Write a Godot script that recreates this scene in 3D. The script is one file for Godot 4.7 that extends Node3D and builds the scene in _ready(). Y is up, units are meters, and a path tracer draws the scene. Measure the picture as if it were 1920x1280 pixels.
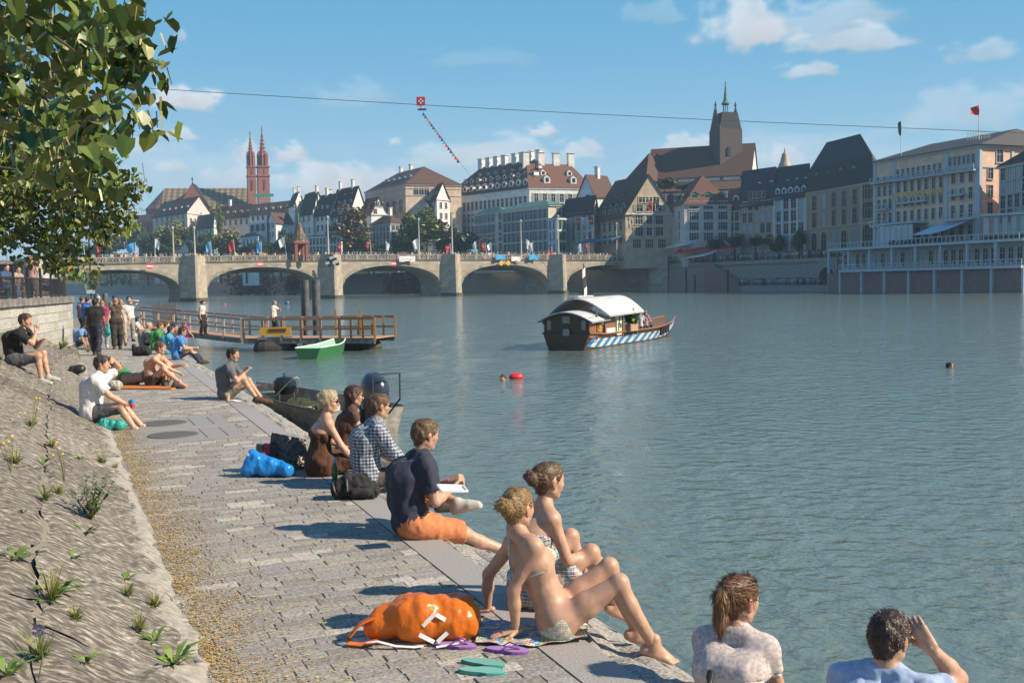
extends Node3D
# A riverside promenade on a sunny afternoon. y is up, metres; the water surface is y = 0, the promenade y = 1.
const FOCAL:=1900.0
const EYE:=Vector3(0,3,0)
const O:=Vector3(0.56,0,-0.257)          # foot of the sloping embankment abreast of the camera
const ALONG:=Vector3(-0.4098,0,-0.9122)  # promenade direction,away from the camera
const ACROSS:=Vector3(0.9122,0,-0.4098)  # from the embankment towards the river
var cam_basis: Basis
var rng:=RandomNumberGenerator.new()
var mats:={}
var names:={}
var fn:=FastNoiseLite.new()

class MB:
	var v:=PackedVector3Array()
	var n:=PackedVector3Array()
	var c:=PackedColorArray()
	var col:=Color.WHITE
	var tint:=false
	func tri(a: Vector3,b: Vector3,d: Vector3):
		var m:=(b-a).cross(d-a).normalized()
		v.append(a);v.append(d);v.append(b)
		n.append(m);n.append(m);n.append(m)
		if tint: c.append(col);c.append(col);c.append(col)
	func quad(a: Vector3,b: Vector3,d: Vector3,e: Vector3):
		tri(a,b,d);tri(a,d,e)
	func stri(a,b,d,na,nb,nd):
		v.append(a);v.append(d);v.append(b);n.append(na);n.append(nd);n.append(nb)
		if tint: c.append(col);c.append(col);c.append(col)
	func hexa(p: Array):   # 8 corners: 0-3 bottom ccw seen from above (x-z-,x+z-,x+z+,x-z+ order),4-7 top
		quad(p[4],p[7],p[6],p[5]);quad(p[0],p[1],p[2],p[3])
		for i in 4:
			var j:=(i+1) % 4
			quad(p[i],p[i+4],p[j+4],p[j])
	func box(ce: Vector3,sz: Vector3,bs:=Basis.IDENTITY):
		var h:=sz*0.5;var p:=[]
		for y in [-1,1]:
			for q in [[-1,-1],[1,-1],[1,1],[-1,1]]: p.append(ce+bs*Vector3(q[0]*h.x,y*h.y,q[1]*h.z))
		hexa(p)
	func cbox(ce: Vector3,sz: Vector3,b: float,bs:=Basis.IDENTITY):  # box with chamfered vertical and top edges
		var h:=sz*0.5;var lo:=[];var mid:=[];var top:=[]
		for q in [[-1,-1,0],[-1,-1,1],[1,-1,1],[1,-1,0],[1,1,0],[1,1,1],[-1,1,1],[-1,1,0]]:
			var x: float=q[0]*(h.x-(b if q[2]==1 else 0.0));var z: float=q[1]*(h.z-(0.0 if q[2]==1 else b))
			lo.append(ce+bs*Vector3(x,-h.y,z));mid.append(ce+bs*Vector3(x,h.y-b,z))
			top.append(ce+bs*Vector3(x-signf(x)*b*0.8,h.y,z-signf(z)*b*0.8))
		for i in 8:
			var j:=(i+1) % 8
			var k: int=i
			quad(lo[k],mid[k],mid[j],lo[j]);quad(mid[k],top[k],top[j],mid[j])
		for i in range(1,7): tri(top[0],top[i+1],top[i])
		for i in range(1,7): tri(lo[0],lo[i],lo[i+1])
	func tube(pts: Array,rs,sides:=8,caps:=true,flat:=1.0,upv:=Vector3.UP):
		var rings:=[];var cnt:=pts.size()
		for i in cnt:
			var t: Vector3=(pts[mini(i+1,cnt-1)]-pts[maxi(i-1,0)])
			if t.length()<1e-6: t=Vector3.UP
			t=t.normalized()
			var s:=t.cross(upv)
			if s.length()<0.05: s=t.cross(Vector3.RIGHT if absf(t.x)<0.9 else Vector3.FORWARD)
			s=s.normalized();var w:=s.cross(t).normalized()
			var r: float=rs[i] if rs is Array else rs
			var ring:=[]
			for k in sides:
				var a:=TAU*k/sides
				ring.append([pts[i]+s*cos(a)*r+w*sin(a)*r*flat,(s*cos(a)*flat+w*sin(a)).normalized()])
			rings.append(ring)
		for i in cnt-1:
			for k in sides:
				var j:=(k+1) % sides
				var A=rings[i][k];var B=rings[i][j];var C=rings[i+1][j];var E=rings[i+1][k]
				stri(A[0],C[0],B[0],A[1],C[1],B[1]);stri(A[0],E[0],C[0],A[1],E[1],C[1])
		if caps:
			for k in range(1,sides-1):
				tri(rings[0][0][0],rings[0][k][0],rings[0][k+1][0]);tri(rings[cnt-1][0][0],rings[cnt-1][k+1][0],rings[cnt-1][k][0])
	func bar(a: Vector3,b: Vector3,w: float,h: float):   # square bar from a to b
		var t:=(b-a);var l:=t.length();t=t.normalized()
		var s:=t.cross(Vector3.UP)
		if s.length()<0.05: s=Vector3.RIGHT
		s=s.normalized()
		box((a+b)*0.5,Vector3(w,h,l),Basis(s,s.cross(t).normalized()*1.0,-t))
	func lathe(prof: Array,sides:=12,at:=Vector3.ZERO,bs:=Basis.IDENTITY):  # prof: [r,y] upwards
		for i in prof.size()-1:
			var p=prof[i];var q=prof[i+1]
			var sl:=Vector2(q[1]-p[1],p[0]-q[0]).normalized()
			for k in sides:
				var a:=TAU*k/sides;var b:=TAU*(k+1)/sides
				var da:=Vector3(cos(a),0,sin(a));var db:=Vector3(cos(b),0,sin(b))
				var A: Vector3=at+bs*(da*p[0]+Vector3.UP*p[1]);var B: Vector3=at+bs*(db*p[0]+Vector3.UP*p[1])
				var C: Vector3=at+bs*(db*q[0]+Vector3.UP*q[1]);var E: Vector3=at+bs*(da*q[0]+Vector3.UP*q[1])
				var na:=(bs*(da*sl.x+Vector3.UP*sl.y)).normalized();var nb:=(bs*(db*sl.x+Vector3.UP*sl.y)).normalized()
				if p[0]>1e-5: stri(A,C,B,na,nb,nb)
				if q[0]>1e-5: stri(A,E,C,na,na,nb)
	func ball(ce: Vector3,r: Vector3,bs:=Basis.IDENTITY,seg:=10):
		var prof:=[]
		for i in seg/2+1:
			var a:=PI*i/(seg/2)-PI/2
			prof.append([cos(a),sin(a)])
		lathe(prof,seg,ce,bs*Basis.from_scale(r))
	func prism(poly: Array,a: Vector3,b: Vector3,xax: Vector3,yax: Vector3):  # polygon (ccw in xax,yax) swept from a to b
		var m:=poly.size();var p2:=PackedVector2Array(poly)
		for i in m:
			var j:=(i+1) % m
			var e: Vector3=xax*poly[i].x+yax*poly[i].y;var g: Vector3=xax*poly[j].x+yax*poly[j].y
			quad(b+e,a+e,a+g,b+g)
		var t:=Geometry2D.triangulate_polygon(p2)
		for i in range(0,t.size(),3):
			var q:=[]
			for k in 3: q.append(xax*poly[t[i+k]].x+yax*poly[t[i+k]].y)
			var ccw: bool=(poly[t[i+1]]-poly[t[i]]).cross(poly[t[i+2]]-poly[t[i]])>0
			if not ccw: var z=q[1];q[1]=q[2];q[2]=z
			if xax.cross(yax).dot(b-a)>0:
				tri(b+q[0],b+q[1],b+q[2]);tri(a+q[0],a+q[2],a+q[1])
			else:
				tri(b+q[0],b+q[2],b+q[1]);tri(a+q[0],a+q[1],a+q[2])
	func grid(fnc: Callable,nu: int,nv: int):  # smooth sheet,fnc(u,v) in 0..1,normal=dv x du
		var p:=[]
		for i in nu+1:
			var row:=[]
			for j in nv+1: row.append(fnc.call(float(i)/nu,float(j)/nv))
			p.append(row)
		var nn:=[]
		for i in nu+1:
			var row:=[]
			for j in nv+1:
				var du: Vector3=p[mini(i+1,nu)][j]-p[maxi(i-1,0)][j];var dv: Vector3=p[i][mini(j+1,nv)]-p[i][maxi(j-1,0)]
				row.append(du.cross(dv).normalized())
			nn.append(row)
		for i in nu:
			for j in nv:
				stri(p[i][j],p[i+1][j],p[i+1][j+1],nn[i][j],nn[i+1][j],nn[i+1][j+1])
				stri(p[i][j],p[i+1][j+1],p[i][j+1],nn[i][j],nn[i+1][j+1],nn[i][j+1])
	func add(o: MB,xf:=Transform3D.IDENTITY):
		var src:=o.mirror() if xf.basis.determinant()<0 else o
		if src!=o: xf.basis=xf.basis*Basis.from_scale(Vector3(-1,1,1))
		v.append_array(xf*src.v);var nb:=Transform3D(xf.basis.inverse().transposed(),Vector3.ZERO);n.append_array(nb*src.n)
		if tint:
			if o.tint: c.append_array(src.c)
			else: var f:=PackedColorArray();f.resize(o.v.size());f.fill(col);c.append_array(f)
	var twin: MB
	func mirror()->MB:   # the same shape reflected in x,wound the right way round
		if twin: return twin
		twin=MB.new();twin.tint=tint;var f:=Vector3(-1,1,1)
		for i in range(0,v.size(),3):
			for k in [0,2,1]:
				twin.v.append(v[i+k]*f);twin.n.append(n[i+k]*f)
				if tint: twin.c.append(c[i+k])
		return twin
	func mesh()->ArrayMesh:
		var a:=[];a.resize(Mesh.ARRAY_MAX)
		a[Mesh.ARRAY_VERTEX]=v;a[Mesh.ARRAY_NORMAL]=n
		if tint: a[Mesh.ARRAY_COLOR]=c
		var m:=ArrayMesh.new()
		m.add_surface_from_arrays(Mesh.PRIMITIVE_TRIANGLES,a)
		return m

# ---------- pixels to points
func ray(px: float,py: float)->Vector3: return cam_basis*V((px-960.0)/FOCAL,(640.0-py)/FOCAL,-1)
func P(px: float,py: float,y:=1.0)->Vector3:
	var d:=ray(px,py);return EYE+d*((y-EYE.y)/d.y)
func D(px: float,py: float,z: float)->Vector3:
	var d:=ray(px,py);return EYE+d*(z/-d.z)
func hz(px: float)->float: return 532.0-0.016*(px-960.0)   # horizon row
func G(px: float,z: float,y:=0.0)->Vector3:   # point over the ground at distance z in the column px
	var p:=D(px,hz(px),z);p.y=y;return p
func W(u: float,y: float,s: float)->Vector3: return O+ACROSS*u+ALONG*s+V(0,y,0)
func inner(s: float)->float: return 1.75+0.0254*(s-5.66)

# ---------- objects
func numbered(called: String)->String:
	var k: int=names.get(called,0);names[called]=k+1
	return called if k==0 else "%s_%03d" % [called,k]
func tag(o: Node,label: String,category: String,group:=""):
	o.set_meta("label",label);o.set_meta("category",category)
	if group: o.set_meta("group",group)
	return o
func thing(called: String,label: String,category: String,at:=Vector3.ZERO,turn:=0.0,group:="")->Node3D:
	var o:=Node3D.new();o.name=numbered(called);add_child(o)
	o.position=at;o.rotation.y=turn
	tag(o,label,category,group)
	return o
func part(parent: Node,called: String,mb,m: Material)->MeshInstance3D:
	var o:=MeshInstance3D.new();o.name=called
	o.mesh=mb.mesh() if mb is MB else mb
	o.material_override=m
	parent.add_child(o,true)
	return o
func solo(called: String,mb,m: Material,label: String,category: String,group:="")->MeshInstance3D:
	var o:=part(self,numbered(called),mb,m);tag(o,label,category,group);return o
func struct(called: String,mb,m: Material)->Node3D:
	var o: Node3D
	if mb==null:
		o=Node3D.new();o.name=numbered(called);add_child(o)
	else: o=part(self,numbered(called),mb,m)
	o.set_meta("kind","structure");return o

# ---------- materials (base colours are linear)
var tex:={}
func noise_tex(key: String,freq: float,lo: float,hi: float,oct:=4,sz:=512,nrm:=0.0,kind:=FastNoiseLite.TYPE_SIMPLEX_SMOOTH,seedv:=1,mid:=0.5)->NoiseTexture2D:
	if tex.has(key): return tex[key]
	var f:=FastNoiseLite.new();f.noise_type=kind;f.frequency=freq;f.fractal_octaves=oct;f.seed=seedv
	var t:=NoiseTexture2D.new();t.width=sz;t.height=sz;t.seamless=true;t.noise=f
	if nrm>0.0: t.as_normal_map=true;t.bump_strength=nrm
	else:
		var g:=Gradient.new();g.offsets=PackedFloat32Array([0.0,mid,1.0])
		g.colors=PackedColorArray([Color(lo,lo,lo),Color((lo+hi)/2,(lo+hi)/2,(lo+hi)/2),Color(hi,hi,hi)])
		t.color_ramp=g
	tex[key]=t;return t
func mat(key: String,col:=Color(0.5,0.5,0.5),rough:=0.8,o:={})->StandardMaterial3D:
	if mats.has(key): return mats[key]
	var m:=StandardMaterial3D.new()
	m.albedo_color=col.linear_to_srgb();m.roughness=rough
	m.metallic=o.get("metal",0.0);m.metallic_specular=o.get("spec",0.5)
	var sc=o.get("scale",1.0)
	if o.has("tex") or o.has("nrm") or o.has("height"):
		m.uv1_triplanar=true;m.uv1_world_triplanar=o.get("world",true)
		m.uv1_scale=sc if sc is Vector3 else Vector3.ONE*sc
	if o.has("tex"): m.albedo_texture=o.tex
	if o.has("nrm"): m.normal_enabled=true;m.normal_texture=o.nrm;m.normal_scale=o.get("nscale",1.0)
	if o.has("height"): m.heightmap_enabled=true;m.heightmap_texture=o.height;m.heightmap_scale=o.get("hscale",2.0)
	if o.get("vc",false): m.vertex_color_use_as_albedo=true
	if o.has("alpha"): m.transparency=BaseMaterial3D.TRANSPARENCY_ALPHA;m.albedo_color.a=o.alpha
	if o.has("backlight"): m.backlight_enabled=true;m.backlight=o.backlight
	if o.has("sss"): m.subsurf_scatter_enabled=true;m.subsurf_scatter_strength=o.sss
	if o.has("coat"): m.clearcoat_enabled=true;m.clearcoat=o.coat;m.clearcoat_roughness=0.2
	if o.has("rim"): m.rim_enabled=true;m.rim=o.rim
	m.cull_mode=BaseMaterial3D.CULL_DISABLED if o.get("two",false) else BaseMaterial3D.CULL_BACK
	mats[key]=m;return m
func m_(key: String)->StandardMaterial3D: return mats[key]
func rf(a: float,b: float)->float: return rng.randf_range(a,b)
# ---------- camera, sky, sun
func setup_view():
	var pitch:=atan(108.0/FOCAL);var roll:=0.016
	var fw:=V(0,-sin(pitch),-cos(pitch));var r:=Vector3.RIGHT;var u:=r.cross(fw)
	cam_basis=Basis(r*cos(roll)-u*sin(roll),r*sin(roll)+u*cos(roll),-fw)
	var cam:=Camera3D.new();cam.name="camera";add_child(cam)
	cam.transform=Transform3D(cam_basis,EYE);cam.fov=rad_to_deg(2.0*atan(640.0/FOCAL));cam.near=0.1;cam.far=6000.0;cam.current=true
	var sun:=DirectionalLight3D.new();sun.name="sun";add_child(sun)
	var el:=deg_to_rad(36.0);var az:=deg_to_rad(14.0)
	var to:=V(cos(el)*cos(az),sin(el),cos(el)*sin(az))
	sun.look_at_from_position(to*100.0,Vector3.ZERO,Vector3.UP)
	sun.light_energy=1.45;sun.light_color=Color(1.0,0.93,0.82);sun.light_angular_distance=0.5;sun.shadow_enabled=true
	sun.directional_shadow_max_distance=600.0
	var env:=Environment.new();env.background_mode=Environment.BG_SKY;env.tonemap_mode=Environment.TONE_MAPPER_LINEAR
	env.tonemap_exposure=1.75;env.sdfgi_enabled=true;env.ssao_enabled=true;env.ssil_enabled=true
	env.fog_enabled=true;env.fog_density=0.00026;env.fog_light_color=Color(0.66,0.78,0.88)
	var sky:=Sky.new();sky.sky_material=make_sky();env.sky=sky
	env.background_energy_multiplier=0.64
	var we:=WorldEnvironment.new();we.name="environment";we.environment=env;add_child(we)

func cloud_stamp(w: int,h: int,sd: int,dens: float)->Image:
	var im:=Image.create_empty(w,h,false,Image.FORMAT_RGBA8)
	var f:=FastNoiseLite.new();f.seed=sd;f.frequency=2.6/w;f.fractal_octaves=5;f.fractal_gain=0.52
	for y in h:
		var ty:=float(y)/h
		for x in w:
			var tx:=(float(x)/w-0.5)*2.0
			var vy:=(ty-0.62)/(0.6 if ty<0.62 else 0.34)
			var base:=1.0-sqrt(tx*tx+vy*vy)
			var a:=clampf((base*1.15+f.get_noise_2d(x,y*1.6)*0.75)*1.7-0.2,0.0,1.0)
			a=a*a*(3.0-2.0*a)*dens*clampf(base*6.0,0,1)
			var g:=clampf(0.80+0.17*(1.0-ty)+f.get_noise_2d(x+900,y)*0.1,0,1)
			im.set_pixel(x,y,Color(g*0.955,g*0.962,g*0.985,a))
	return im

func make_sky()->PanoramaSkyMaterial:
	var col:=Image.create_empty(4,256,false,Image.FORMAT_RGBA8)
	for y in 256:
		var e:=90.0-180.0*(y+0.5)/256.0
		var t:=clampf(e/90.0,0,1)
		var c:=Color(0.70,0.815,0.885).lerp(Color(0.40,0.655,0.815),smoothstep(0.0,0.19,t)).lerp(Color(0.22,0.46,0.70),smoothstep(0.17,0.7,t))
		if e<0: c=Color(0.30,0.36,0.36)
		for x in 4: col.set_pixel(x,y,c)
	col.resize(4096,2048,Image.INTERPOLATE_BILINEAR)
	var stamps:=[]
	for k in 6: stamps.append(cloud_stamp(256,110,11+k*7,0.92))
	var put:=func(az: float,el: float,wd: float,hd: float,k: int,op: float):
		var w:=int(wd*4096/360.0);var h:=int(hd*2048/180.0)
		if w<3 or h<3: return
		var s: Image=stamps[k % 6].duplicate();s.resize(w,h,Image.INTERPOLATE_CUBIC)
		if op<0.99:
			for y in h:
				for x in w:
					var c:=s.get_pixel(x,y);c.a *= op;s.set_pixel(x,y,c)
		var x0:=int(fposmod(az,360.0)/360.0*4096-w/2.0);var y0:=int((90.0-el)/180.0*2048-h/2.0)
		col.blend_rect(s,Rect2i(0,0,w,h),Vector2i(x0,y0))
		if x0<0: col.blend_rect(s,Rect2i(0,0,w,h),Vector2i(x0+4096,y0))
		if x0+w>4096: col.blend_rect(s,Rect2i(0,0,w,h),Vector2i(x0-4096,y0))
	# clouds in view: column, row, width, height in photo pixels, kind, opacity
	for q in [[350,185,170,50,0,.95],[332,250,90,30,1,.8],[240,270,130,36,2,.6],[320,312,90,26,3,.6],[338,66,30,22,4,.6],[460,282,70,44,4,.75],[545,285,90,40,5,.8],
			[440,330,120,60,1,.5],[600,335,250,80,2,.8],[690,340,160,70,0,.6],[740,266,34,20,3,.7],[1018,244,84,28,5,.85],[930,285,330,80,1,.6],[1090,280,120,50,3,.7],[1290,270,120,50,0,.7],
			[1400,40,210,110,2,.85],[1520,30,420,90,5,.55],[1600,72,240,60,1,.75],[1520,130,140,34,3,.7],[1840,95,160,40,4,.5],[1820,200,260,90,0,.4],[1470,290,120,50,2,.6],
			[660,175,220,60,5,.28],[900,110,300,40,3,.18],[800,330,700,130,4,.3],[1500,300,700,120,2,.3],[1230,20,130,60,1,.3],[350,320,360,120,0,.3]]:
		var d:=ray(q[0],q[1]).normalized()
		put.call(rad_to_deg(atan2(d.x,-d.z)),rad_to_deg(asin(d.y)),q[2]/FOCAL*57.3*1.15,q[3]/FOCAL*57.3*1.25,q[4],q[5])
	var r:=RandomNumberGenerator.new();r.seed=5
	for k in 230:
		var az:=r.randf_range(-180,180);var el:=2.0+pow(r.randf(),1.6)*50.0
		if absf(az)<32.0 and el<24.0: continue
		var w:=r.randf_range(2.5,11.0)*(1.0+el/50.0)
		put.call(az,el,w,w*r.randf_range(0.22,0.4),k,r.randf_range(0.3,0.9))
	var m:=PanoramaSkyMaterial.new();m.panorama=ImageTexture.create_from_image(col);return m

# ---------- materials shared by many builders
func setup_materials():
	var grain:=noise_tex("grain",0.03,0.62,1.0,5)
	var patch:=noise_tex("patch",0.008,0.55,1.0,5)
	var soft:=noise_tex("soft",0.01,0.82,1.0,3)
	var rub:=noise_tex("rub",0.02,0,1,5,512,6.0)
	var fab:=noise_tex("fab",0.09,0,1,3,512,3.0)
	var st:={"tex": grain,"scale": 1.3,"world": false,"nrm": rub,"nscale": 0.8}
	for k in 6:
		var b: float=[0.33,0.40,0.46,0.37,0.60,0.43][k]
		mat("cobble%d" % k,Color(b*1.05,b*0.985,b*[0.88,0.93,0.91,0.95,0.89,0.85][k]),0.85,{"tex": grain,"scale": V(1.8,1,2.4),"world": false,"nrm": rub,"nscale": 0.5})
	mat("bed",Color(0.34,0.30,0.24),0.95,{"tex": grain,"scale": 1.5,"nrm": rub})
	mat("coping",Color(0.46,0.435,0.425),0.75,{"tex": grain,"scale": 5.0,"world": false,"nrm": rub,"nscale": 0.2})
	mat("coping2",Color(0.41,0.39,0.385),0.75,{"tex": grain,"scale": 4.0,"world": false,"nrm": rub,"nscale": 0.2})
	mat("revet",Color(0.60,0.57,0.53),0.9,{"tex": noise_tex("revt",0.025,0.4,1.0,5),"scale": 2.2,"world": false,"nrm": rub,"nscale": 1.0})
	mat("revet_wet",Color(0.17,0.145,0.10),0.5,{"tex": patch,"scale": 0.9,"world": false,"nrm": rub})
	# limestone crusted with dark lichen, bare and pale where it has worn off
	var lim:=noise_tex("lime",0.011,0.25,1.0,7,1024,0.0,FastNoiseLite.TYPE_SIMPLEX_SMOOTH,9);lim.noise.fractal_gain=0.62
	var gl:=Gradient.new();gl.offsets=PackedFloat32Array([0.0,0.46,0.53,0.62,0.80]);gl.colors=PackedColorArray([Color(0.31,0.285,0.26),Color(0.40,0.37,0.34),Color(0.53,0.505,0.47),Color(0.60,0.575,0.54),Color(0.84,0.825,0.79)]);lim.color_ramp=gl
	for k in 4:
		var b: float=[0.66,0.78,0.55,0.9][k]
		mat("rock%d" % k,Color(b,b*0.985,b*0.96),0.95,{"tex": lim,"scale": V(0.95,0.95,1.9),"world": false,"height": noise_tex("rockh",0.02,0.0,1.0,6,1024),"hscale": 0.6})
	mat("mortar",Color(0.50,0.46,0.40),0.95,{"tex": grain,"scale": 0.8,"nrm": rub,"nscale": 1.5})
	for k in 3:
		var b: float=[0.62,0.68,0.56][k]
		mat("wallstone%d" % k,Color(b,b*0.97,b*0.90),0.9,{"tex": grain,"scale": 0.8,"nrm": rub})
	mat("concrete",Color(0.33,0.31,0.29),0.9,{"tex": patch,"scale": 0.6,"nrm": rub})
	mat("terrace",Color(0.36,0.33,0.28),0.95,{"tex": patch,"scale": 0.5})
	mat("soil",Color(0.16,0.14,0.09),1.0,{"tex": patch,"scale": 0.05})
	mat("iron",Color(0.04,0.04,0.045),0.5,{"metal": 0.3})
	mat("steel",Color(0.30,0.31,0.32),0.4,{"metal": 0.7,"tex": soft})
	mat("wood_red",Color(0.60,0.36,0.24),0.7,{"tex": grain,"scale": 2.0})
	mat("wood_pale",Color(0.62,0.47,0.39),0.75,{"tex": grain,"scale": 2.0})
	mat("wood_orange",Color(0.55,0.27,0.09),0.6,{"tex": grain,"scale": 2.0})
	mat("wood_dark",Color(0.13,0.075,0.045),0.55,{"tex": grain,"scale": V(3,.8,3)})
	mat("wood_boat",Color(0.36,0.16,0.07),0.45,{"tex": grain,"scale": V(2,2,2)})
	mat("white",Color(0.78,0.78,0.77),0.6,{"tex": soft,"scale": 0.5})
	mat("black",Color(0.02,0.02,0.022),0.5)
	mat("red",Color(0.55,0.03,0.04),0.6)
	mat("blue_paint",Color(0.03,0.22,0.50),0.5)
	mat("glass",Color(0.025,0.03,0.04),0.2,{"spec": 0.3})
	mat("flesh",Color(0.56,0.33,0.23),0.55,{"sss": 0.1,"tex": soft,"scale": 6.0})

# ---------- river, promenade, embankment
func build_river():
	var m:=mat("water",Color(0.115,0.155,0.138),0.07,{"spec": 0.5})
	m.uv1_triplanar=true;m.uv1_world_triplanar=true;m.uv1_scale=V(0.16,0.16,0.21)
	m.normal_enabled=true;m.normal_texture=noise_tex("waves",0.011,0,1,5,1024,9.0,FastNoiseLite.TYPE_SIMPLEX_SMOOTH,4);m.normal_scale=1.0
	var mb:=MB.new()
	# real swell on the near and middle river, a flat sheet beyond
	var f:=FastNoiseLite.new();f.seed=3;f.frequency=1.0;f.fractal_octaves=3
	var r0:=5.0;var nr:=150;var na:=150
	mb.grid(func(a,b):
		var rad:=r0*pow(90.0,b);var an:=lerpf(-0.72,0.75,a)
		var x:=sin(an)*rad;var z:=-cos(an)*rad
		var amp:=0.035*clampf(1.4-rad/160.0,0.0,1.0)*clampf(rad/20.0,0.4,1.0)
		return V(x,f.get_noise_2d(x*0.35+z*0.1,z*0.55)*amp,z),na,nr)
	var o:=struct("river",mb,m)
	var far:=MB.new()
	far.quad(V(-3000,-0.12,300),V(3000,-0.12,300),V(3000,-0.12,-4000),V(-3000,-0.12,-4000))
	struct("river",far,m)

func frame_node(called: String)->Node3D:
	var o:=struct(called,null,null)
	o.transform=Transform3D(Basis(ACROSS,Vector3.UP,-ALONG),O);return o

func build_promenade():
	rng.seed=21
	var path:=frame_node("promenade")
	var bed:=MB.new()
	bed.quad(V(-0.5,0.9955,2),V(1.75-0.2,0.9955,2),V(inner(80),0.9955,-80),V(-0.5,0.9955,-80))
	part(path,"bedding",bed,m_("bed"))
	var rest:=[]
	for k in 6: rest.append(MB.new())
	var s:=1.0;var row:=0;var count:=0
	var joined:=MB.new();joined.tint=true
	while s<60.0:
		var d:=rf(0.092,0.125)
		if s>30.0: d *= 1.6
		var u:=-0.32-rf(0,0.2);var lim:=inner(s)-0.003
		while u<lim-0.05:
			var l:=rf(0.14,0.36)
			if u+l>lim-0.09: l=lim-u
			var a:=u+0.003;var b:=minf(u+l-0.003,lim);u+=l
			# inspection covers set in the paving
			var mid:=Vector2((a+b)/2,s+d/2)
			if absf(mid.y-15.2)<1.35 and mid.x>0.25 and mid.x<1.72: continue
			if (mid-Vector2(1.44,6.06)).length()<0.12: continue
			var mb: MB;var solo_stone: bool=s>4.6 and count<300 and a>-0.06
			var k: int=rng.randi() % 6
			if rng.randf()<0.35: k=[0,1,3,5][rng.randi() % 4]
			mb=MB.new() if solo_stone else rest[k]
			var h:=1.0+rf(-0.002,0.003);var e:=0.0035;var j:=0.003
			var lo:=[V(a+rf(-j,j)*0.4,0.95,-s-d+0.004),V(b,0.95,-s-d+0.004),V(b,0.95,-s-0.004),V(a,0.95,-s-0.004)]
			var p:=lo.duplicate();var q:=[]
			for i in 4: p[i]=V(lo[i].x+rf(-j,j),h-0.0045+rf(-.001,.001),lo[i].z+rf(-j,j)*0.6)
			var ce: Vector3=(p[0]+p[1]+p[2]+p[3])/4
			for i in 4:
				var w: Vector3=p[i];q.append(V(w.x+signf(ce.x-w.x)*e*rf(0.7,2.0),h+rf(-.003,.003),w.z+signf(ce.z-w.z)*e*rf(0.6,1.5)))
			mb.quad(q[0],q[3],q[2],q[1])
			for i in 4:
				var n2:=(i+1) % 4
				mb.quad(lo[i],p[i],p[n2],lo[n2]);mb.quad(p[i],q[i],q[n2],p[n2])
			if solo_stone: part(path,"cobble",mb,m_("cobble%d" % k));count+=1
		s+=d;row+=1
	for k in 6:
		var o:=part(path,"far_cobbles",rest[k],m_("cobble%d" % k));o.set_meta("kind","stuff")
	# two concrete inspection slabs with cast covers
	var slab:=thing("inspection_cover","pair of round cast iron covers set in concrete slab in the paving","manhole cover",W(1.0,1.0,15.2),0)
	slab.transform=Transform3D(Basis(ACROSS,Vector3.UP,-ALONG),W(0,0,15.2))
	for q in [[-0.68,0.62],[0.68,0.62]]:
		var b:=MB.new();b.cbox(V(0.98,0.955,q[0]),V(1.44,0.09,1.33),0.008);part(slab,"concrete_slab",b,m_("coping2"))
		var c:=MB.new();c.lathe([[0.34,0.0],[0.33,0.012],[0.27,0.016],[0.0,0.016]],28,V(0.78,1.0,q[0]));part(slab,"cover",c,mat("cast",Color(0.10,0.095,0.09),0.7,{"nrm": tex.rub,"scale": 6.0}))
		for x in [1.18,1.46]:
			var j:=MB.new();j.box(V(x,1.001,q[0]),V(0.012,0.004,0.9));part(slab,"joint",j,m_("cast"))
	var dc:=MB.new();dc.lathe([[0.10,-0.02],[0.095,0.004],[0.06,0.007],[0.0,0.007]],20);var dr:=solo("drain_cover",dc,mat("rusty",Color(0.20,0.13,0.09),0.8,{"nrm": tex.rub,"scale": 8.0}),"small rusty round cover in the paving beside the purple sandal","drain cover")
	dr.position=W(1.44,0.998,6.06)
	# coping slabs along the quay
	var cop:=frame_node("quay_coping")
	s=0.2
	while s<70.0:
		var l:=rf(1.5,2.3);var h:=1.001+rf(0,0.002)
		var i0:=inner(s);var i1:=inner(s+l)
		var b:=MB.new();var g:=0.0025
		b.hexa([V(i1+g,0.6,-s-l+g),V(i1+0.31,0.6,-s-l+g),V(i0+0.31,0.6,-s-g),V(i0+g,0.6,-s-g),
			V(i1+g,h,-s-l+g),V(i1+0.30,h-0.012,-s-l+g),V(i0+0.30,h-0.012,-s-g),V(i0+g,h,-s-g)])
		part(cop,"coping_slab",b,m_("coping" if rng.randf()<0.6 else "coping2"));s+=l
	# rough stone slope from the coping down into the water
	var rev:=frame_node("quay_slope")
	var core:=MB.new();core.quad(V(1.85,0.75,2),V(3.5,-0.65,2),V(5.5,-0.65,-80),V(3.9,0.75,-80));part(rev,"bedding",core,m_("bed"))
	for r in 4:
		s=4.05+rf(0.0,0.08)
		while s<70.0:
			var l:=rf(0.7,1.6)*(1.0 if s<30 else 2.0)
			var b:=MB.new()
			var pt:=func(u,v):
				var ss: float=s+0.006+(l-0.012)*v;var rr: float=(r+u*0.985)/4.0
				var e: float=minf(minf(u,1-u),minf(v,1-v))
				var oo:=[0.31,0.52,0.76,1.2,1.9];var hh:=[0.985,0.93,0.84,0.42,-0.45];var ri: int=r
				var y: float=lerpf(hh[ri],hh[ri+1],u*0.985)+fn.get_noise_2d(ss*60.0,rr*300.0)*0.05-(0.03 if e<0.01 else 0.0)
				return V(inner(ss)+lerpf(oo[ri],oo[ri+1],u*0.985),y,-ss)
			b.grid(pt,4,5)
			part(rev,"stone_block",b,m_("revet" if r<2 else ("revet" if r==2 else "revet_wet")));s+=l

	# stone steps going down to the water where the nearest two people sit
	var stp:=thing("water_steps","broad stone steps going down from the quay to the water","steps",W(2.0,0,3.0))
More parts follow.
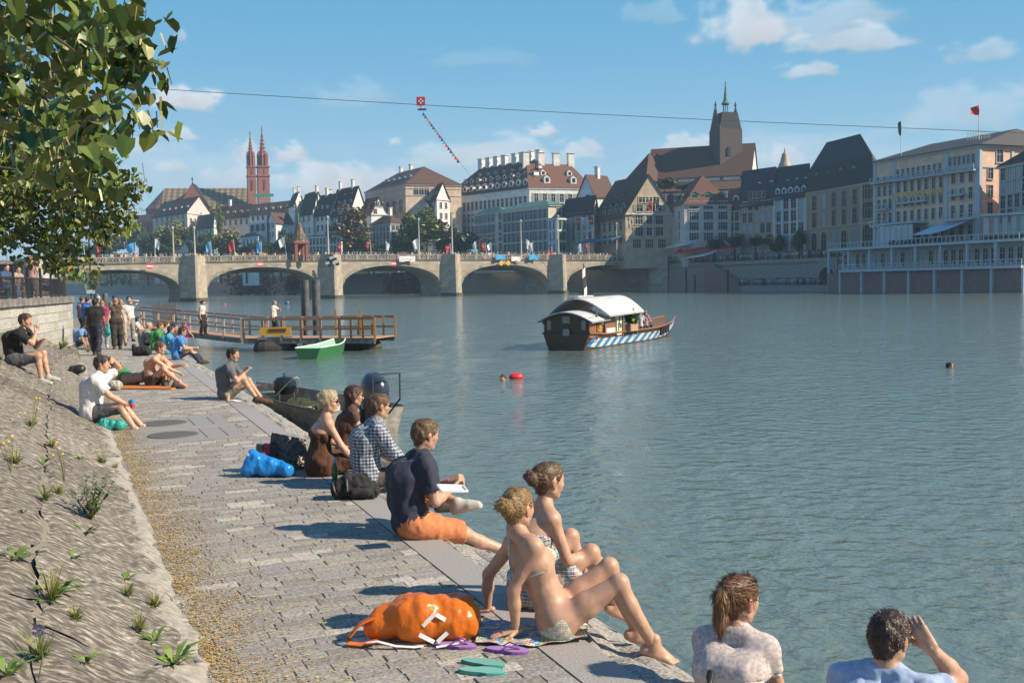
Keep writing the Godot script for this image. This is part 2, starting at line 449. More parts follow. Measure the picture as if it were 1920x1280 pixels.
	for k in 4:
		var b:=MB.new();b.cbox(V(2.12+k*0.42,0.28-k*0.27,-2.6) ,V(0.46,0.56,2.9),0.015);var o:=part(stp,"step",b,m_("coping2"));o.transform=Transform3D(Basis(ACROSS,Vector3.UP,-ALONG),O-stp.position)

func bank_top(s: float)->Vector2:   # width and height of the sloping embankment
	var t:=smoothstep(23.0,38.5,s);return Vector2(lerpf(-2.15,-0.05,t),lerpf(1.22,0.12,t))

func bank(u: float,s: float)->Vector3:   # point on the embankment,u=0 foot .. 1 top
	var t:=bank_top(s);return W(t.x*u,1.0+t.y*u,s)

func build_embankment():
	rng.seed=4
	var em:=frame_node("embankment")
	var fill:=MB.new()
	fill.grid(func(a,b):
		var s:=lerpf(-6.0,39.0,b);var t:=bank_top(s);return V(t.x*a*1.05+0.02,0.968+t.y*a*1.05,-s),6,30)
	part(em,"bedding",fill,m_("bed"))
	var fr:=FastNoiseLite.new();fr.seed=8;fr.frequency=1.0;fr.fractal_octaves=4
	for r in 3:
		var s:=-3.0+rf(0,1.0)
		while s<38.0:
			var l:=rf(0.95,1.9)
			var b:=MB.new();var u0:=[0.0,0.36,0.70][r] as float;var u1:=[0.36,0.70,1.0][r] as float
			var gap:=0.006;var tilt:=rf(-0.03,0.03)
			var pt:=func(p,q):
				var ss: float=s+gap+(l-2*gap)*q;var t:=bank_top(ss)
				var e0: float=u0+fr.get_noise_2d(ss*1.3,r*9.0)*0.02;var e1: float=u1+fr.get_noise_2d(ss*1.3,r*9.0+9.0)*0.02
				if r==0: e0=fr.get_noise_2d(ss*2.2,77.0)*0.055-0.01
				var uu: float=lerpf(e0+0.006,e1-0.006,p)
				var edge: float=minf(minf(p,1-p)*(u1-u0)*2.4,minf(q,1-q)*l)
				var lift: float=fr.get_noise_2d(ss*1.1+r*5,uu*6.0)*0.06+absf(fr.get_noise_2d(ss*2.6+uu*3.0,uu*5.0-ss))*0.06+fr.get_noise_2d(ss*9.0,uu*14.0)*0.022+tilt*(p-0.5)
				lift-=0.032*(1.0-smoothstep(0.0,0.05,edge))
				return V(t.x*uu-lift*0.5,1.0+t.y*uu+lift*0.86,-ss)
			b.grid(pt,14,18)
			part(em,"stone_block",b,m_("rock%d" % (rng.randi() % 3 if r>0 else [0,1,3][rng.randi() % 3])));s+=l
	# pale mortar fillet along the foot
	var fil:=MB.new()
	fil.grid(func(a,b):
		var s:=lerpf(2.0,30.0,b);var w:=0.03+fr.get_noise_2d(s*1.7,30.0)*0.07+fr.get_noise_2d(s*6.0,31.0)*0.04
		var w2:=0.16+fr.get_noise_2d(s*1.2,60.0)*0.2+fr.get_noise_2d(s*7.0,61.0)*0.07
		var u:=lerpf(-maxf(w2,0.02),maxf(w,0.0)+0.01,a);var rise:=maxf(0.0,-u)*0.567
		return V(u,1.0+rise+0.028*sin(PI*clampf(a,0,1))-0.006+fr.get_noise_2d(s*9.0,u*9.0)*0.012,-s),8,160)
	part(em,"mortar_fillet",fil,m_("mortar"))
func build_terrace():
	rng.seed=6
	var wall:=thing("terrace_wall","pale stone block retaining wall with grey coping below the terrace railing","wall",Vector3.ZERO)
	var line:=func(s: float)->Vector3:
		var t:=bank_top(s);return W(t.x-0.06,0,s)
	var core:=MB.new()
	for k in 22:
		var a: Vector3=line.call(-6.0+k*2.06)-ACROSS*0.05;var b: Vector3=line.call(-6.0+(k+1)*2.06)-ACROSS*0.05
		core.hexa([b-ACROSS*0.5,b,a,a-ACROSS*0.5,b-ACROSS*0.5+V(0,2.6,0),b+V(0,2.6,0),a+V(0,2.6,0),a-ACROSS*0.5+V(0,2.6,0)])
	part(wall,"wall_core",core,m_("mortar"))
	for r in 6:
		var y0:=1.02+r*0.268;var s:=12.0+rf(0,0.5)
		while s<39.2:
			var l:=minf(rf(0.5,1.15),39.3-s)
			var t:=bank_top(s+l/2)
			if 1.0+t.y<y0+0.26:
				var a: Vector3=line.call(s+0.008);var b: Vector3=line.call(s+l-0.008);var o:=ACROSS*rf(0.0,0.02);var h:=V(0,0.257,0);var y:=V(0,y0,0);var back:=ACROSS*-0.2
				var m:=MB.new();m.hexa([b+back+y,b+o+y,a+o+y,a+back+y,b+back+y+h,b+o+y+h,a+o+y+h,a+back+y+h])
				part(wall,"stone_block",m,m_("wallstone%d" % (rng.randi() % 3)))
			s+=l
	var s2:=-6.0
	while s2<39.3:
		var e:=minf(s2+1.8,39.4)
		var a: Vector3=line.call(s2)+ACROSS*0.09;var b: Vector3=line.call(e-0.006)+ACROSS*0.09;var y:=V(0,2.63,0);var h:=V(0,0.19,0);var k:=ACROSS*-0.55
		var m:=MB.new();m.hexa([b+k+y,b+y,a+y,a+k+y,b+k+y+h,b+y+h,a+y+h,a+k+y+h]);part(wall,"coping",m,m_("concrete"));s2+=1.8
	var fl:=MB.new()
	var a0: Vector3=line.call(-20)-ACROSS*0.3;var p:=[]
	for k in 13: p.append(line.call(-20.0+k*4.94)-ACROSS*0.3)
	for k in 12:
		fl.quad(p[k]+V(0,2.62,0),p[k+1]+V(0,2.62,0),p[k+1]+V(0,2.62,0)-ACROSS*60,p[k]+V(0,2.62,0)-ACROSS*60)
	# end face of the terrace towards the river path and its back ground
	fl.quad(p[12]+V(0,2.62,0),p[12],p[12]-ACROSS*60,p[12]-ACROSS*60+V(0,2.62,0))
	struct("terrace_ground",fl,m_("terrace"))
	# railing: posts, bars, rails
	var rail:=thing("railing","dark iron railing with upright bars on the terrace wall","railing",Vector3.ZERO)
	var s:=22.0;var rr:=MB.new();var r2:=MB.new()
	while s<39.0:
		var c: Vector3=line.call(s)-ACROSS*0.2
		var po:=MB.new();po.box(c+V(0,3.24,0),V(0.05,0.86,0.05));part(rail,"post",po,m_("iron"))
		for q in 12:
			var d: Vector3=line.call(s+1.5*q/12.0+0.06)-ACROSS*0.2
			if s+1.5*q/12.0>38.7: continue
			var bb:=MB.new();bb.box(d+V(0,3.1,0),V(0.016,0.5,0.016));part(rail,"bar",bb,m_("iron"))
		var d1: Vector3=line.call(minf(s+1.5,39.0))-ACROSS*0.2
		var ra:=MB.new();ra.bar(c+V(0,3.37,0),d1+V(0,3.37,0),0.05,0.04);ra.bar(c+V(0,2.88,0),d1+V(0,2.88,0),0.03,0.03);part(rail,"rail",ra,m_("iron"))
		s+=1.5
# ---------- bridge
const BS:=Vector3(-76,0,-243)
const BD:=Vector3(0.8688,0,-0.4953)     # along the bridge towards the far bank
const BN:=Vector3(0.4953,0,0.8688)      # out of the face we see
const SPAN:=34.35
func bw(s: float,y: float,o:=0.0)->Vector3: return BS+BD*s+BN*o+V(0,y,0)
func deck(s: float)->float: return 9.35+0.55*(1.0-pow((s-68.0)/72.0,2.0)*0.9)   # cornice height
func arch_y(s: float,s0: float,s1: float)->float:
	var t:=clampf((s-s0)/(s1-s0)*2.0-1.0,-1,1);return 2.6+(deck((s0+s1)/2)-1.5-2.6)*sqrt(maxf(0.0,1.0-pow(absf(t),2.25)))
func build_bridge():
	rng.seed=31
	var courses:=Image.create_empty(256,128,false,Image.FORMAT_RGB8)   # grain and tone of ashlar too far away to tell the stones apart
	var cr:=RandomNumberGenerator.new();cr.seed=3
	courses.fill(Color(0.86,0.85,0.84))
	for r in 8:
		var x:=0
		while x<256:
			var w:=cr.randi_range(18,40);var g:=cr.randf_range(0.78,1.0);courses.fill_rect(Rect2i(x,r*16,w-1,15),Color(g,g*0.985,g*0.96));x+=w
	var ct:=ImageTexture.create_from_image(courses)
	var m:=mat("bridge_stone",Color(0.43,0.385,0.325),0.9,{"tex": ct,"scale": 0.16})
	var m2:=mat("bridge_trim",Color(0.46,0.42,0.36),0.9,{"tex": tex.patch,"scale": 0.1})
	var br:=thing("stone_bridge","long stone arch bridge with pointed piers and patterned balustrade over the river","bridge",BS)
	var put:=func(called: String,mb: MB,mm: Material): var o:=part(br,called,mb,mm);o.position=-BS;return o
	var hw:=2.9
	for k in range(-1,4):
		var s0:=k*SPAN+hw;var s1:=(k+1)*SPAN-hw
		if k==3: s1=136.5
		var a:=MB.new();var n:=26
		for i in n:
			var p:=s0+(s1-s0)*i/n;var q:=s0+(s1-s0)*(i+1)/n
			a.quad(bw(p,arch_y(p,s0,s1)),bw(q,arch_y(q,s0,s1)),bw(q,deck(q)),bw(p,deck(p)))
			a.quad(bw(p,arch_y(p,s0,s1),-13),bw(q,arch_y(q,s0,s1),-13),bw(q,arch_y(q,s0,s1)),bw(p,arch_y(p,s0,s1)))
			a.quad(bw(q,arch_y(q,s0,s1),-13),bw(p,arch_y(p,s0,s1),-13),bw(p,deck(p),-13),bw(q,deck(q),-13))
		put.call("arch",a,m)
		var ring:=MB.new()   # voussoir ring,proud of the face
		for i in n:
			var p:=s0+(s1-s0)*i/n;var q:=s0+(s1-s0)*(i+1)/n
			var y0:=arch_y(p,s0,s1);var y1:=arch_y(q,s0,s1)
			ring.hexa([bw(p,y0,0.01),bw(q,y1,0.01),bw(q,y1,0.14),bw(p,y0,0.14),bw(p,minf(y0+0.75,deck(p)),0.01),bw(q,minf(y1+0.75,deck(q)),0.01),bw(q,minf(y1+0.75,deck(q)),0.1),bw(p,minf(y0+0.75,deck(p)),0.1)])
		put.call("arch_ring",ring,m2)
	for k in 5:
		var s:=k*SPAN-(SPAN if k==4 else 0.0)*(0 if k<4 else 5)
		var top:=deck(s)+1.45
		var pier:=MB.new()
		var prow:=[Vector2(-hw-0.35,0.0),Vector2(-0.35,3.7),Vector2(0.35,3.7),Vector2(hw+0.35,0.0),Vector2(hw+0.35,-13.2),Vector2(-hw-0.35,-13.2)]
		var up:=[Vector2(-hw,0.02),Vector2(-0.25,3.1),Vector2(0.25,3.1),Vector2(hw,0.02),Vector2(hw,-13.0),Vector2(-hw,-13.0)]
		for i in 6:
			var j:=(i+1) % 6
			pier.quad(bw(s+prow[i].x,-0.6,prow[i].y),bw(s+prow[j].x,-0.6,prow[j].y),bw(s+up[j].x,top,up[j].y),bw(s+up[i].x,top,up[i].y))
		for i in range(1,5): pier.tri(bw(s+up[0].x,top,up[0].y),bw(s+up[i+1].x,top,up[i+1].y),bw(s+up[i].x,top,up[i].y))
		put.call("pier",pier,m)
		var foot:=MB.new()
		for i in 5:
			var j:=i+1
			var a:=bw(s+prow[i].x*1.06,-0.6,prow[i].y+0.25);var b:=bw(s+prow[j].x*1.06,-0.6,prow[j].y+0.25)
			foot.quad(a,b,b+V(0,1.35,0),a+V(0,1.35,0))
			foot.quad(a+V(0,1.35,0),b+V(0,1.35,0),bw(s+prow[j].x*0.9,0.95,prow[j].y-0.3),bw(s+prow[i].x*0.9,0.95,prow[i].y-0.3))
		put.call("pier_footing",foot,mat("wet_stone",Color(0.13,0.12,0.10),0.8,{"tex": tex.patch,"scale": 0.2}))
	# cornice, balustrade posts and patterned panels
	for i in 60:
		var p:=-34.0+i*2.9;var q:=p+2.9
		if q>139.0: break
		var co:=MB.new();co.hexa([bw(p,deck(p)-0.25,-0.3),bw(q,deck(q)-0.25,-0.3),bw(q,deck(q)-0.25,0.2),bw(p,deck(p)-0.25,0.2),bw(p,deck(p)+0.08,-0.3),bw(q,deck(q)+0.08,-0.3),bw(q,deck(q)+0.08,0.36),bw(p,deck(p)+0.08,0.36)])
		put.call("cornice",co,m2)
		var hid:=false
		for k in 4: if absf(p+1.45-k*SPAN)<2.2: hid=true
		var po:=MB.new();po.box(bw(p,deck(p)+0.72,0.1),V(0.55,1.3,0.42),Basis(BD,Vector3.UP,BN));put.call("baluster_post",po,m2)
		var rl:=MB.new();rl.hexa([bw(p,deck(p)+1.2,-0.12),bw(q,deck(q)+1.2,-0.12),bw(q,deck(q)+1.2,0.3),bw(p,deck(p)+1.2,0.3),bw(p,deck(p)+1.42,-0.08),bw(q,deck(q)+1.42,-0.08),bw(q,deck(q)+1.42,0.26),bw(p,deck(p)+1.42,0.26)]);put.call("handrail",rl,m2)
		if hid: continue
		var pn:=MB.new();var c:=p+1.45;var y:=deck(c)+0.62
		for x in [-0.75,0.0,0.75]:
			for e in [-1,1]: pn.bar(bw(c+x-0.36*e,y-0.5,0.08),bw(c+x+0.36*e,y+0.55,0.08),0.2,0.2)
		put.call("lattice_panel",pn,m2)
	var road:=MB.new()
	for i in 12:
		var p:=-160.0+i*28.0;var q:=p+28.0
		road.quad(bw(p,deck(clampf(p,-20,150))-0.05,-0.2),bw(q,deck(clampf(q,-20,150))-0.05,-0.2),bw(q,deck(clampf(q,-20,150))-0.05,-13),bw(p,deck(clampf(p,-20,150))-0.05,-13))
		road.quad(bw(p,deck(clampf(p,-20,150))+1.2,-12.8),bw(q,deck(clampf(q,-20,150))+1.2,-12.8),bw(q,7.0,-12.8),bw(p,7.0,-12.8))
	put.call("roadway",road,m_("concrete"))
	# navigation boards and banners on the parapet
	for q in [[280,499,10],[487,495,9],[738,494,9]]:
		var z:=bridge_z(q[0])-1.2;var c:=D(q[0],q[1],z);var w: float=q[2]*z/FOCAL
		var t:=thing("navigation_board","red board with a white bar on the bridge face, %s" % ("by the lime tree" if q[0]==280 else ("by the chapel" if q[0]==487 else "below the white banner")),"sign",c,atan2(BN.x,BN.z),"red and white navigation boards")
		for k in 3:
			var b:=MB.new();b.box(V(0,(k-1)*w*0.33,0),V(w,w*0.33,0.12));part(t,"red_band" if k!=1 else "white_band",b,m_("red") if k!=1 else m_("white"))
	for x in [940,953]:
		var z:=bridge_z(x)-1.0;var c:=D(x,493,z);var b:=MB.new();b.box(Vector3.ZERO,V(1.15,1.15,0.1),Basis(Vector3.BACK,PI/4));b.box(V(0,0,-0.3),V(0.2,0.2,0.7))
		var o:=solo("passage_mark",b,mat("amber",Color(0.75,0.38,0.03),0.6),"yellow diamond mark under the blue banners on the bridge","sign","yellow diamonds on the bridge");o.position=c;o.rotation.y=atan2(BN.x,BN.z)
	var bn:=[[763,485,31,10,"white","white banner with grey print hung on the balustrade above a red board"],[938,482,19,9,"sky_cloth","bright blue banner on the balustrade above the yellow diamonds"],[967,485,19,8,"white","white banner hung between the two blue banners"],[1000,482,19,9,"sky_cloth","bright blue banner on the balustrade nearer the far bank"]]
	mat("sky_cloth",Color(0.05,0.33,0.62),0.8);mat("greyprint",Color(0.35,0.38,0.45),0.8)
	for q in bn:
		var z:=bridge_z(q[0])-0.8;var w: float=q[2]*z/FOCAL/0.95;var h: float=q[3]*z/FOCAL
		var t:=thing("banner",q[5],"banner",D(q[0],q[1],z),atan2(BN.x,BN.z))
		var b:=MB.new();b.grid(func(u,v): return V((u-0.5)*w,(v-0.5)*h-(0.12*sin(u*9.0)*(1-v)),sin(u*7.0)*0.05+0.1),10,3);part(t,"cloth",b,m_(q[4]))
		if q[2]>30:
			for k in 3: var l:=MB.new();l.box(V(-1.2+k*1.1,-0.1+0.1*(k % 2),0.2),V(0.9,0.16,0.02),Basis(Vector3.BACK,0.3));part(t,"print",l,m_("greyprint"))
	# black and white chequered pier boards
	var ck:=thing("chequered_board","black and white clustered boards fixed to the pointed bridge pier","sign",D(624,490,bridge_z(624)-3.4),atan2(BN.x,BN.z)-0.5)
	for q in [[-1.2,.5,0],[-.4,.9,1],[.5,.6,0],[1.2,.1,1],[-1.4,-.4,1],[-.5,0,0],[.4,-.3,1],[1.1,-.7,0],[-.9,-.9,0]]:
		var b:=MB.new();b.box(V(q[0],q[1],0.05*q[2]),V(0.95,0.62,0.12),Basis(Vector3.BACK,0.25));part(ck,"board",b,m_("white") if q[2]==1 else m_("black"))

func bridge_z(px: float)->float:
	var t:=(px-960.0)/FOCAL;var s:=(t*243.0+76.0)/(0.8688-t*0.4953);return 243.0+0.4953*s
func bridge_s(px: float)->float: return (bridge_z(px)-243.0)/0.4953

func build_bridge_furniture():
	rng.seed=77
	mat("lamp_steel",Color(0.42,0.40,0.36),0.6);mat("cloth_red",Color(0.60,0.03,0.05),0.8,{"two": true});mat("cloth_white",Color(0.75,0.75,0.75),0.8,{"two": true});mat("cloth_blue",Color(0.12,0.42,0.72),0.8,{"two": true});mat("cloth_dark",Color(0.05,0.06,0.09),0.8)
	var where:=["beside the tree","on the pier nearest the promenade","on the pier with chequered boards","behind the white banner","on the pier by the red flag","by the blue banners","on the pier near the far bank","before the gabled house","beside the blue tent"]
	var i:=0
	for q in [[327,428],[367,428],[617,408],[787,412],[849,405],[978,415],[1048,406],[1157,420],[1263,410]]:
		var on_pier: bool=i in [1,2,4,6]
		var s:=bridge_s(q[0]);var o:=0.2 if on_pier else -1.0
		var z: float=bridge_z(q[0]) if q[0]<1240 else 305.0
		var base:=G(q[0],z,deck(minf(s,140))+(1.42 if on_pier else 0.0));var h:=D(q[0],q[1],z).y-base.y
		var t:=thing("lamp_post","tall slender lamp post on the bridge "+where[i],"lamp post",base,0.0,"tall lamp posts on the bridge");i+=1
		var m:=MB.new();m.tube([Vector3.ZERO,V(0,h*0.5,0),V(0,h,0)],[0.26,0.19,0.13],8);part(t,"pole",m,m_("lamp_steel"))
		var b:=MB.new();b.bar(BN*-0.9+V(0,h-0.5,0),BN*0.9+V(0,h-0.5,0),0.12,0.12);part(t,"arm",b,m_("lamp_steel"))
		var c:=MB.new();c.lathe([[0.32,-0.1],[0.34,0.25],[0.0,0.6]],8,V(0,h,0));part(t,"cap",c,m_("lamp_steel"))
	# flags on short poles, leaning in the wind
	var fl:=[[161,462,"cloth_blue","half hidden by lime leaves"],[194,458,"cloth_red","deep behind the lime leaves"],[256,462,"cloth_blue","spread wide near the lime tree"],[292,455,"cloth_white","beside the first lamp post"],[398,460,"cloth_blue","right of the pier lamp post"],[442,458,"cloth_red","before the bushy yellow green tree"],[491,460,"cloth_blue","left of the chapel and red flag"],[538,452,"cloth_white","just left of the chapel"],[641,462,"cloth_red","beside the chequered boards"],[697,456,"cloth_red","before the copper beech"],[727,460,"cloth_white","before the white corner house"],[785,455,"cloth_white","at the lamp post over the white banner"],[846,464,"cloth_red","at the lamp post on the third pier"],[894,460,"cloth_white","beside the lorry cab"],[913,462,"cloth_red","over the lorry"],[922,462,"cloth_white","behind the lorry bed"],[990,456,"cloth_white","left of the second blue banner"],[999,462,"cloth_white","above the second blue banner"],[1035,470,"cloth_red","beside the pier near the far bank"],[1092,464,"cloth_white","before the dark blue restaurant awning"],[1105,462,"cloth_red","beside the dark blue restaurant awning"]]
	var nth:={}
	var cn:={"cloth_red": "red","cloth_white": "white","cloth_blue": "pale blue"}
	for q in fl:
		var z:=bridge_z(q[0]);var base:=G(q[0],z,deck(bridge_s(q[0]))+1.42)+BN*0.1
		var h: float=D(q[0],q[1]-8,z).y-base.y;var lean:=rf(-0.12,0.05)
		var t:=thing("bridge_flag",cn[q[2]]+" flag on a short bridge pole, "+q[3],"flag",base,0.0,cn[q[2]]+" flags along the bridge balustrade")
		var tip:=V(lean*h,h,0);var m:=MB.new();m.tube([Vector3.ZERO,tip],[0.07,0.05],6);part(t,"pole",m,m_("white"))
		var len:=rf(0.9,1.5);var dr:=rf(1.9,2.8);var side:=-1.0 if rng.randf()<0.75 else 1.0;var ph:=rf(0,6)
		if q[0]==256: len=2.4;dr=2.2;side=-1.0
		var f:=MB.new();f.grid(func(u,v): return tip+V(side*u*len*(1.0-0.3*v),-v*dr*(1-0.15*u)-u*u*0.9-0.05,sin(u*6.0+v*2.0+ph)*0.18*u),7,6);part(t,"cloth",f,m_(q[2]))
		if q[2]=="cloth_red" and q[0] in [641,697,846,913,1105]:
			var x:=MB.new();var c:=tip+V(side*len*0.42,-dr*0.52,0.14);x.box(c,V(0.62,0.2,0.1));x.box(c,V(0.2,0.62,0.1));part(t,"white_cross",x,m_("white"))
	# small red sandstone chapel on the bridge
	var z:=bridge_z(563);var ch:=thing("bridge_chapel","tiny red sandstone chapel with patterned pointed roof on the bridge","chapel",G(563,z,deck(bridge_s(563))-0.2),atan2(BN.x,BN.z))
	var red:=mat("sandstone",Color(0.34,0.135,0.095),0.9,{"tex": tex.grain,"scale": 0.3})
	for q in [[-1,-1],[1,-1],[1,1],[-1,1]]:
		var p:=MB.new();p.cbox(V(q[0]*1.35,2.2,q[1]*1.35),V(0.75,4.4,0.75),0.08);part(ch,"pillar",p,red)
	var bk:=MB.new();bk.box(V(0,2.0,-1.3),V(2.2,4.0,0.3));part(ch,"back_wall",bk,red)
	var li:=MB.new();li.cbox(V(0,4.65,0),V(3.9,0.6,3.9),0.12);part(ch,"cornice",li,red)
	var rt:=Image.create_empty(64,64,false,Image.FORMAT_RGB8)
	for y in 64:
		for x in 64:
			var d:=(absi(x % 16-8)+absi(y % 16-8));rt.set_pixel(x,y,Color(0.75,0.66,0.5) if d<4 else (Color(0.36,0.18,0.13) if d<8 else Color(0.28,0.3,0.2)))
	var rm:=mat("chapel_tiles",Color(0.8,0.8,0.8),0.6,{"tex": ImageTexture.create_from_image(rt),"scale": 0.35})
	var r:=MB.new();r.lathe([[2.5,4.95],[1.5,6.9],[0.55,9.6],[0.0,10.6]],4,Vector3.ZERO,Basis(Vector3.UP,PI/4));part(ch,"roof",r,rm)
	var fi:=MB.new();fi.lathe([[0.16,10.2],[0.1,11.3],[0.22,11.5],[0.06,11.8],[0.0,13.0]],8);part(ch,"finial",fi,mat("verdigris",Color(0.10,0.30,0.25),0.7))

# ---------- crowds too far away to count
func tiny_person()->MB:
	var m:=MB.new();m.tint=true
	m.col=Color(0.35,0.35,0.4);m.tube([V(-0.1,0,0),V(-0.09,0.85,0)],[0.08,0.1],5);m.tube([V(0.1,0,0.05),V(0.09,0.85,0)],[0.08,0.1],5)
	m.col=Color(1,1,1);m.tube([V(0,0.8,0),V(0,1.15,0),V(0,1.4,0),V(0,1.48,0)],[0.17,0.17,0.21,0.08],6,true,0.7)
	for e in [-1,1]: m.tube([V(e*0.2,1.4,0),V(e*0.26,1.1,0.03),V(e*0.2,0.85,0.12)],[0.06,0.05,0.04],5)
	m.col=Color(0.5,0.3,0.22);m.ball(V(0,1.6,0),V(0.1,0.13,0.11),Basis.IDENTITY,6)
	m.col=Color(0.16,0.1,0.07);m.ball(V(0,1.65,-0.02),V(0.115,0.11,0.12),Basis.IDENTITY,6)
	return m
func crowd(called: String,label: String,pts: Array,sc:=1.0):
	var mm:=MultiMesh.new();mm.transform_format=MultiMesh.TRANSFORM_3D;mm.use_colors=true;mm.mesh=tiny_person().mesh();mm.instance_count=pts.size()
	var pal:=[Color(0.5,0.5,0.5),Color(0.6,0.58,0.55),Color(0.08,0.1,0.2),Color(0.35,0.06,0.05),Color(0.05,0.05,0.06),Color(0.15,0.3,0.5),Color(0.5,0.3,0.2),Color(0.6,0.25,0.06),Color(0.1,0.3,0.28),Color(0.55,0.5,0.4),Color(0.3,0.3,0.33)]
	for i in pts.size():
		mm.set_instance_transform(i,Transform3D(Basis(Vector3.UP,rf(0,TAU)).scaled(Vector3.ONE*sc*rf(0.9,1.1)),pts[i]));mm.set_instance_color(i,pal[rng.randi() % pal.size()])
	var o:=MultiMeshInstance3D.new();o.name=numbered(called);o.multimesh=mm;o.material_override=mat("crowd",Color.WHITE,0.8,{"vc": true});add_child(o)
	tag(o,label,"crowd");o.set_meta("kind","stuff")
func build_crowds():
	rng.seed=12;var pts:=[]
	for i in 620:
		var s:=rf(-30,139);pts.append(bw(s,deck(s)+0.35,-rf(0.5,3.0)))
	crowd("bridge_crowd","dense crowd of spectators lining the bridge balustrade",pts,1.12)

# ---------- ferry boat and its cable
func build_ferry():
	rng.seed=5
	var h:=V(0.457,0,-0.889).normalized();var r:=V(-h.z,0,h.x)
	var t:=thing("ferry_boat","wooden river ferry with white arched roof and blue and white striped side","ferry",V(5.75,0,-51.6))
	t.transform.basis=Basis(h,Vector3.UP,r)
	var beam:=func(x: float)->float: return 1.12 if x<-3 else (lerpf(1.12,1.3,smoothstep(-3,0,x)) if x<0 else lerpf(1.3,0.28,pow(x/7.3,2.2)))
	var sheer:=func(x: float)->float: return 0.62+(0.0 if x<1 else 0.38*pow((x-1)/6.3,1.7))+(0.12*smoothstep(-5,-7.3,x))
	var keel:=func(x: float)->float: return -0.25+(0.0 if x<3 else 0.75*pow((x-3)/4.3,1.6))+0.1*smoothstep(-6,-7.3,x)
	var hull:=func(x,v): # v 0 keel centre..1 sheer
		var b: float=beam.call(x)
		if v<0.4: return V(x,keel.call(x),b*0.72*v/0.4)
		var w: float=(v-0.4)/0.6;return V(x,lerpf(keel.call(x),sheer.call(x),w),b*lerpf(0.72,1.0,w))
	var m:=MB.new()
	for e in [1,-1]:
		m.grid(func(u,v): var p:Vector3=hull.call(-7.3+14.6*(u if e>0 else 1-u),v);return V(p.x,p.y,p.z*e),28,8)
	var tr:=[Vector2(-1.12,0.74),Vector2(-0.8,-0.15),Vector2(0.8,-0.15),Vector2(1.12,0.74)]
	m.prism(tr,V(-7.32,0,0),V(-7.24,0,0),V(0,0,1),V(0,1,0))
	part(t,"hull",m,mat("hull_wood",Color(0.13,0.07,0.045),0.5,{"tex": tex.grain,"scale": 0.8}))
	var dk:=MB.new();dk.grid(func(u,v): var x=-7.2+13.8*u;return V(x,0.34+maxf(0.0,(x-3)*0.09),(beam.call(x)*0.93)*(1-2*v)),14,2);part(t,"deck",dk,m_("wood_boat"))
	# diagonal stripes painted on the side
	var sw:=0.46;var st:=-7.2
	var k:=0
	while st<6.6:
		var s:=MB.new();var x0:=st;var e:=0.012
		var pt:=func(x,w): var v: float=0.4+0.6*w;var p: Vector3=hull.call(clampf(x,-7.3,7.2),v);return p+V(0,0,e)
		var lo:=0.36;var hi:=0.80
		for q in 3:
			var a:=lerpf(lo,hi,q/3.0);var b:=lerpf(lo,hi,(q+1)/3.0);var sk:=0.42
			s.quad(pt.call(x0+sk*q/3.0,a),pt.call(x0+sw+sk*q/3.0,a),pt.call(x0+sw+sk*(q+1)/3.0,b),pt.call(x0+sk*(q+1)/3.0,b))
		part(t,"side_stripe",s,m_("blue_paint") if k % 2==0 else m_("white"));st+=sw;k+=1
	var rub:=MB.new()
	var rp:=[]
	for i in 24: var x:=-7.3+14.5*i/23.0;rp.append(V(x,sheer.call(x)+0.02,beam.call(x)+0.02))
	rub.tube(rp,0.05,6);part(t,"rub_rail",rub,m_("wood_boat"))
	var rub2:=MB.new()
	for i in rp.size(): rp[i]=V(rp[i].x,rp[i].y,-rp[i].z)
	rub2.tube(rp,0.05,6);part(t,"rub_rail",rub2,m_("wood_boat"))
	# cabin
	var roof:=func(x0: float,x1: float,half: float,edge: float,crown: float,thick: float,slope: float,called: String,mm: Material,flare:=0.0):
		var a:=MB.new()
		for lay in [0.0,-thick]:
			a.grid(func(u,v):
				var q: float=v if lay==0.0 else 1.0-v
				var z: float=(1.0-2.0*q)*half;var x=lerpf(x0,x1,u)+flare*(1.0-absf(z/half))*(u-0.5)*2.0
				return V(x,lerpf(edge,crown,cos(z/half*1.35)*1.28-0.28)+lay+slope*u,z),10,14)
		for u in [0,1]:
			for i in 14:
				var pz:=func(j,l): var z: float=(1.0-2.0*j/14.0)*half;return V(lerpf(x0,x1,u)+flare*(1.0-absf(z/half))*(u-0.5)*2.0,lerpf(edge,crown,cos(z/half*1.35)*1.28-0.28)+l+slope*u,z)
				a.quad(pz.call(i,0.0),pz.call(i+1,0.0),pz.call(i+1,-thick),pz.call(i,-thick))
		return part(t,called,a,mm)
	roof.call(-7.5,-5.3,1.36,1.28,1.72,0.05,0.05,"stern_roof",mat("roof_canvas",Color(0.60,0.61,0.62),0.6,{"tex": tex.soft,"scale": 0.7}))
	roof.call(-5.9,-1.3,1.55,1.5,2.3,0.05,0.06,"main_roof",mat("roof_canvas",Color(0.60,0.61,0.62),0.6,{"tex": tex.soft,"scale": 0.7}),0.45)
	for q in [[-7.2,-6.4],[-5.35,-4.05]]:
		for e in [-1,1]:
			var w:=MB.new();w.box(V((q[0]+q[1])/2,1.0,e*1.07),V(q[1]-q[0],0.9 if q[0]<-5 else 1.1,0.05));part(t,"side_panel",w,m_("wood_boat"))
	var sb:=MB.new();var arc:=[]
	for i in 11: var z:=-1.1+0.22*i;arc.append(Vector2(z,lerpf(1.28,1.7,cos(z/1.36*1.35)*1.28-0.28)))
	var pl:=[Vector2(1.1,0.74),Vector2(-1.1,0.74)];for i in range(0,11): pl.append(arc[i])
	pl.reverse();sb.prism(pl,V(-7.24,0,0),V(-7.18,0,0),V(0,0,1),V(0,1,0));part(t,"stern_panel",sb,m_("wood_dark"))
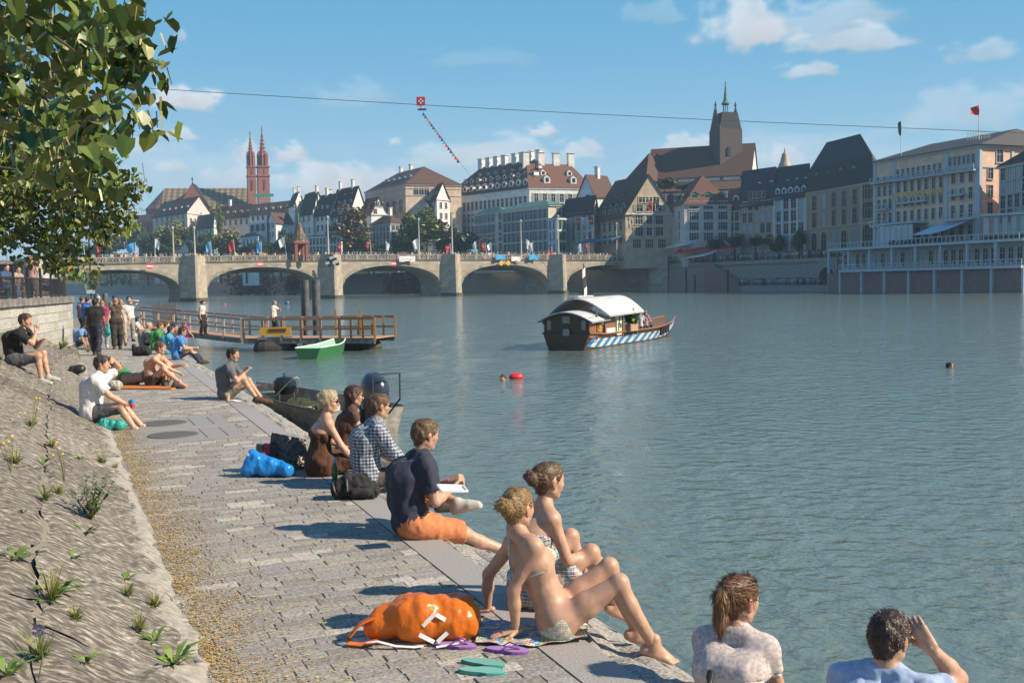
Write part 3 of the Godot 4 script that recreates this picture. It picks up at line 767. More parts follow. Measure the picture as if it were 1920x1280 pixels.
	for q in [[0.0,1.36,0.36,0.3],[0.84,1.12,0.2,0.44],[-0.84,1.12,0.2,0.44]]:
		var w:=MB.new();w.box(V(-7.26,q[1],q[0]),V(0.03,q[3],q[2]));part(t,"stern_window",w,mat("pane_pale",Color(0.22,0.22,0.2),0.15))
	var vb:=MB.new();vb.cbox(V(-7.33,0.82,0.02),V(0.16,0.34,0.34),0.05);part(t,"stern_box",vb,m_("steel"))
	for q in [[-6.3,1.3],[-3.3,1.4],[-1.6,1.5],[-5.6,-1.3],[-1.6,-1.4]]:
		var p:=MB.new();p.box(V(q[0],1.05,q[1]*0.82),V(0.08,1.25,0.08));part(t,"roof_post",p,m_("wood_boat"))
	var nb:=MB.new();nb.box(V(-4.7,0.76,1.11),V(1.1,0.26,0.03));part(t,"notice_board",nb,m_("white"))
	var ps:=MB.new();ps.box(V(-3.7,1.02,1.14),V(0.62,1.0,0.03));var pb:=part(t,"poster",ps,mat("cream",Color(0.62,0.58,0.42),0.7))
	for q in [[-3.7,1.2,.16,.5],[-3.58,.95,.26,.2],[-3.83,.9,.1,.4]]:
		var b:=MB.new();b.box(V(q[0],q[1],1.165),V(q[2],q[3],0.01));part(pb,"poster_print",b,mat("poster_green",Color(0.03,0.14,0.06),0.7))
	var pbx:=MB.new();pbx.cbox(V(-2.3,0.82,1.26),V(1.0,0.36,0.3),0.03);part(t,"planter",pbx,m_("wood_red"))
	var fl:=MB.new();fl.box(V(-4.6,2.36,-0.4),V(1.8,0.04,0.5));part(t,"roof_hatch",fl,m_("white"))
	# mast with furled pennants
	var ms:=MB.new();ms.tube([V(-3.4,2.25,-0.6),V(-3.8,3.9,-0.6)],[0.05,0.03],6);ms.bar(V(-3.45,2.5,-1.0),V(-3.45,2.5,-0.2),0.05,0.05);part(t,"mast",ms,m_("wood_dark"))
	for q in [[0.0,"cloth_white"],[0.45,"cloth_dark"],[0.9,"cloth_white"]]:
		var f:=MB.new();f.grid(func(u,v): return V(-3.52-q[0]*0.2-u*0.13,2.9+q[0]-v*0.42-u*0.2,-0.6+0.05*sin(u*5)),4,3);part(t,"pennant",f,m_(q[1]))
	# tyre fenders at the bow
	for i in 4:
		var f:=MB.new();var x:=1.9+i*0.5;f.tube([V(x,0.62+i*.03,beam.call(x)+0.1),V(x-0.08,0.22+i*.03,beam.call(x)+0.06)],[0.08,0.08],8);part(t,"fender",f,m_("black"))
	# potted plants, a separate thing standing in the planter
	var g:=MB.new();g.tint=true
	for i in 420:
		var c:=V(rf(-2.75,-1.85),0,1.26)+V(0,1.05+absf(rng.randfn(0,0.22)),rf(-0.22,0.22));var a:=Basis(Vector3.UP,rf(0,TAU))*Basis(Vector3.RIGHT,rf(-1,1));var s:=rf(0.05,0.1)
		g.col=Color(0.10,0.19,0.04).lerp(Color(0.05,0.11,0.03),rng.randf());g.quad(c+a*V(-s,0,0),c+a*V(0,0,s*1.6),c+a*V(s,0,0),c+a*V(0,0,-s*1.6))
	var plant:=solo("planter_bush",g,mat("leafvc",Color.WHITE,0.6,{"vc": true,"two": true,"backlight": Color(0.1,0.14,0.03)}),"bushy green plants growing in the ferry's wooden planter","plant");plant.transform=t.transform
	ferry_xf=t.transform
	# cable across the river, marker board, tether with pennants
	var z:=95.0;var cb:=MB.new();var pts:=[]
	for i in 40: var px:=200.0+i*50.0;var py:=lerpf(163.0,249.0,(px-240.0)/1680.0)+6.0*sin((px-240.0)/1680.0*PI);pts.append(D(px,py,z))
	cb.tube(pts,0.028,5,false);solo("ferry_cable",cb,mat("cable",Color(0.06,0.08,0.09),0.5),"thin dark steel cable stretched high across the river","cable")
	var a:=D(789,205,z);var mk:=thing("cable_marker","red square board with white cross riding on the high cable","sign",a)
	var bd:=MB.new();bd.box(V(0,0.75,0),V(0.8,0.8,0.08));part(mk,"board",bd,m_("red"))
	var cx:=MB.new();cx.box(V(0,0.75,0.05),V(0.5,0.15,0.03));cx.box(V(0,0.75,0.05),V(0.15,0.5,0.03));part(mk,"cross",cx,m_("white"))
	var pu:=MB.new();pu.box(V(0.1,0.0,0),V(0.8,0.14,0.14));pu.bar(V(0,0,0),V(0,0.4,0),0.05,0.05);part(mk,"trolley",pu,m_("black"))
	var e: Vector3=t.transform*V(-5.0,2.1,-0.4);var rope:=MB.new();var rpts:=[];var mid:=D(862,325,82.0)
	for i in 25:
		var u:=i/24.0;rpts.append(a.lerp(e,u)+V(0,-1.2*sin(u*PI),0)+(V(0.6,0,0)*sin(u*PI)))
	var te:=thing("tether_rope","rope slanting from the cable to the ferry, small pennants along its upper end","rope",a)
	rope.tube(rpts,0.012,5,false);part(te,"rope",rope,m_("cable")).position=-a
	for i in 17:
		var u:=0.02+i*0.0185;var idx:=u*24.0;var p: Vector3=rpts[int(idx)].lerp(rpts[int(idx)+1],idx-int(idx));var f:=MB.new();f.tri(p+V(0,0.02,0),p+V(0.22,-0.3,0.0),p+V(-0.05,-0.34,0.05));f.tri(p+V(0,0.02,0.01),p+V(-0.05,-0.34,0.06),p+V(0.22,-0.3,0.01))
		part(te,"pennant",f,[m_("cloth_dark"),m_("cloth_dark"),m_("verdigris"),m_("cloth_red")][i % 4]).position=-a
	# mooring buoy upstream of the ferry
	var bu:=MB.new();bu.lathe([[0.0,-0.3],[0.45,-0.1],[0.5,0.15],[0.35,0.5],[0.0,0.62]],14);bu.tube([V(0.3,0.1,0),V(0.8,0.05,0)],[0.14,0.1],6)
	var bo:=solo("buoy",bu,mat("buoy_blue",Color(0.02,0.08,0.16),0.5),"dark blue round buoy floating beside the ferry's stern","buoy");bo.position=P(1029,607,0)
	var b2:=solo("buoy",bu,m_("buoy_blue"),"dark blue round buoy floating beyond the jetty, near the swimmers","buoy");b2.position=P(538,570,0)
var ferry_xf: Transform3D

# ---------- jetty with gangway and mooring piles
func build_jetty():
	rng.seed=9
	var q0:=W(inner(61)+0.3,1.0,61.0);var q1:=D(478,632,49.5);var q2:=D(722,632,48.0);q1.y=0.58;q2.y=0.58
	q0=D(240,607,58.0)
	var run:=func(label: String,called: String,a: Vector3,b: Vector3,wide: float,n: int,mm: Material,dm: Material):
		var t:=thing(called,label,"jetty",a)
		var d:=(b-a);var l:=Vector2(d.x,d.z).length();var fwd:=d/l;var side:=V(-d.z,0,d.x).normalized()*wide
		if side.z<0: side=-side
		for i in n*5:   # deck planks
			var x0:=l*i/(n*5);var m:=MB.new();var c:=a+fwd*(x0+l/(n*10))-a
			m.box(c,V(l/(n*5)-0.02,0.05,wide*1.0),Basis(fwd.normalized(),Vector3.UP,side.normalized()));part(t,"plank",m,dm)
		for e in [-0.5,0.5]:
			var be:=MB.new();be.bar(side*e+V(0,-0.14,0),d+side*e+V(0,-0.14,0),0.1,0.2);part(t,"beam",be,m_("concrete"))
			for i in n+1:
				var c: Vector3=d*(float(i)/n)+side*e;var po:=MB.new();po.box(c+V(0,0.42,0),V(0.1,1.12,0.1));part(t,"post",po,mm)
			for y in [0.93,0.45]:
				var ra:=MB.new();ra.bar(side*e*1.04+V(0,y,0),d+side*e*1.04+V(0,y,0),0.05,0.12 if y>0.5 else 0.09);part(t,"rail",ra,mm)
		return t
	run.call("sloping wooden gangway with pale pink rails from the promenade to the floats","gangway",q0,q1,1.5,8,m_("wood_pale"),m_("wood_red"))
	run.call("floating landing stage with wooden rails between the two steel piles","landing_stage",q1,D(655,632,48.5)*V(1,0,1)+V(0,0.58,0),2.4,5,m_("wood_red"),m_("wood_red"))
	run.call("orange wooden end section of the landing stage with tall posts","stage_end",D(657,632,48.5)*V(1,0,1)+V(0,0.58,0),q2,2.4,3,m_("wood_orange"),m_("wood_red"))
	for x in [630,676]:
		var p:=D(x,632,49.5);p.y=0.5;var m:=MB.new();m.box(V(0,0.68,0),V(0.1,1.36,0.1));var o:=solo("tall_post",m,m_("wood_orange"),"tall thin orange post above the stage rail, "+("nearer the steel piles" if x==630 else "over the orange end section"),"post","tall posts on the landing stage");o.position=p
	var fg:=mat("float_rubber",Color(0.09,0.075,0.065),0.6,{"tex": tex.patch,"scale": 0.7})
	var i:=0
	for q in [[513,48.3],[672,48.6]]:
		var c:=G(q[0],q[1],0.1);var t:=thing("float_tank",["dark rounded float tank under the yellow board of the landing stage","dark rounded float tank under the orange end of the landing stage"][i],"float",c,0.12);i+=1
		var m:=MB.new();var pr:=[[0.0,-1.05],[0.22,-0.98],[0.4,-0.75],[0.46,-0.45],[0.46,0.45],[0.4,0.75],[0.22,0.98],[0.0,1.05]]
		m.lathe(pr,18,Vector3.ZERO,Basis(Vector3.BACK,PI/2));part(t,"tank",m,fg)
		var s:=MB.new();s.box(V(0,0.42,-0.1),V(0.7,0.3,0.5));s.box(V(0,0.5,-0.1),V(1.6,0.12,0.7));part(t,"saddle",s,m_("steel"))
	var yb:=thing("yellow_board","long yellow and dark board on the side of the landing stage","sign",D(516,621,46.9))
	var b1:=MB.new();b1.box(Vector3.ZERO,V(1.45,0.38,0.06));part(yb,"board",b1,mat("ochre",Color(0.55,0.30,0.04),0.6));var b2:=MB.new();b2.box(V(0.1,0.05,0.045),V(0.8,0.14,0.02));part(yb,"dark_panel",b2,m_("wood_dark"))
	for q in [[571,52.6],[592,52.0]]:
		var m:=MB.new();var c:=G(q[0],q[1],0);var top:=D(q[0],525,q[1]).y;m.lathe([[0.215,-1.0],[0.215,top-0.02],[0.2,top],[0.0,top]],20)
		var o:=solo("mooring_pile",m,mat("pile",Color(0.15,0.16,0.165),0.55,{"tex": tex.patch,"scale": 0.4}),"tall grey steel pile "+("with the green boat moored before it" if q[0]==592 else "left of its twin, beside the man on the landing stage"),"pile");o.position=c
	# slatted timber gate on the gangway
	var ga:=thing("slatted_gate","grey slatted timber gate standing on the gangway","gate",D(309,613,55.5))
	for k in 15:
		var m:=MB.new();m.box(V(-0.62+k*0.089,0.62+0.04*sin(k*2.0),0),V(0.055,1.3+0.08*sin(k*5.0),0.03));part(ga,"slat",m,mat("grey_wood",Color(0.24,0.21,0.18),0.85,{"tex": tex.grain,"scale": 3.0}))
	for y in [0.25,0.8]: var m:=MB.new();m.box(V(0,y,-0.03),V(1.36,0.08,0.03));part(ga,"rail",m,m_("grey_wood"))
	# green punt
	var t:=thing("green_punt","small green and white wooden punt tied to the landing stage","boat",G(604,44.0,0))
	t.rotation.y=deg_to_rad(80)   # local x points to the bow
	var gm:=mat("green_paint",Color(0.035,0.17,0.06),0.4);var gw:=mat("green_in",Color(0.22,0.42,0.33),0.6)
	var pun:=func(half0,half1,y0,off):
		var m:=MB.new()
		for e in [1,-1]:
			m.grid(func(u,v):
				var x:=lerpf(-1.9,2.0,u if e>0 else 1-u);var w=lerpf(half0,half1,v)*(1.0-0.5*pow(clampf((x-0.2)/1.8,0,1),2.0))-off
				return V(x,lerpf(y0+0.18*pow(maxf(0,x/2.0),2),0.46+0.16*pow(maxf(0,x/2.0),2),v),w*e),12,3)
		return m
	var ho: MB=pun.call(0.34,0.55,-0.12,0.0);part(t,"hull",ho,gm)
	var inn: MB=pun.call(0.34,0.55,0.06,0.04);part(t,"inside",inn,gw)
	var tr:=MB.new();tr.prism([Vector2(-0.34,-0.12),Vector2(0.34,-0.12),Vector2(0.56,0.46),Vector2(-0.56,0.46)],V(-1.93,0,0),V(-1.88,0,0),V(0,0,1),V(0,1,0));part(t,"transom",tr,gm)
	var bo:=MB.new();bo.prism([Vector2(-0.17,0.06),Vector2(0.17,0.06),Vector2(0.28,0.62),Vector2(-0.28,0.62)],V(1.98,0,0),V(2.03,0,0),V(0,0,1),V(0,1,0));part(t,"bow_board",bo,gm)
	for e in [1,-1]:
		var gun:=[];for k in 13: var x:=lerpf(-1.92,2.0,k/12.0);gun.append(V(x,0.475+0.16*pow(maxf(0,x/2.0),2),e*0.55*(1.0-0.5*pow(clampf((x-0.2)/1.8,0,1),2.0))))
		var g:=MB.new();g.tube(gun,0.03,6);part(t,"gunwale",g,m_("white"))
	for x in [-0.9,0.6]: var s:=MB.new();s.box(V(x,0.3,0),V(0.25,0.03,0.9));part(t,"thwart",s,gw)
	var fl:=MB.new();fl.quad(V(-1.88,-0.02,0.38),V(1.9,0.1,0.2),V(1.9,0.1,-0.2),V(-1.88,-0.02,-0.38));part(t,"floor",fl,gw)

# ---------- aluminium workboat with outboard
func build_workboat():
	rng.seed=15
	var al:=mat("alu",Color(0.50,0.465,0.41),0.42,{"metal": 0.3,"tex": tex.patch,"scale": 0.9,"nrm": tex.rub,"nscale": 0.25});var ali:=mat("alu_in",Color(0.46,0.43,0.38),0.55,{"metal": 0.2,"tex": tex.patch,"scale": 1.2})
	var st:=V(-2.93,0,-20.25);var bow:=V(-6.15,0,-24.35);var d:=(bow-st);var L:=d.length();d=d.normalized();var r:=V(-d.z,0,d.x)
	var t:=thing("workboat","bare aluminium workboat with dark outboard motor moored beside the quay","boat",st);t.transform.basis=Basis(d,Vector3.UP,r)
	var half:=func(u: float,v: float)->float: return lerpf(0.62,0.84,v)*(1.0-0.9*pow(u,3.4))+0.01
	var yy:=func(u: float,v: float)->float: return lerpf(-0.18+0.36*pow(u,4.0),0.52+0.18*pow(u,2.5),v)
	var side:=func(u: float,v: float,e: float,off: float)->Vector3: return V(u*L+0.25*pow(u,6.0)*v,yy.call(u,v)+off*0.5,e*maxf(0.0,half.call(u,v)-off))
	for o in [[0.0,"hull",al],[0.035,"inner_skin",ali]]:
		var m:=MB.new()
		for e in [1.0,-1.0]:
			m.grid(func(u,v): return side.call(u if e>0 else 1-u,v,e,o[0]),20,5)
			m.grid(func(u,v): var p:Vector3=side.call(u if e<0 else 1-u,0.0,e,o[0]);return V(p.x,p.y,p.z*v),20,2)
		if o[0]==0.0: m.prism([Vector2(-0.62,-0.18),Vector2(0.62,-0.18),Vector2(0.84,0.52),Vector2(0.3,0.52),Vector2(0.26,0.42),Vector2(-0.26,0.42),Vector2(-0.3,0.52),Vector2(-0.84,0.52)],V(-0.03,0,0),V(0.03,0,0),V(0,0,1),V(0,1,0))
		part(t,o[1],m,o[2])
	for e in [1.0,-1.0]:
		var g:=MB.new();var p:=[];for i in 18: p.append(side.call(i/17.0,1.0,e,-0.005)+V(0,0.01,0));g.tube(p,0.026,7);part(t,"gunwale",g,ali)
	var fl:=MB.new();fl.grid(func(u,v): return V(0.05+u*L*0.9,0.06+0.3*pow(u,5),(0.6*(1.0-0.9*pow(u*0.9,3.4)))*(1-2*v)),10,2);part(t,"floor",fl,ali)
	for x in [1.3,2.9]: var s:=MB.new();s.cbox(V(x,0.34,0),V(0.3,0.05,1.44),0.01);part(t,"thwart",s,ali)
	var fd:=MB.new();fd.cbox(V(L*0.86,0.52,0),V(0.55,0.05,0.55),0.01);part(t,"bow_deck",fd,ali)
	# outboard, tilted up
	var om:=MB.new();var ob:=thing("outboard_motor","dark blue outboard motor tilted up on the aluminium boat's stern","outboard motor",st);ob.transform=t.transform
	var tilt:=Transform3D(Basis(Vector3.BACK,0.3).scaled(Vector3.ONE*1.22),V(-0.16,0.58,0))
	var cow:=MB.new();var pr:=[]
	cow.grid(func(u,v):
		var a=TAU*u;var y:=lerpf(0.0,0.62,v);var k:=sqrt(maxf(0.0,1.0-pow(maxf(0.0,(v-0.45)/0.55),2.4)));var w:=lerpf(0.8,1.0,minf(1.0,v*3.0))*k
		return tilt*V(cos(a)*0.30*w-0.05+0.06*v,y,sin(a)*0.22*w),22,14)
	part(ob,"cowling",cow,mat("cowl",Color(0.022,0.032,0.05),0.22,{"coat": 0.6}))
	var mid:=MB.new();mid.tube([tilt*V(-0.05,0.05,0),tilt*V(-0.08,-0.5,0),tilt*V(-0.1,-0.8,0)],[0.2,0.13,0.1],10,true,0.6);part(ob,"midsection",mid,m_("cowl"))
	var low:=MB.new();low.tube([tilt*V(0.12,-0.85,0),tilt*V(-0.1,-0.85,0),tilt*V(-0.4,-0.85,0)],[0.03,0.1,0.06],10);low.box(tilt*V(-0.12,-0.72,0),V(0.42,0.03,0.26),tilt.basis);part(ob,"gearcase",low,m_("cowl"))
	var br:=MB.new();br.box(V(-0.06,0.42,0.16),V(0.12,0.5,0.05));br.box(V(-0.06,0.42,-0.16),V(0.12,0.5,0.05));br.box(V(-0.02,0.3,0),V(0.06,0.2,0.36));part(ob,"clamp_bracket",br,m_("black"))
	var ca:=MB.new();var cp:=[V(-0.2,-0.05,0.22),V(-0.42,0.3,0.25),V(-0.3,0.7,0.25),V(-0.3,0.7,-0.25),V(-0.42,0.3,-0.25),V(-0.2,-0.05,-0.22)]
	for i in 5: ca.bar(tilt*cp[i],tilt*cp[i+1],0.025,0.025)
	part(ob,"guard_frame",ca,m_("black"))
	var pp:=MB.new();for i in 3: pp.box(tilt*(V(-0.42,-0.85,0)+Basis(Vector3.RIGHT,TAU*i/3)*V(0,0.11,0)),V(0.03,0.2,0.11),tilt.basis*Basis(Vector3.RIGHT,TAU*i/3)*Basis(Vector3.UP,0.5))
	part(ob,"propeller",pp,m_("steel"))
	# load in the boat
	var gr:=thing("kettle_grill","black kettle grill with domed lid in the bow of the aluminium boat","grill",Vector3.ZERO);gr.transform=t.transform*Transform3D(Basis.IDENTITY,V(L*0.76,0.3,0.1))
	var k1:=MB.new();k1.lathe([[0.0,0.2],[0.2,0.24],[0.27,0.4],[0.275,0.43]],20);part(gr,"bowl",k1,mat("enamel",Color(0.012,0.016,0.022),0.15));var k2:=MB.new();k2.lathe([[0.28,0.435],[0.26,0.54],[0.17,0.63],[0.0,0.66]],20);part(gr,"lid",k2,m_("enamel"));var k3:=MB.new();k3.tube([V(-0.05,0.65,0),V(-0.05,0.7,0),V(0.05,0.7,0),V(0.05,0.65,0)],0.012,6);part(gr,"lid_handle",k3,m_("wood_dark"))
	for i in 3: var lg:=MB.new();var a:=TAU*i/3;lg.tube([V(cos(a)*0.2,0.28,sin(a)*0.2),V(cos(a)*0.26,-0.2,sin(a)*0.26)],0.012,6);part(gr,"leg",lg,m_("steel"))
	var ropes:=mat("rope",Color(0.50,0.44,0.34),0.9)
	var rp:=MB.new();var coil:=[]
	for i in 60: var a:=i*0.62;var rr:=0.16+0.03*sin(i*1.7);coil.append(V(L*0.55+cos(a)*rr*1.3,0.16+i*0.0032,0.1+sin(a)*rr))
	rp.tube(coil,0.016,6);var ro:=solo("rope_coil",rp,ropes,"pale rope lying coiled in the middle of the aluminium boat","rope");ro.transform=t.transform
	var tarp:=MB.new();tarp.grid(func(u,v): return V(L*(0.5+0.2*u),0.3+0.2*sin(u*PI)*sin(v*PI)+fn.get_noise_2d(u*900,v*900)*0.14,0.5-v),18,16)
	var tp:=solo("camouflage_tarp",tarp,mat("camo",Color(0.10,0.12,0.06),0.9,{"tex": noise_tex("camo",0.03,0.2,1.0,2),"scale": 3.0}),"crumpled green tarpaulin heaped in the aluminium boat","tarpaulin");tp.transform=t.transform
	var cans:=[[0.62,-0.2,0.24,Color(0.45,0.05,0.04),"red jerry can in the aluminium boat near its bow"],[0.4,0.35,0.3,Color(0.5,0.5,0.46),"white plastic canister in the aluminium boat amidships"],[0.12,0.3,0.22,Color(0.62,0.13,0.02),"orange bucket in the stern of the aluminium boat"]]
	for q in cans:
		var c:=MB.new();c.lathe([[0.0,0.0],[0.13,0.0],[0.15,q[2]],[0.06,q[2]+0.05],[0.05,q[2]+0.1],[0.0,q[2]+0.1]],12);var o:=solo("canister",c,mat("can%d" % int(q[0]*100),q[3],0.5),q[4],"canister");o.transform=t.transform*Transform3D(Basis.IDENTITY,V(L*q[0],0.1,q[1]))
	var line:=MB.new();var e0: Vector3=t.transform*V(L*0.97,0.66,0);var e1:=W(inner(27)+0.3,1.02,27.5);var lp:=[]
	for i in 14: var u:=i/13.0;lp.append(e0.lerp(e1,u)-V(0,sin(u*PI)*0.12,0))
	line.tube(lp,0.012,6,false);solo("mooring_line",line,ropes,"taut pale mooring line from the aluminium boat's bow to the quay","rope")
	var wl:=MB.new();var wp:=[];for i in 12: var u:=i/11.0;wp.append(V(L*(0.72-0.1*sin(u*PI)),0.55+0.42*sin(u*PI),-0.2+0.5*u))
	wl.tube(wp,0.012,6,false);var w2:=solo("bow_rope",wl,ropes,"white rope looped over the kettle grill in the boat","rope");w2.transform=t.transform
# ---------- far bank: terrain, walls, houses
var wcache:={}
func win_mesh(w: float,h: float,st: String)->Array:
	var key:="%.2f_%.2f_%s" % [w,h,st]
	if wcache.has(key): return wcache[key]
	var out:=[Vector2(-w/2,-h/2),Vector2(w/2,-h/2)]
	if "a" in st:
		for i in 9: var a:=PI*i/8;out.append(Vector2(cos(a)*w/2,h/2-w/2+sin(a)*w/2))
	else: out.append(Vector2(w/2,h/2));out.append(Vector2(-w/2,h/2))
	var f:=MB.new();var n:=out.size();var fw:=clampf(w*0.09,0.07,0.15);var c:=Vector2(0,0)
	for i in n:
		var j:=(i+1) % n
		var p: Vector2=out[i];var q: Vector2=out[j];var po:=p+Vector2(signf(p.x),0)*fw if not "a" in st else p*(1.0+2*fw/w);var qo:=q+Vector2(signf(q.x),0)*fw if not "a" in st else q*(1.0+2*fw/w)
		if not "a" in st:po.y+=signf(p.y)*fw;qo.y+=signf(q.y)*fw
		var v:=func(a: Vector2,z: float): return V(a.x,a.y,z)
		f.quad(v.call(po,0.16),v.call(qo,0.16),v.call(q,0.16),v.call(p,0.16));f.quad(v.call(qo,0.16),v.call(po,0.16),v.call(po,0),v.call(qo,0));f.quad(v.call(p,0.16),v.call(q,0.16),v.call(q,0.02),v.call(p,0.02))
	f.box(V(0,0,0.07),V(0.07,h,0.05))
	if h>1.4: f.box(V(0,h*0.14,0.07),V(w,0.07,0.05))
	if "t" in st:for x in [-0.25,0.25]:f.box(V(x*w,0,0.07),V(0.1,h,0.06))
	f.box(V(0,-h/2-fw,0.14),V(w+fw*3,0.12,0.3))
	var g:=MB.new()
	for i in range(1,n-1): g.tri(V(out[0].x,out[0].y,0.03),V(out[i].x,out[i].y,0.03),V(out[i+1].x,out[i+1].y,0.03))
	var s:=MB.new();s.box(V(0,0,0.1),V(w*0.46,h,0.06))
	wcache[key]=[f.mesh(),g.mesh(),s.mesh()];return wcache[key]
func window(parent: Node3D,at: Vector3,t: Vector3,w: float,h: float,st: String,fm: Material):
	var ms:=win_mesh(w,h,st.replace("s","").replace("g",""))
	var o:=MeshInstance3D.new();o.name="window";o.mesh=ms[0];o.material_override=fm
	o.transform=Transform3D(Basis(t,Vector3.UP,t.cross(Vector3.UP)),at-parent.position);parent.add_child(o,true)
	part(o,"pane",ms[1],m_("glass") if not ("g" in st and rng.randf()<0.45) else m_("glass_sky"))
	if "s" in st:
		for e in [-1,1]: part(o,"shutter",ms[2],m_("shutter")).position=V(e*w*0.78,0,0)
func put(parent: Node3D,called: String,mb: MB,m: Material)->MeshInstance3D:
	var o:=part(parent,called,mb,m);o.position=-parent.position;return o
func house(called: String,label: String,g: Array,base: float,eave_py: float,roof: String,ridge_py: float,wm: String,rm: String,wins: Array,ex:={})->Node3D:
	var A:=G(g[0],g[1],base);var B:=G(g[2],g[3],base);var C:=G(g[4],g[5],base);var E:=A+C-B
	if ex.has("deep"): C=B+(B-A).cross(Vector3.UP).normalized()*-float(ex.deep);E=A+C-B
	var n:=thing(called,label,ex.get("cat","house"),B,0.0,ex.get("group",""))
	var H: float=D(g[2],eave_py,g[3]).y;var zc=(g[1]+(-C.z))/2.0;var R: float=D(g[2],ridge_py,zc).y
	var up:=func(p: Vector3,y: float): return V(p.x,y,p.z)
	var t0:=(B-A).normalized();var t1:=(C-B).normalized();var n0:=t0.cross(Vector3.UP);var n1:=t1.cross(Vector3.UP)
	var w:=MB.new();w.hexa([E,C,B,A,up.call(E,H),up.call(C,H),up.call(B,H),up.call(A,H)])
	var r:=MB.new();var ov: float=ex.get("over",0.55);var th:=0.28
	var slab:=func(a,b,c,d):
		r.hexa([a-V(0,th,0),b-V(0,th,0),c-V(0,th,0),d-V(0,th,0),a,b,c,d])
	var r0: Vector3;var r1: Vector3
	match roof:
		"gab0","gab1":
			var a:=A;var b:=B;var c:=C;var e:=E;var tt:=t0;var nn:=n0
			if roof=="gab1": a=B;b=C;c=E;e=A;tt=t1;nn=n1
			r0=up.call((a+e)/2,R);r1=up.call((b+c)/2,R)
			w.tri(up.call(b,H),up.call(c,H),r1);w.tri(up.call(e,H),up.call(a,H),r0)
			var dy: float=(R-H)/((a-e).length()/2)*ov
			var oa: Vector3=nn*ov-V(0,dy,0);var ob: Vector3=-nn*ov-V(0,dy,0);var tx:=tt*0.45;var u:=V(0,th+0.05,0)
			slab.call(up.call(a,H)+oa-tx+u,up.call(b,H)+oa+tx+u,r1+tx+u,r0-tx+u);slab.call(up.call(e,H)+ob-tx+u,up.call(c,H)+ob+tx+u,r1+tx+u,r0-tx+u)
		"hip","mans":
			var f: float=ex.get("inset",0.25);var la:=(B-A).length();var lb:=(C-B).length()
			var a:=A;var b:=B;var c:=C;var e:=E
			if lb>la: a=B;b=C;c=E;e=A
			var m0:=(a+e)/2;var m1:=(b+c)/2
			r0=up.call(m0.lerp(m1,f),R);r1=up.call(m1.lerp(m0,f),R)
			var ce:=(a+c)/2;var q:=[]
			for p in [a,b,c,e]: q.append(up.call(p+(p-ce).normalized()*ov*1.4,H-0.1))
			if roof=="mans":
				var q2:=[];var my: float=lerpf(H,R,ex.get("break",0.62))
				for p in [a,b,c,e]: q2.append(up.call(p.lerp(ce,ex.get("brk_in",0.16)),my))
				for i in 4: r.quad(q[i],q[(i+1) % 4],q2[(i+1) % 4],q2[i])
				q=q2
			r.quad(q[0],q[1],r1,r0);r.tri(q[1],q[2],r1);r.quad(q[2],q[3],r0,r1);r.tri(q[3],q[0],r0)
		"flat":
			r.hexa([up.call(E,H),up.call(C,H),up.call(B,H),up.call(A,H),up.call(E,H+0.3),up.call(C,H+0.3),up.call(B,H+0.3) ,up.call(A,H+0.3)])
	put(n,"wall",w,m_(wm));var ro:=put(n,"roof",r,m_(rm))
	if ex.get("cornice",true) and roof!="gab1":
		var k:=MB.new();var q:=[];var ce:=(A+C)/2
		for y in [H-0.55,H-0.12]:
			for p in [E,C,B,A]: q.append(up.call(p+(p-ce).normalized()*0.5,y))
		k.hexa(q);put(n,"cornice",k,m_(ex.get("trim","trim")))
	var zb: float=g[3]
	for x in wins:   # face,cols,rows,w,h,top row py,bottom row py,style,u0,u1,frame
		var p0:=A if x[0]==0 else B;var p1:=B if x[0]==0 else C;var t:=t0 if x[0]==0 else t1
		var y0: float=D(g[2],x[5],zb).y;var y1: float=D(g[2],x[6],zb).y
		for row in x[2]:
			var y:=lerpf(y0,y1,float(row)/maxi(1,x[2]-1))
			for c in x[1]:
				var u:=lerpf(x[8],x[9],(c+0.5)/x[1]);window(n,up.call(p0.lerp(p1,u),y),t,x[3],x[4],x[7],m_(x[10] if x.size()>10 else "trim"))
	for x in ex.get("dormers",[]):   # face,count,fraction up the roof,w,h,u0,u1
		var p0:=A if x[0]==0 else B;var p1:=B if x[0]==0 else C;var t:=t0 if x[0]==0 else t1;var nn:=n0 if x[0]==0 else n1
		var half:=((C-B).length() if x[0]==0 else (B-A).length())/2
		for c in x[1]:
			var u:=lerpf(x[5],x[6],(c+0.5)/x[1]);var fr: float=x[2]
			var at: Vector3=up.call(p0.lerp(p1,u),lerpf(H,R,fr))-nn*half*fr
			if roof=="mans": at=up.call(p0.lerp(p1,u),lerpf(H,R,fr))-nn*half*ex.get("brk_in",0.16)*fr/ex.get("break",0.62)*2.0
			var d:=MB.new();var w2: float=x[3]/2;var h2: float=x[4];var dep:=h2*1.1
			d.prism([Vector2(-w2,0),Vector2(w2,0),Vector2(w2,h2*0.72),Vector2(0,h2),Vector2(-w2,h2*0.72)],at+nn*0.35,at-nn*dep,t,Vector3.UP)
			var dd:=put(n,"dormer",d,m_(ex.get("dmat","white_wall")));var pn:=MB.new();pn.box(at+nn*0.37+V(0,h2*0.38,0),V(x[3]*0.55,h2*0.5,0.04),Basis(t,Vector3.UP,nn));part(dd,"pane",pn,m_("glass"))
			var cap:=MB.new();var a:=at+V(0,h2+0.06,0)
			for e in [-1,1]: cap.quad(a+nn*0.5,a-nn*dep,a-nn*dep+t*e*(w2+0.15)-V(0,h2*0.34,0),a+nn*0.5+t*e*(w2+0.15)-V(0,h2*0.34,0))
			part(dd,"dormer_roof",cap,m_(rm))
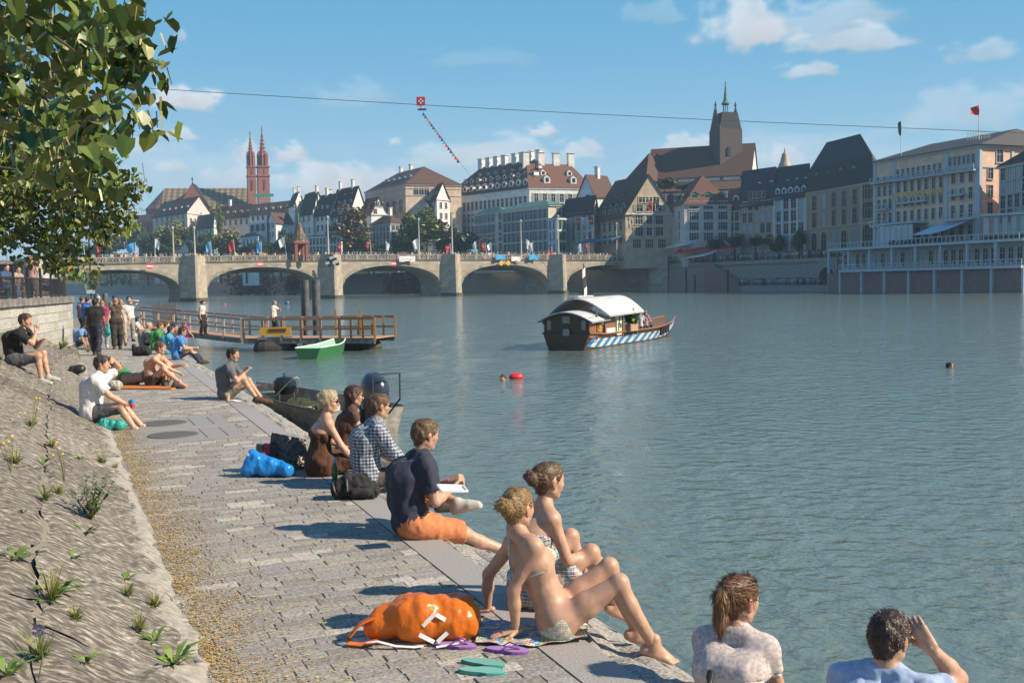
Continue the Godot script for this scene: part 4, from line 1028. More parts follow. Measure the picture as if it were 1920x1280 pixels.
	for x in ex.get("chimneys",[]):   # fraction along the ridge,width,height over the ridge
		var p:=r0.lerp(r1,x[0]);var c:=MB.new();c.box(p+V(0,x[2]/2-1.0,0),V(x[1],x[2]+2.0,x[1]*0.7),Basis(t0,Vector3.UP,n0));var cc:=put(n,"chimney",c,m_(ex.get("chmat","white_wall")))
		var k:=MB.new();k.box(p+V(0,x[2]+0.1,0),V(x[1]*1.25,0.25,x[1]*0.95),Basis(t0,Vector3.UP,n0));part(cc,"chimney_cap",k,m_("trim"))
	for x in ex.get("bands",[]):   # string courses on both faces
		for f in 2:
			var p0:=A if f==0 else B;var p1:=B if f==0 else C;var nn:=n0 if f==0 else n1;var y: float=D(g[2],x,zb).y;var b:=MB.new();var v:=V(0,0.18,0)
			p0=up.call(p0,y);p1=up.call(p1,y);b.hexa([p0-v,p1-v,p1-v+nn*0.2,p0-v+nn*0.2,p0+v,p1+v,p1+v+nn*0.2,p0+v+nn*0.2]);put(n,"string_course",b,m_(ex.get("trim","trim")))
	for x in ex.get("pilasters",[]):   # face,u,width
		var p0:=A if x[0]==0 else B;var p1:=B if x[0]==0 else C;var t:=t0 if x[0]==0 else t1;var nn:=n0 if x[0]==0 else n1;var b:=MB.new()
		var c: Vector3=up.call(p0.lerp(p1,x[1]),(base+H)/2);b.box(c,V(x[2],H-base-0.6,0.36),Basis(t,Vector3.UP,nn));put(n,"pilaster",b,m_(ex.get("trim","trim")))
	n.set_meta("face",[A,B,C,H,R]);return n

func setup_town():
	var g: Texture2D=tex.grain;var s: Texture2D=tex.soft;var p: Texture2D=tex.patch
	var W2:={"tex": noise_tex("plaster",0.012,0.8,1.0,5),"scale": 0.06};var RT:={"tex": noise_tex("tiles",0.05,0.45,1.0,4),"scale": V(0.25,0.9,0.25)}
	mat("white_wall",Color(0.82,0.80,0.76),0.9,W2);mat("blue_wall",Color(0.66,0.73,0.78),0.9,W2);mat("pink_wall",Color(0.76,0.62,0.58),0.9,W2);mat("cream_wall",Color(0.70,0.64,0.50),0.9,W2);mat("museum_wall",Color(0.66,0.52,0.41),0.9,W2)
	mat("brown_wall",Color(0.56,0.44,0.32),0.9,W2);mat("grey_wall",Color(0.55,0.45,0.36),0.9,W2);mat("stone_wall",Color(0.52,0.40,0.29),0.9,{"tex": g,"scale": 0.2});mat("hotel_wall",Color(0.84,0.57,0.42),0.9,W2);mat("pale_pink",Color(0.70,0.62,0.60),0.9,W2)
	mat("trim",Color(0.50,0.51,0.52),0.8);mat("stone_trim",Color(0.42,0.33,0.25),0.9);mat("hotel_trim",Color(0.40,0.44,0.48),0.8);mat("shutter",Color(0.20,0.24,0.22),0.7);mat("green_trim",Color(0.03,0.16,0.11),0.7)
	mat("roof_dark",Color(0.075,0.05,0.045),0.85,RT);mat("roof_red",Color(0.27,0.115,0.075),0.85,RT);mat("roof_brown",Color(0.17,0.085,0.06),0.85,RT);mat("roof_slate",Color(0.055,0.055,0.065),0.7,RT);mat("copper",Color(0.13,0.33,0.28),0.7,{"tex": p,"scale": 0.1})
	mat("sand_red",Color(0.42,0.15,0.11),0.9,{"tex": g,"scale": 0.12});mat("glass_sky",Color(0.2,0.28,0.33),0.1)
	mat("quay_stone",Color(0.56,0.49,0.43),0.9,{"tex": noise_tex("rubble",0.05,0.45,1.0,3,512,0.0,FastNoiseLite.TYPE_CELLULAR),"scale": 0.12});mat("quay_red",Color(0.50,0.31,0.26),0.9,{"tex": tex.rubble,"scale": 0.15})

func build_far_bank():
	rng.seed=41
	# hill: rises behind the river wall towards the cathedral
	var m:=MB.new();var f:=FastNoiseLite.new();f.seed=4;f.frequency=0.01
	var edge:=[V(-900,0,-1500),V(-222,0,-612),V(-70,0,-432),V(-20,0,-386),V(42,0,-316),V(83,0,-234),V(112,0,-190),V(260,0,40)]
	m.grid(func(u,v):
		var i:=mini(int(u*7.0),6);var p: Vector3=edge[i].lerp(edge[i+1],u*7.0-i)
		var back:=V(0.75,0,-0.66);var q: Vector3=p+back*(v*v*900.0)
		q.y=7.2+24.0*smoothstep(10.0,110.0,v*v*900.0)*smoothstep(60.0,-30.0,p.x)+4.0*smoothstep(0.0,120.0,v*v*900.0);return q,56,24)
	struct("hill",m,mat("hill_green",Color(0.05,0.075,0.03),1.0,{"tex": tex.patch,"scale": 0.02}))
	# river wall, of weathered rubble; the last stretch has a vaulted opening in it
	var pieces:=[]
	for k in 6:
		if k!=4: pieces.append([edge[k],edge[k+1],["far stone river wall fading out behind the tree","long stone river wall far upstream under the cathedral","stone river wall with ivy seen through the left bridge arches","stone river wall behind the last bridge arches","","stone river wall under the hotel terraces"][k]])
	var g0: Vector3=edge[4].lerp(edge[5],0.815);var g1: Vector3=edge[4].lerp(edge[5],0.885)
	pieces.append([edge[4],g0,"rubble quay wall between the bridge and the dark archway"]);pieces.append([g1,edge[5],"short rubble quay wall beyond the dark archway"])
	for q in pieces:
		var a: Vector3=q[0];var b: Vector3=q[1];var top:=V(0,8.2,0);var dn:=V(0,-1,0)
		var w:=MB.new();var n:=(b-a).normalized().cross(Vector3.UP)*-1.0
		w.hexa([a+dn,b+dn,b+dn+n*4,a+dn+n*4,a+top+n*0.5,b+top+n*0.5,b+top+n*4,a+top+n*4])
		solo("river_wall",w,m_("quay_stone"),q[2],"wall")
	# quay face right of the bridge: buttress, stair ramp, archway, coping
	var pos:=func(px: float)->float:   # distance of the quay line in a column
		var t:=(px-960.0)/FOCAL;var X0:=42.0;var Z0:=316.0;var dx:=41.0;var dz:=-82.0
		var k:=(t*Z0-X0)/(dx-t*dz);return Z0+dz*k
	var qt:=thing("quay_steps","sloping stone stair ramp against the quay wall with onlookers","steps",G(1350,pos.call(1350)-3,0))
	for i in 14:
		var b:=MB.new();var px:=1330.0+i*4.4;var z: float=pos.call(px)-2.2;var y:=8.0-i*0.45;b.box(G(px,z,y/2),V(0.9,y,3.0),Basis(Vector3.UP,0.5));put(qt,"step",b,m_("quay_red"))
	var gt:=(g1-g0).normalized();var gw:=(g1-g0).length()/2.0;var gn:=gt.cross(Vector3.UP);var ar:=thing("quay_archway","deep arched opening with stone surround in the rubble quay wall","archway",(g0+g1)/2+V(0,1.5,0));var gr:=gw-0.5
	var face:=[Vector2(-gw,-2.5),Vector2(-gr,-2.5)]
	for i in 13: var a:=PI-PI*i/12;face.append(Vector2(cos(a)*gr,sin(a)*gr+1.6))
	face.append_array([Vector2(gr,-2.5),Vector2(gw,-2.5),Vector2(gw,6.7),Vector2(-gw,6.7)])
	var vault:=MB.new();vault.prism(face,gn*-9.0,gn*0.05,gt,Vector3.UP);part(ar,"vault",vault,m_("quay_stone"))
	var end:=MB.new();end.box(gn*-9.2+V(0,2,0),V(gw*2,9,0.3),Basis(gt,Vector3.UP,gn));part(ar,"end_wall",end,m_("quay_stone"))
	var ring:=MB.new()
	for i in 14:
		var a:=PI*i/14;var b:=PI*(i+1)/14;var r2:=gr+0.45
		ring.prism([Vector2(cos(a)*gr,sin(a)*gr+1.6),Vector2(cos(a)*r2,sin(a)*r2+1.6),Vector2(cos(b)*r2,sin(b)*r2+1.6),Vector2(cos(b)*gr,sin(b)*gr+1.6)],gn*0.06,gn*0.3,gt,Vector3.UP)
	part(ar,"arch_ring",ring,m_("stone_wall"))
	var lq:=MB.new();var l0: Vector3=G(1390,pos.call(1390)-5,0);var l1: Vector3=G(1625,pos.call(1625)-5,0);var ln:=V(0.894,0,-0.447)*6.0
	lq.hexa([l0+V(0,-1,0),l1+V(0,-1,0),l1+ln+V(0,-1,0),l0+ln+V(0,-1,0),l0+V(0,1.5,0),l1+V(0,1.5,0),l1+ln+V(0,1.5,0),l0+ln+V(0,1.5,0)])
	solo("lower_quay",lq,m_("quay_stone"),"low stone landing at the water's edge lined with onlookers","quay")
	var pts:=[]
	for i in 130: var px:=rf(1385,1545);pts.append(G(px,pos.call(px)-rf(2.0,4.4),1.5))
	crowd("landing_crowd","onlookers crowded on the low stone landing across the river",pts,1.05)
	pts=[]
	for i in 260: var px:=rf(1255,1600);pts.append(G(px,pos.call(px)+rf(0.8,7),8.25))
	crowd("quay_crowd","crowd standing along the top of the far quay wall",pts,1.1)
	for q in [[1287,505],[1303,515],[1365,505],[1554,520],[1580,520]]:
		var z: float=pos.call(q[0])-7.0;var b:=MB.new();var top:=D(q[0],q[1],z).y;b.tube([V(0,-1,0),V(0,top,0)],0.3,8);var o:=solo("timber_pile",b,mat("tar_wood",Color(0.04,0.045,0.05),0.7),"dark timber mooring pile standing before the far quay wall","pile","timber piles along the far quay");o.position=G(q[0],z,0)
	# abutment block where the bridge meets the bank
	var ab:=MB.new();var a0:=bw(135.0,0,1.5);var a1:=G(1252,305,0);var a2:=a1+V(8,0,-14);var a3:=bw(140,0,-13)
	var tops:=[a3,a2,a1,a0];var q8:=[]
	for p in tops: q8.append(p+V(0,-1,0))
	for p in tops: q8.append(p+V(0,deck(138)+1.0,0))
	ab.hexa(q8);solo("bridge_abutment",ab,m_("bridge_stone"),"shaded stone abutment where the bridge meets the far bank","abutment")

func build_town():
	rng.seed=52
	# --- the long blue and white palace on the hill
	house("palace","long pale blue palace with rows of dormers and white chimneys on the hill",[837,418,995,380,1112,389],8,352,"hip",305,"blue_wall","roof_brown",
		[[0,19,3,1.5,3.3,375,423,"p",.02,.98],[1,7,3,1.7,3.0,371,423,"sg",.04,.96,"white_wall"]],{"cat": "palace","inset": 0.16,"deep": 26.0,"dormers": [[0,12,.12,2.2,2.6,.03,.97],[0,11,.42,1.8,2.0,.1,.97],[0,8,.66,1.2,1.3,.2,.97],[1,3,.14,2.2,2.8,.2,.8],[1,2,.5,1.9,2.1,.25,.8]],
		"chimneys": [[0.0,2.4,3.2],[.14,2.4,3.2],[.28,2.4,3.2],[.42,2.4,3.2],[.6,2.4,3.2],[.73,2.4,3.2],[.86,2.4,3.2],[1.0,2.4,3.2]],"bands": [398],"trim": "blue_wall"})
	var wing:=house("palace_wing","red roofed end wing of the blue palace with four white chimneys",[995,379.5,1112,388,1120,412],8,353,"hip",306,"white_wall","roof_red",[[0,7,3,1.7,3.2,372,424,"s",.04,.98,"white_wall"]],
		{"cat": "palace","inset": 0.14,"deep": 24.0,"dormers": [[0,2,.18,2.4,3.2,.1,.95],[0,2,.5,2.0,2.4,.1,.95]],"chimneys": [[-.02,2.4,4.2],[.32,2.4,4.2],[.66,2.4,4.2],[1.0,2.4,4.2]],"trim": "white_wall"})
	# --- museum and neighbours
	house("museum_building","large pinkish hall building with brown hipped roof and skylights",[688,428,764,394,868,402],10,344,"hip",318,"museum_wall","roof_brown",[[1,3,1,1.9,3.2,357,357,"p",.14,.42],[0,6,1,3.0,5.0,385,385,"p",.03,.97,"museum_wall"]],
		{"cat": "building","inset": 0.2,"bands": [352,366],"trim": "museum_wall","dormers": [[0,5,.42,3.6,1.3,.25,.9]],"dmat": "glass_sky","chimneys": [[.1,1.6,2.0],[.5,1.6,2.0]]})
	house("white_corner_house","white three storey house with low brown roof between two leafy trees",[694,384,734,371,763,376],8,418,"hip",404,"white_wall","roof_brown",[[0,6,3,1.5,2.5,425,457,"p",.03,.97],[1,3,3,1.5,2.5,425,457,"p",.05,.8]],{"inset": .3,"chimneys": [[.9,1.4,2.6]]})
	house("white_gable_house","bright white gable wall with small brown windows under a brown roof",[676,399,699,390,729,394],12,400,"gab0",372,"white_wall","roof_brown",[[1,1,1,1.4,2.4,397,397,"p",.1,.4],[1,2,1,1.6,1.8,382,382,"p",.3,.7]],{"dormers": [[0,2,.3,2.0,2.0,.1,.9]],"dmat": "roof_brown"})
	house("tall_white_house","tall white riverside house with long dark roof and small dormers",[621,404,660,390,692,400],8,399,"gab0",353,"white_wall","roof_dark",[[0,5,4,1.4,2.5,405,462,"g",.04,.96]],{"dormers": [[0,4,.12,1.5,1.6,.05,.95],[0,3,.42,1.3,1.4,.1,.95],[0,2,.7,1.2,1.2,.2,.9]],"chimneys": [[.15,1.3,3.0],[.75,1.3,3.0]]})
	house("narrow_white_house","narrow white riverside house with pale grey windows in the terrace row",[585,412,621,401,650,410],8,400,"gab0",366,"white_wall","roof_dark",[[0,4,4,1.4,2.4,406,464,"p",.05,.97]],{"dormers": [[0,3,.3,1.4,1.5,.1,.9]],"chimneys": [[.5,1.3,2.8]]})
	house("low_white_house","white house with wide roof terrace below the terrace row",[580,400,642,388,648,398],6,440,"flat",440,"white_wall","roof_dark",[[0,9,2,1.3,2.6,450,466,"p",.03,.97]],{})
	house("shed_gable_house","white house with steep stepped gable and slim chimneys in the row",[566,420,590,408,612,418],10,398,"gab0",363,"white_wall","roof_dark",[[0,2,3,1.4,2.3,408,452,"p",.1,.9]],{"chimneys": [[.9,1.3,2.6]]})
	house("far_gable_house","small white gabled house behind the terrace row near the cathedral",[545,440,556,430,575,440],20,384,"gab0",362,"white_wall","roof_dark",[[1,1,1,1.4,2.0,380,380,"p",.3,.7]],{"chimneys": [[.2,1.4,2.4],[.95,1.4,2.2]]})
	house("mid_gable_house","second white gabled house behind the terrace row with dark roof",[570,432,588,422,612,434],16,384,"gab0",361,"white_wall","roof_brown",[],{"chimneys": [[.95,1.4,2.4]]})
	house("bent_gable_house","white gabled house rising behind the low white terrace house",[596,424,612,412,636,424],14,388,"gab0",366,"white_wall","roof_dark",[[1,1,1,1.6,2.0,388,388,"p",.3,.7]],{"chimneys": [[.8,2.6,2.0]]})
	house("white_blank_house","plain white house with shaded blank wall and dark brown roof",[503,424,520,412,552,420],8,418,"gab1",400,"white_wall","roof_brown",[[0,2,2,1.4,2.0,421,438,"s",.1,.9],[1,2,1,1.2,1.6,436,436,"p",.1,.4]],{})
	house("green_shutter_house","white house with green shutters and roof balustrade above the trees",[470,430,503,420,508,428],8,416,"flat",416,"white_wall","trim",[[0,3,1,1.8,2.6,425,425,"s",.04,.96,"green_trim"]],{})
	house("round_front_house","pale blue house with low round front below the green shutter house",[455,424,486,412,492,420],4,442,"hip",436,"blue_wall","roof_slate",[[0,4,2,1.3,2.4,452,466,"p",.05,.95]],{})
	house("long_brown_roof_house","long low house with brown tiled roof and white dormers below the cathedral",[472,470,545,452,556,466],20,397,"gab0",380,"white_wall","roof_brown",[[0,6,1,1.4,2.0,404,404,"p",.02,.8]],{"dormers": [[0,5,.3,1.8,1.9,.03,.97]]})
	house("canon_house","white house with brown roof and arched dormers below the cathedral nave",[415,486,473,472,480,486],12,406,"gab0",385,"pink_wall","roof_brown",[[0,5,1,1.5,2.6,414,414,"p",.1,.97]],{"dormers": [[0,4,.3,2.0,2.0,.05,.95]],"chimneys": [[.3,1.3,3.0]]})
	house("pink_gable_house","pink plastered house with dark roof and tall gable below the cathedral choir",[290,500,355,470,401,488],6,398,"gab0",374,"pink_wall","roof_dark",[[0,6,3,1.6,2.6,404,432,"p",.06,.97,"pink_wall"],[1,2,1,1.4,2.2,413,413,"p",.05,.4],[1,1,1,1.6,1.8,400,400,"p",.4,.7]],{"dormers": [[0,5,.3,1.6,1.7,.1,.95]]})
	house("dark_roof_cottage","small house with dark dormered roof beside the tall poplar",[372,468,404,452,410,462],6,424,"gab0",403,"blue_wall","roof_slate",[[0,4,2,1.4,2.0,430,442,"p",.05,.95]],{"dormers": [[0,4,.35,1.5,1.6,.05,.95]]})
	house("cloister","red sandstone cloister building with brown roof left of the pink house",[262,560,300,545,306,560],8,412,"gab0",402,"sand_red","roof_brown",[[0,3,1,2.0,4.0,425,425,"pa",.1,.9,"sand_red"]],{"cat": "building"})
	house("step_roof_house","white house with brown sloping roof tucked beside the museum hall",[786,404,812,392,838,398],10,392,"gab1",372,"white_wall","roof_brown",[[0,4,2,1.4,2.4,402,424,"p",.05,.95],[1,3,2,1.3,2.2,402,424,"p",.1,.9]],{"dormers": [[0,2,.3,1.6,1.6,.2,.9]]})
	house("steep_gable_house","white house with steep dark roof between museum hall and palace",[808,400,822,388,846,394],10,372,"gab0",346,"white_wall","roof_dark",[[0,2,2,1.3,2.2,382,402,"p",.1,.9],[1,2,2,1.3,2.2,384,404,"p",.1,.9]],{"dormers": [[0,2,.3,1.5,1.5,.1,.9]]})
	# --- cream school building with copper roofs
	house("cream_building","cream building with flat green copper roof beside the bridge end",[890,372,945,352,962,356],7,395,"hip",389,"cream_wall","copper",[[0,5,4,1.5,2.9,405,466,"s",.03,.75],[0,1,4,1.8,2.9,403,463,"p",.84,.98]],{"cat": "building","bands": [443],"trim": "cream_wall"})
	house("cream_wing","taller cream wing with flat green copper roof and tall shuttered windows",[943,352,1030,330,1066,334],7,383,"hip",377,"cream_wall","copper",[[0,10,4,1.5,3.0,399,461,"s",.02,.98],[1,2,2,1.6,2.4,396,420,"p",.4,.95]],{"cat": "building","bands": [410],"trim": "cream_wall"})
	house("balcony_house","narrow pale blue house with iron balconies beside the flag house",[1029,326,1046,318,1063,322],7,408,"flat",408,"blue_wall","roof_slate",[[0,2,3,1.4,2.6,420,464,"p",.06,.9],[1,2,3,1.3,2.4,420,462,"s",.1,.9,"green_trim"]],{})
	house("flag_house","narrow house hung with three flag banners under a dark roof",[1060,330,1115,316,1122,324],7,398,"gab0",371,"cream_wall","roof_dark",[[0,5,3,1.6,2.4,404,441,"g",.04,.97]],{"cat": "house"})
	house("back_roof_house","house with high dark brown roof and tall chimney behind the flag house",[1085,345,1118,338,1156,344],7,366,"gab1",330,"blue_wall","roof_brown",[[0,1,1,2,3,372,372,"p",.3,.9]],{"chimneys": [[.55,1.6,3.0]]})
	var gh:=house("gabled_guild_house","tan house with broad flared gable, bay windows and dark brown roof",[1115,322,1174,304,1262,308],7,399,"gab0",335,"brown_wall","roof_brown",[[0,5,3,1.5,2.6,398,446,"p",.1,.95,"brown_wall"],[1,3,1,2.0,2.0,390,390,"s",.2,.8,"cream_wall"],[1,2,2,3.3,2.6,412,434,"t",.12,.88,"cream_wall"],[1,1,2,1.9,2.4,412,434,"s",.38,.62,"cream_wall"],[1,3,1,2.6,2.6,457,457,"t",.1,.9,"cream_wall"],[1,5,1,2.0,1.6,374,374,"p",.31,.69,"cream_wall"]],{"over": 1.2,"dormers": [[0,4,.12,2.0,2.2,.2,.98],[0,3,.5,1.0,1.0,.3,.95]],"dmat": "copper"})
	house("red_roof_house","pale pink house with broad red hipped roof and triple windows behind trees",[1255,314,1284,297,1372,298],7,383,"hip",331,"pale_pink","roof_red",[[1,3,4,2.7,2.2,385,444,"t",.05,.97],[0,2,3,1.6,2.4,402,440,"p",.1,.9]],{"inset": .3,"dormers": [[1,3,.14,2.8,2.4,.1,.95],[0,2,.14,2.2,2.2,.1,.95]],"dmat": "copper","pilasters": [[1,.36,.5],[1,.66,.5]],"trim": "pale_pink"})
	house("slim_gable_house","slim cream house with curved red roof beside the red roofed house",[1366,300,1389,296,1394,306],7,390,"gab0",358,"cream_wall","roof_red",[[0,2,3,1.5,2.5,405,444,"p",.1,.95]],{"dormers": [[0,1,.35,2.2,2.4,.1,.6]]})
	house("round_gable_house","grey brown office house with rounded gable and dark slate roof",[1390,291,1450,281,1458,292],7,378,"gab0",318,"grey_wall","roof_slate",[[0,5,4,1.5,2.6,382,448,"g",.03,.97,"stone_trim"],[0,4,1,1.4,1.8,362,362,"p",.25,.8,"stone_trim"]],{"cat": "building","dormers": [[0,2,.5,1.3,1.4,.2,.95]],"trim": "stone_trim"})
	house("striped_house","house with white pilaster strips and dark slate roof with blue dormers",[1450,281,1513,271,1520,284],7,365,"gab0",312,"grey_wall","roof_slate",[[0,4,4,1.8,2.8,378,450,"g",.08,.95]],{"cat": "building","dormers": [[0,5,.1,1.6,2.0,.02,.98],[0,3,.45,1.2,1.3,.1,.9]],"dmat": "blue_wall","pilasters": [[0,.05,.7],[0,.28,.7],[0,.51,.7],[0,.74,.7],[0,.96,.7]]})
	house("arched_stone_building","brown sandstone building with tall arched ground floor windows and slate roof",[1513,268,1642,238,1652,252],7,338,"mans",258,"stone_wall","roof_slate",[[0,5,1,2.4,5.2,446,446,"ag",.05,.8,"stone_trim"],[0,5,1,1.9,3.8,399,399,"g",.05,.8,"stone_trim"],[0,5,1,1.9,3.8,363,363,"g",.05,.8,"stone_trim"],[0,1,1,5.2,6.0,443,443,"at",.82,.98,"stone_trim"],[0,1,2,5.4,3.8,355,392,"t",.82,.98,"stone_trim"]],
		{"cat": "building","bands": [416,470],"trim": "stone_trim","dormers": [[0,4,.16,2.2,3.0,.05,.78],[0,4,.45,1.4,1.6,.05,.78]],"dmat": "copper","pilasters": [[0,.005,.8],[0,.82,.8],[0,.985,.8]],"break": 0.5,"brk_in": 0.12})
	build_hotel();build_churches();build_quay_details()

func build_hotel():
	# river hotel, ochre with grey blue trim, its terraces over the water
	var W0: Array=[[0,3,1,.8,1.7,313,313,"p",.01,.2,"hotel_trim"],[0,9,1,.7,1.7,303,303,"p",.22,.68,"hotel_trim"],[0,6,1,.6,1.7,295,295,"p",.73,.97,"hotel_trim"],
		[0,3,3,.85,2.2,335,392,"p",.02,.2,"hotel_trim"],[0,7,3,.85,2.2,332,392,"p",.22,.7,"hotel_trim"],[0,3,3,.9,2.3,327,392,"p",.74,.97,"hotel_trim"],[1,6,3,1.3,2.2,324,390,"g",.03,.97,"hotel_trim"],[1,1,1,1.6,2.4,291,291,"p",.1,.3,"hotel_trim"],[0,12,1,1.1,3.0,432,432,"a",.02,.97,"hotel_trim"]]
	var n:=house("river_hotel","ochre riverside hotel with grey blue trim, balconies and flat dark roof",[1640,226,1835,199,1934,207],8,270,"hip",256,"hotel_wall","roof_slate",W0,{"cat": "hotel","inset": .1,"deep": 26.0,"over": 1.0,"trim": "hotel_trim","bands": [312,415],"pilasters": [[0,.003,.9],[0,.21,.9],[0,.715,.9],[0,.99,1.1],[1,.01,.8],[1,.33,.7]]})
	var F: Array=n.get_meta("face");var A:Vector3=F[0];var B:Vector3=F[1];var t:=(B-A).normalized();var nn:=t.cross(Vector3.UP)
	var wing:=house("hotel_wing","further wing of the ochre hotel with grey blue windows over its terrace",[1872,197,1990,178,2000,190],8,288,"hip",250,"hotel_wall","roof_brown",[[0,8,4,1.5,2.6,305,392,"g",.02,.98,"hotel_trim"]],{"cat": "hotel","deep": 20.0,"trim": "hotel_trim"})
	# balconies: slab, balusters, rail
	var bal:=func(u0: float,u1: float,py: float,called: String):
		var y:=D(1835,py,199).y;var p:=A.lerp(B,u0);var q:=A.lerp(B,u1);p.y=y;q.y=y;var L:=(q-p).length()
		var s:=MB.new();s.box((p+q)/2+nn*0.7,V(L,0.3,1.4),Basis(t,Vector3.UP,nn));var b:=put(n,called,s,m_("hotel_trim"))
		var r:=MB.new();r.box((p+q)/2+nn*1.35+V(0,1.1,0),V(L,0.12,0.14),Basis(t,Vector3.UP,nn));part(b,"handrail",r,m_("hotel_trim"))
		var c:=int(L/1.0)
		for i in c+1: var x:=MB.new();x.box(p.lerp(q,float(i)/c)+nn*1.35+V(0,0.6,0),V(0.3 if i % 3==0 else 0.16,1.0,0.1),Basis(t,Vector3.UP,nn));part(b,"baluster",x,m_("hotel_trim"))
	bal.call(.0,.995,318.0,"long_balcony");bal.call(.05,.17,375.0,"balcony");bal.call(.29,.56,366.0,"balcony");bal.call(.76,.9,362.0,"balcony");bal.call(.0,.2,409.0,"balcony");bal.call(.72,.99,409.0,"balcony")
	# lettering on the front
	var tm:=TextMesh.new();tm.text="LES TROIS ROIS";var fo:=SystemFont.new();fo.font_names=PackedStringArray(["Droid Serif"]);tm.font=fo;tm.font_size=64;tm.pixel_size=0.03;tm.depth=0.12
	var o:=part(n,"lettering",tm,mat("gold",Color(0.85,0.52,0.14),0.5));var y:=D(1835,350,199).y;var c:=A.lerp(B,0.44);o.transform=Transform3D(Basis(t,Vector3.UP,nn),V(c.x,y,c.z)+nn*0.4-n.position)
	# terraces on piers in front of the hotel
	var deck_:=func(called: String,label: String,px0: float,px1: float,out0: float,out1: float,y: float):
		var th:=thing(called,label,"terrace",G(px0,215,0));var u:=func(px:float): var tt:=(px-960.0)/FOCAL;var k:float=(tt*-A.z-A.x)/((B.x-A.x)-tt*-(B.z-A.z));var p:=A.lerp(B,k);return V(p.x,0,p.z)
		var p: Vector3=u.call(px0);var q: Vector3=u.call(px1);var L:=(q-p).length();var mid:=(p+q)/2
		var s:=MB.new();s.box(mid+nn*(out0+out1)/2+V(0,y,0),V(L,0.5,out1-out0),Basis(t,Vector3.UP,nn));put(th,"slab",s,m_("hotel_trim"))
		var r:=MB.new();r.box(mid+nn*(out1-0.1)+V(0,y+1.35,0),V(L,0.14,0.14),Basis(t,Vector3.UP,nn));put(th,"handrail",r,m_("hotel_trim"))
		var cnt:=int(L/1.1)
		for i in cnt+1: var x:=MB.new();x.box(p.lerp(q,float(i)/cnt)+nn*(out1-0.1)+V(0,y+0.8,0),V(0.14,1.1,0.08),Basis(t,Vector3.UP,nn));put(th,"baluster",x,m_("hotel_trim"))
		var pc:=int(L/6.5)
		for i in pc+1: var x:=MB.new();x.box(p.lerp(q,float(i)/pc)+nn*(out1-0.6)+V(0,y/2-0.6,0),V(0.5,y+0.7,0.5),Basis(t,Vector3.UP,nn));put(th,"column",x,m_("hotel_trim"))
		return [p,q]
	var up: Array=deck_.call("upper_terrace","upper hotel terrace with pale balustrade over the river",1612,1990,0.2,9.0,9.4)
	deck_.call("lower_terrace","lower hotel gallery with thin rail just above the brick river wall",1638,1990,0.2,9.6,4.6)
	var bw0:=MB.new();var p: Vector3=up[0]+nn*8.75;var q: Vector3=up[1]+nn*8.75;bw0.hexa([p-nn*8+V(0,-1,0),q-nn*8+V(0,-1,0),q+V(0,-1,0),p+V(0,-1,0),p-nn*8+V(0,4.2,0),q-nn*8+V(0,4.2,0),q+V(0,4.2,0),p+V(0,4.2,0)])
	solo("brick_river_wall",bw0,m_("quay_red"),"reddish brick river wall under the hotel gallery","wall")
	var bk:=MB.new();bk.hexa([p-nn*7.6+V(0,4.9,0),q-nn*7.6+V(0,4.9,0),q-nn*4+V(0,4.9,0),p-nn*4+V(0,4.9,0),p-nn*7.6+V(0,9.1,0),q-nn*7.6+V(0,9.1,0),q-nn*4+V(0,9.1,0),p-nn*4+V(0,9.1,0)])
	var gal:=thing("gallery_front","pale glazed gallery front of tall windows between the hotel terraces","facade",p);put(gal,"wall",bk,m_("hotel_trim"))
	for i in 26: var c2:=p.lerp(q,(i+0.7)/27.0)-nn*4.0;window(gal,V(c2.x,6.9,c2.z),t,1.2,2.8,"pg",m_("white_wall"))
	# glazed veranda and awning on the upper terrace
	var ver:=thing("glass_veranda","glazed veranda with tall panes on the upper hotel terrace","veranda",up[0])
	var v0: Vector3=A.lerp(B,0.2);var v1: Vector3=A.lerp(B,0.55);var vy:=9.6;var vh:=4.6
	for i in 6:
		var a:=v0.lerp(v1,i/6.0)+nn*4.0;var b:=v0.lerp(v1,(i+1)/6.0)+nn*4.0;a.y=vy;b.y=vy
		var x:=MB.new();x.box((a+b)/2+V(0,vh/2,0),V((b-a).length()-0.3,vh-0.4,0.06),Basis(t,Vector3.UP,nn));put(ver,"pane",x,mat("veranda_glass",Color(0.30,0.36,0.40),0.12))
		var z:=MB.new();z.box(a+V(0,vh/2,0),V(0.3,vh,0.3),Basis(t,Vector3.UP,nn));put(ver,"mullion",z,m_("hotel_trim"))
	var vr:=MB.new();vr.hexa([v0+V(0,vy+vh-v0.y,0),v1+V(0,vy+vh-v1.y,0),v1+nn*4.3+V(0,vy+vh-v1.y,0),v0+nn*4.3+V(0,vy+vh-v0.y,0),v0+V(0,vy+vh+0.4-v0.y,0),v1+V(0,vy+vh+0.4-v1.y,0),v1+nn*4.3+V(0,vy+vh+0.3-v1.y,0),v0+nn*4.3+V(0,vy+vh+0.3-v0.y,0)]);put(ver,"roof",vr,m_("hotel_trim"))
	var a0: Vector3=A.lerp(B,0.62);var a1: Vector3=A.lerp(B,0.97);a0.y=13.6;a1.y=14.4;var aw:=MB.new();aw.grid(func(u,v): return a0.lerp(a1,u)+nn*(0.3+6.0*v)-V(0,2.0*v+0.4*sin(u*PI),0),10,5);solo("awning",aw,mat("awning",Color(0.48,0.55,0.62),0.8,{"two": true}),"pale blue grey awning stretched over the upper hotel terrace","awning")
	var wv:=thing("corner_veranda","row of white framed glass bays on the hotel's corner terrace","veranda",G(1880,190,9.6))
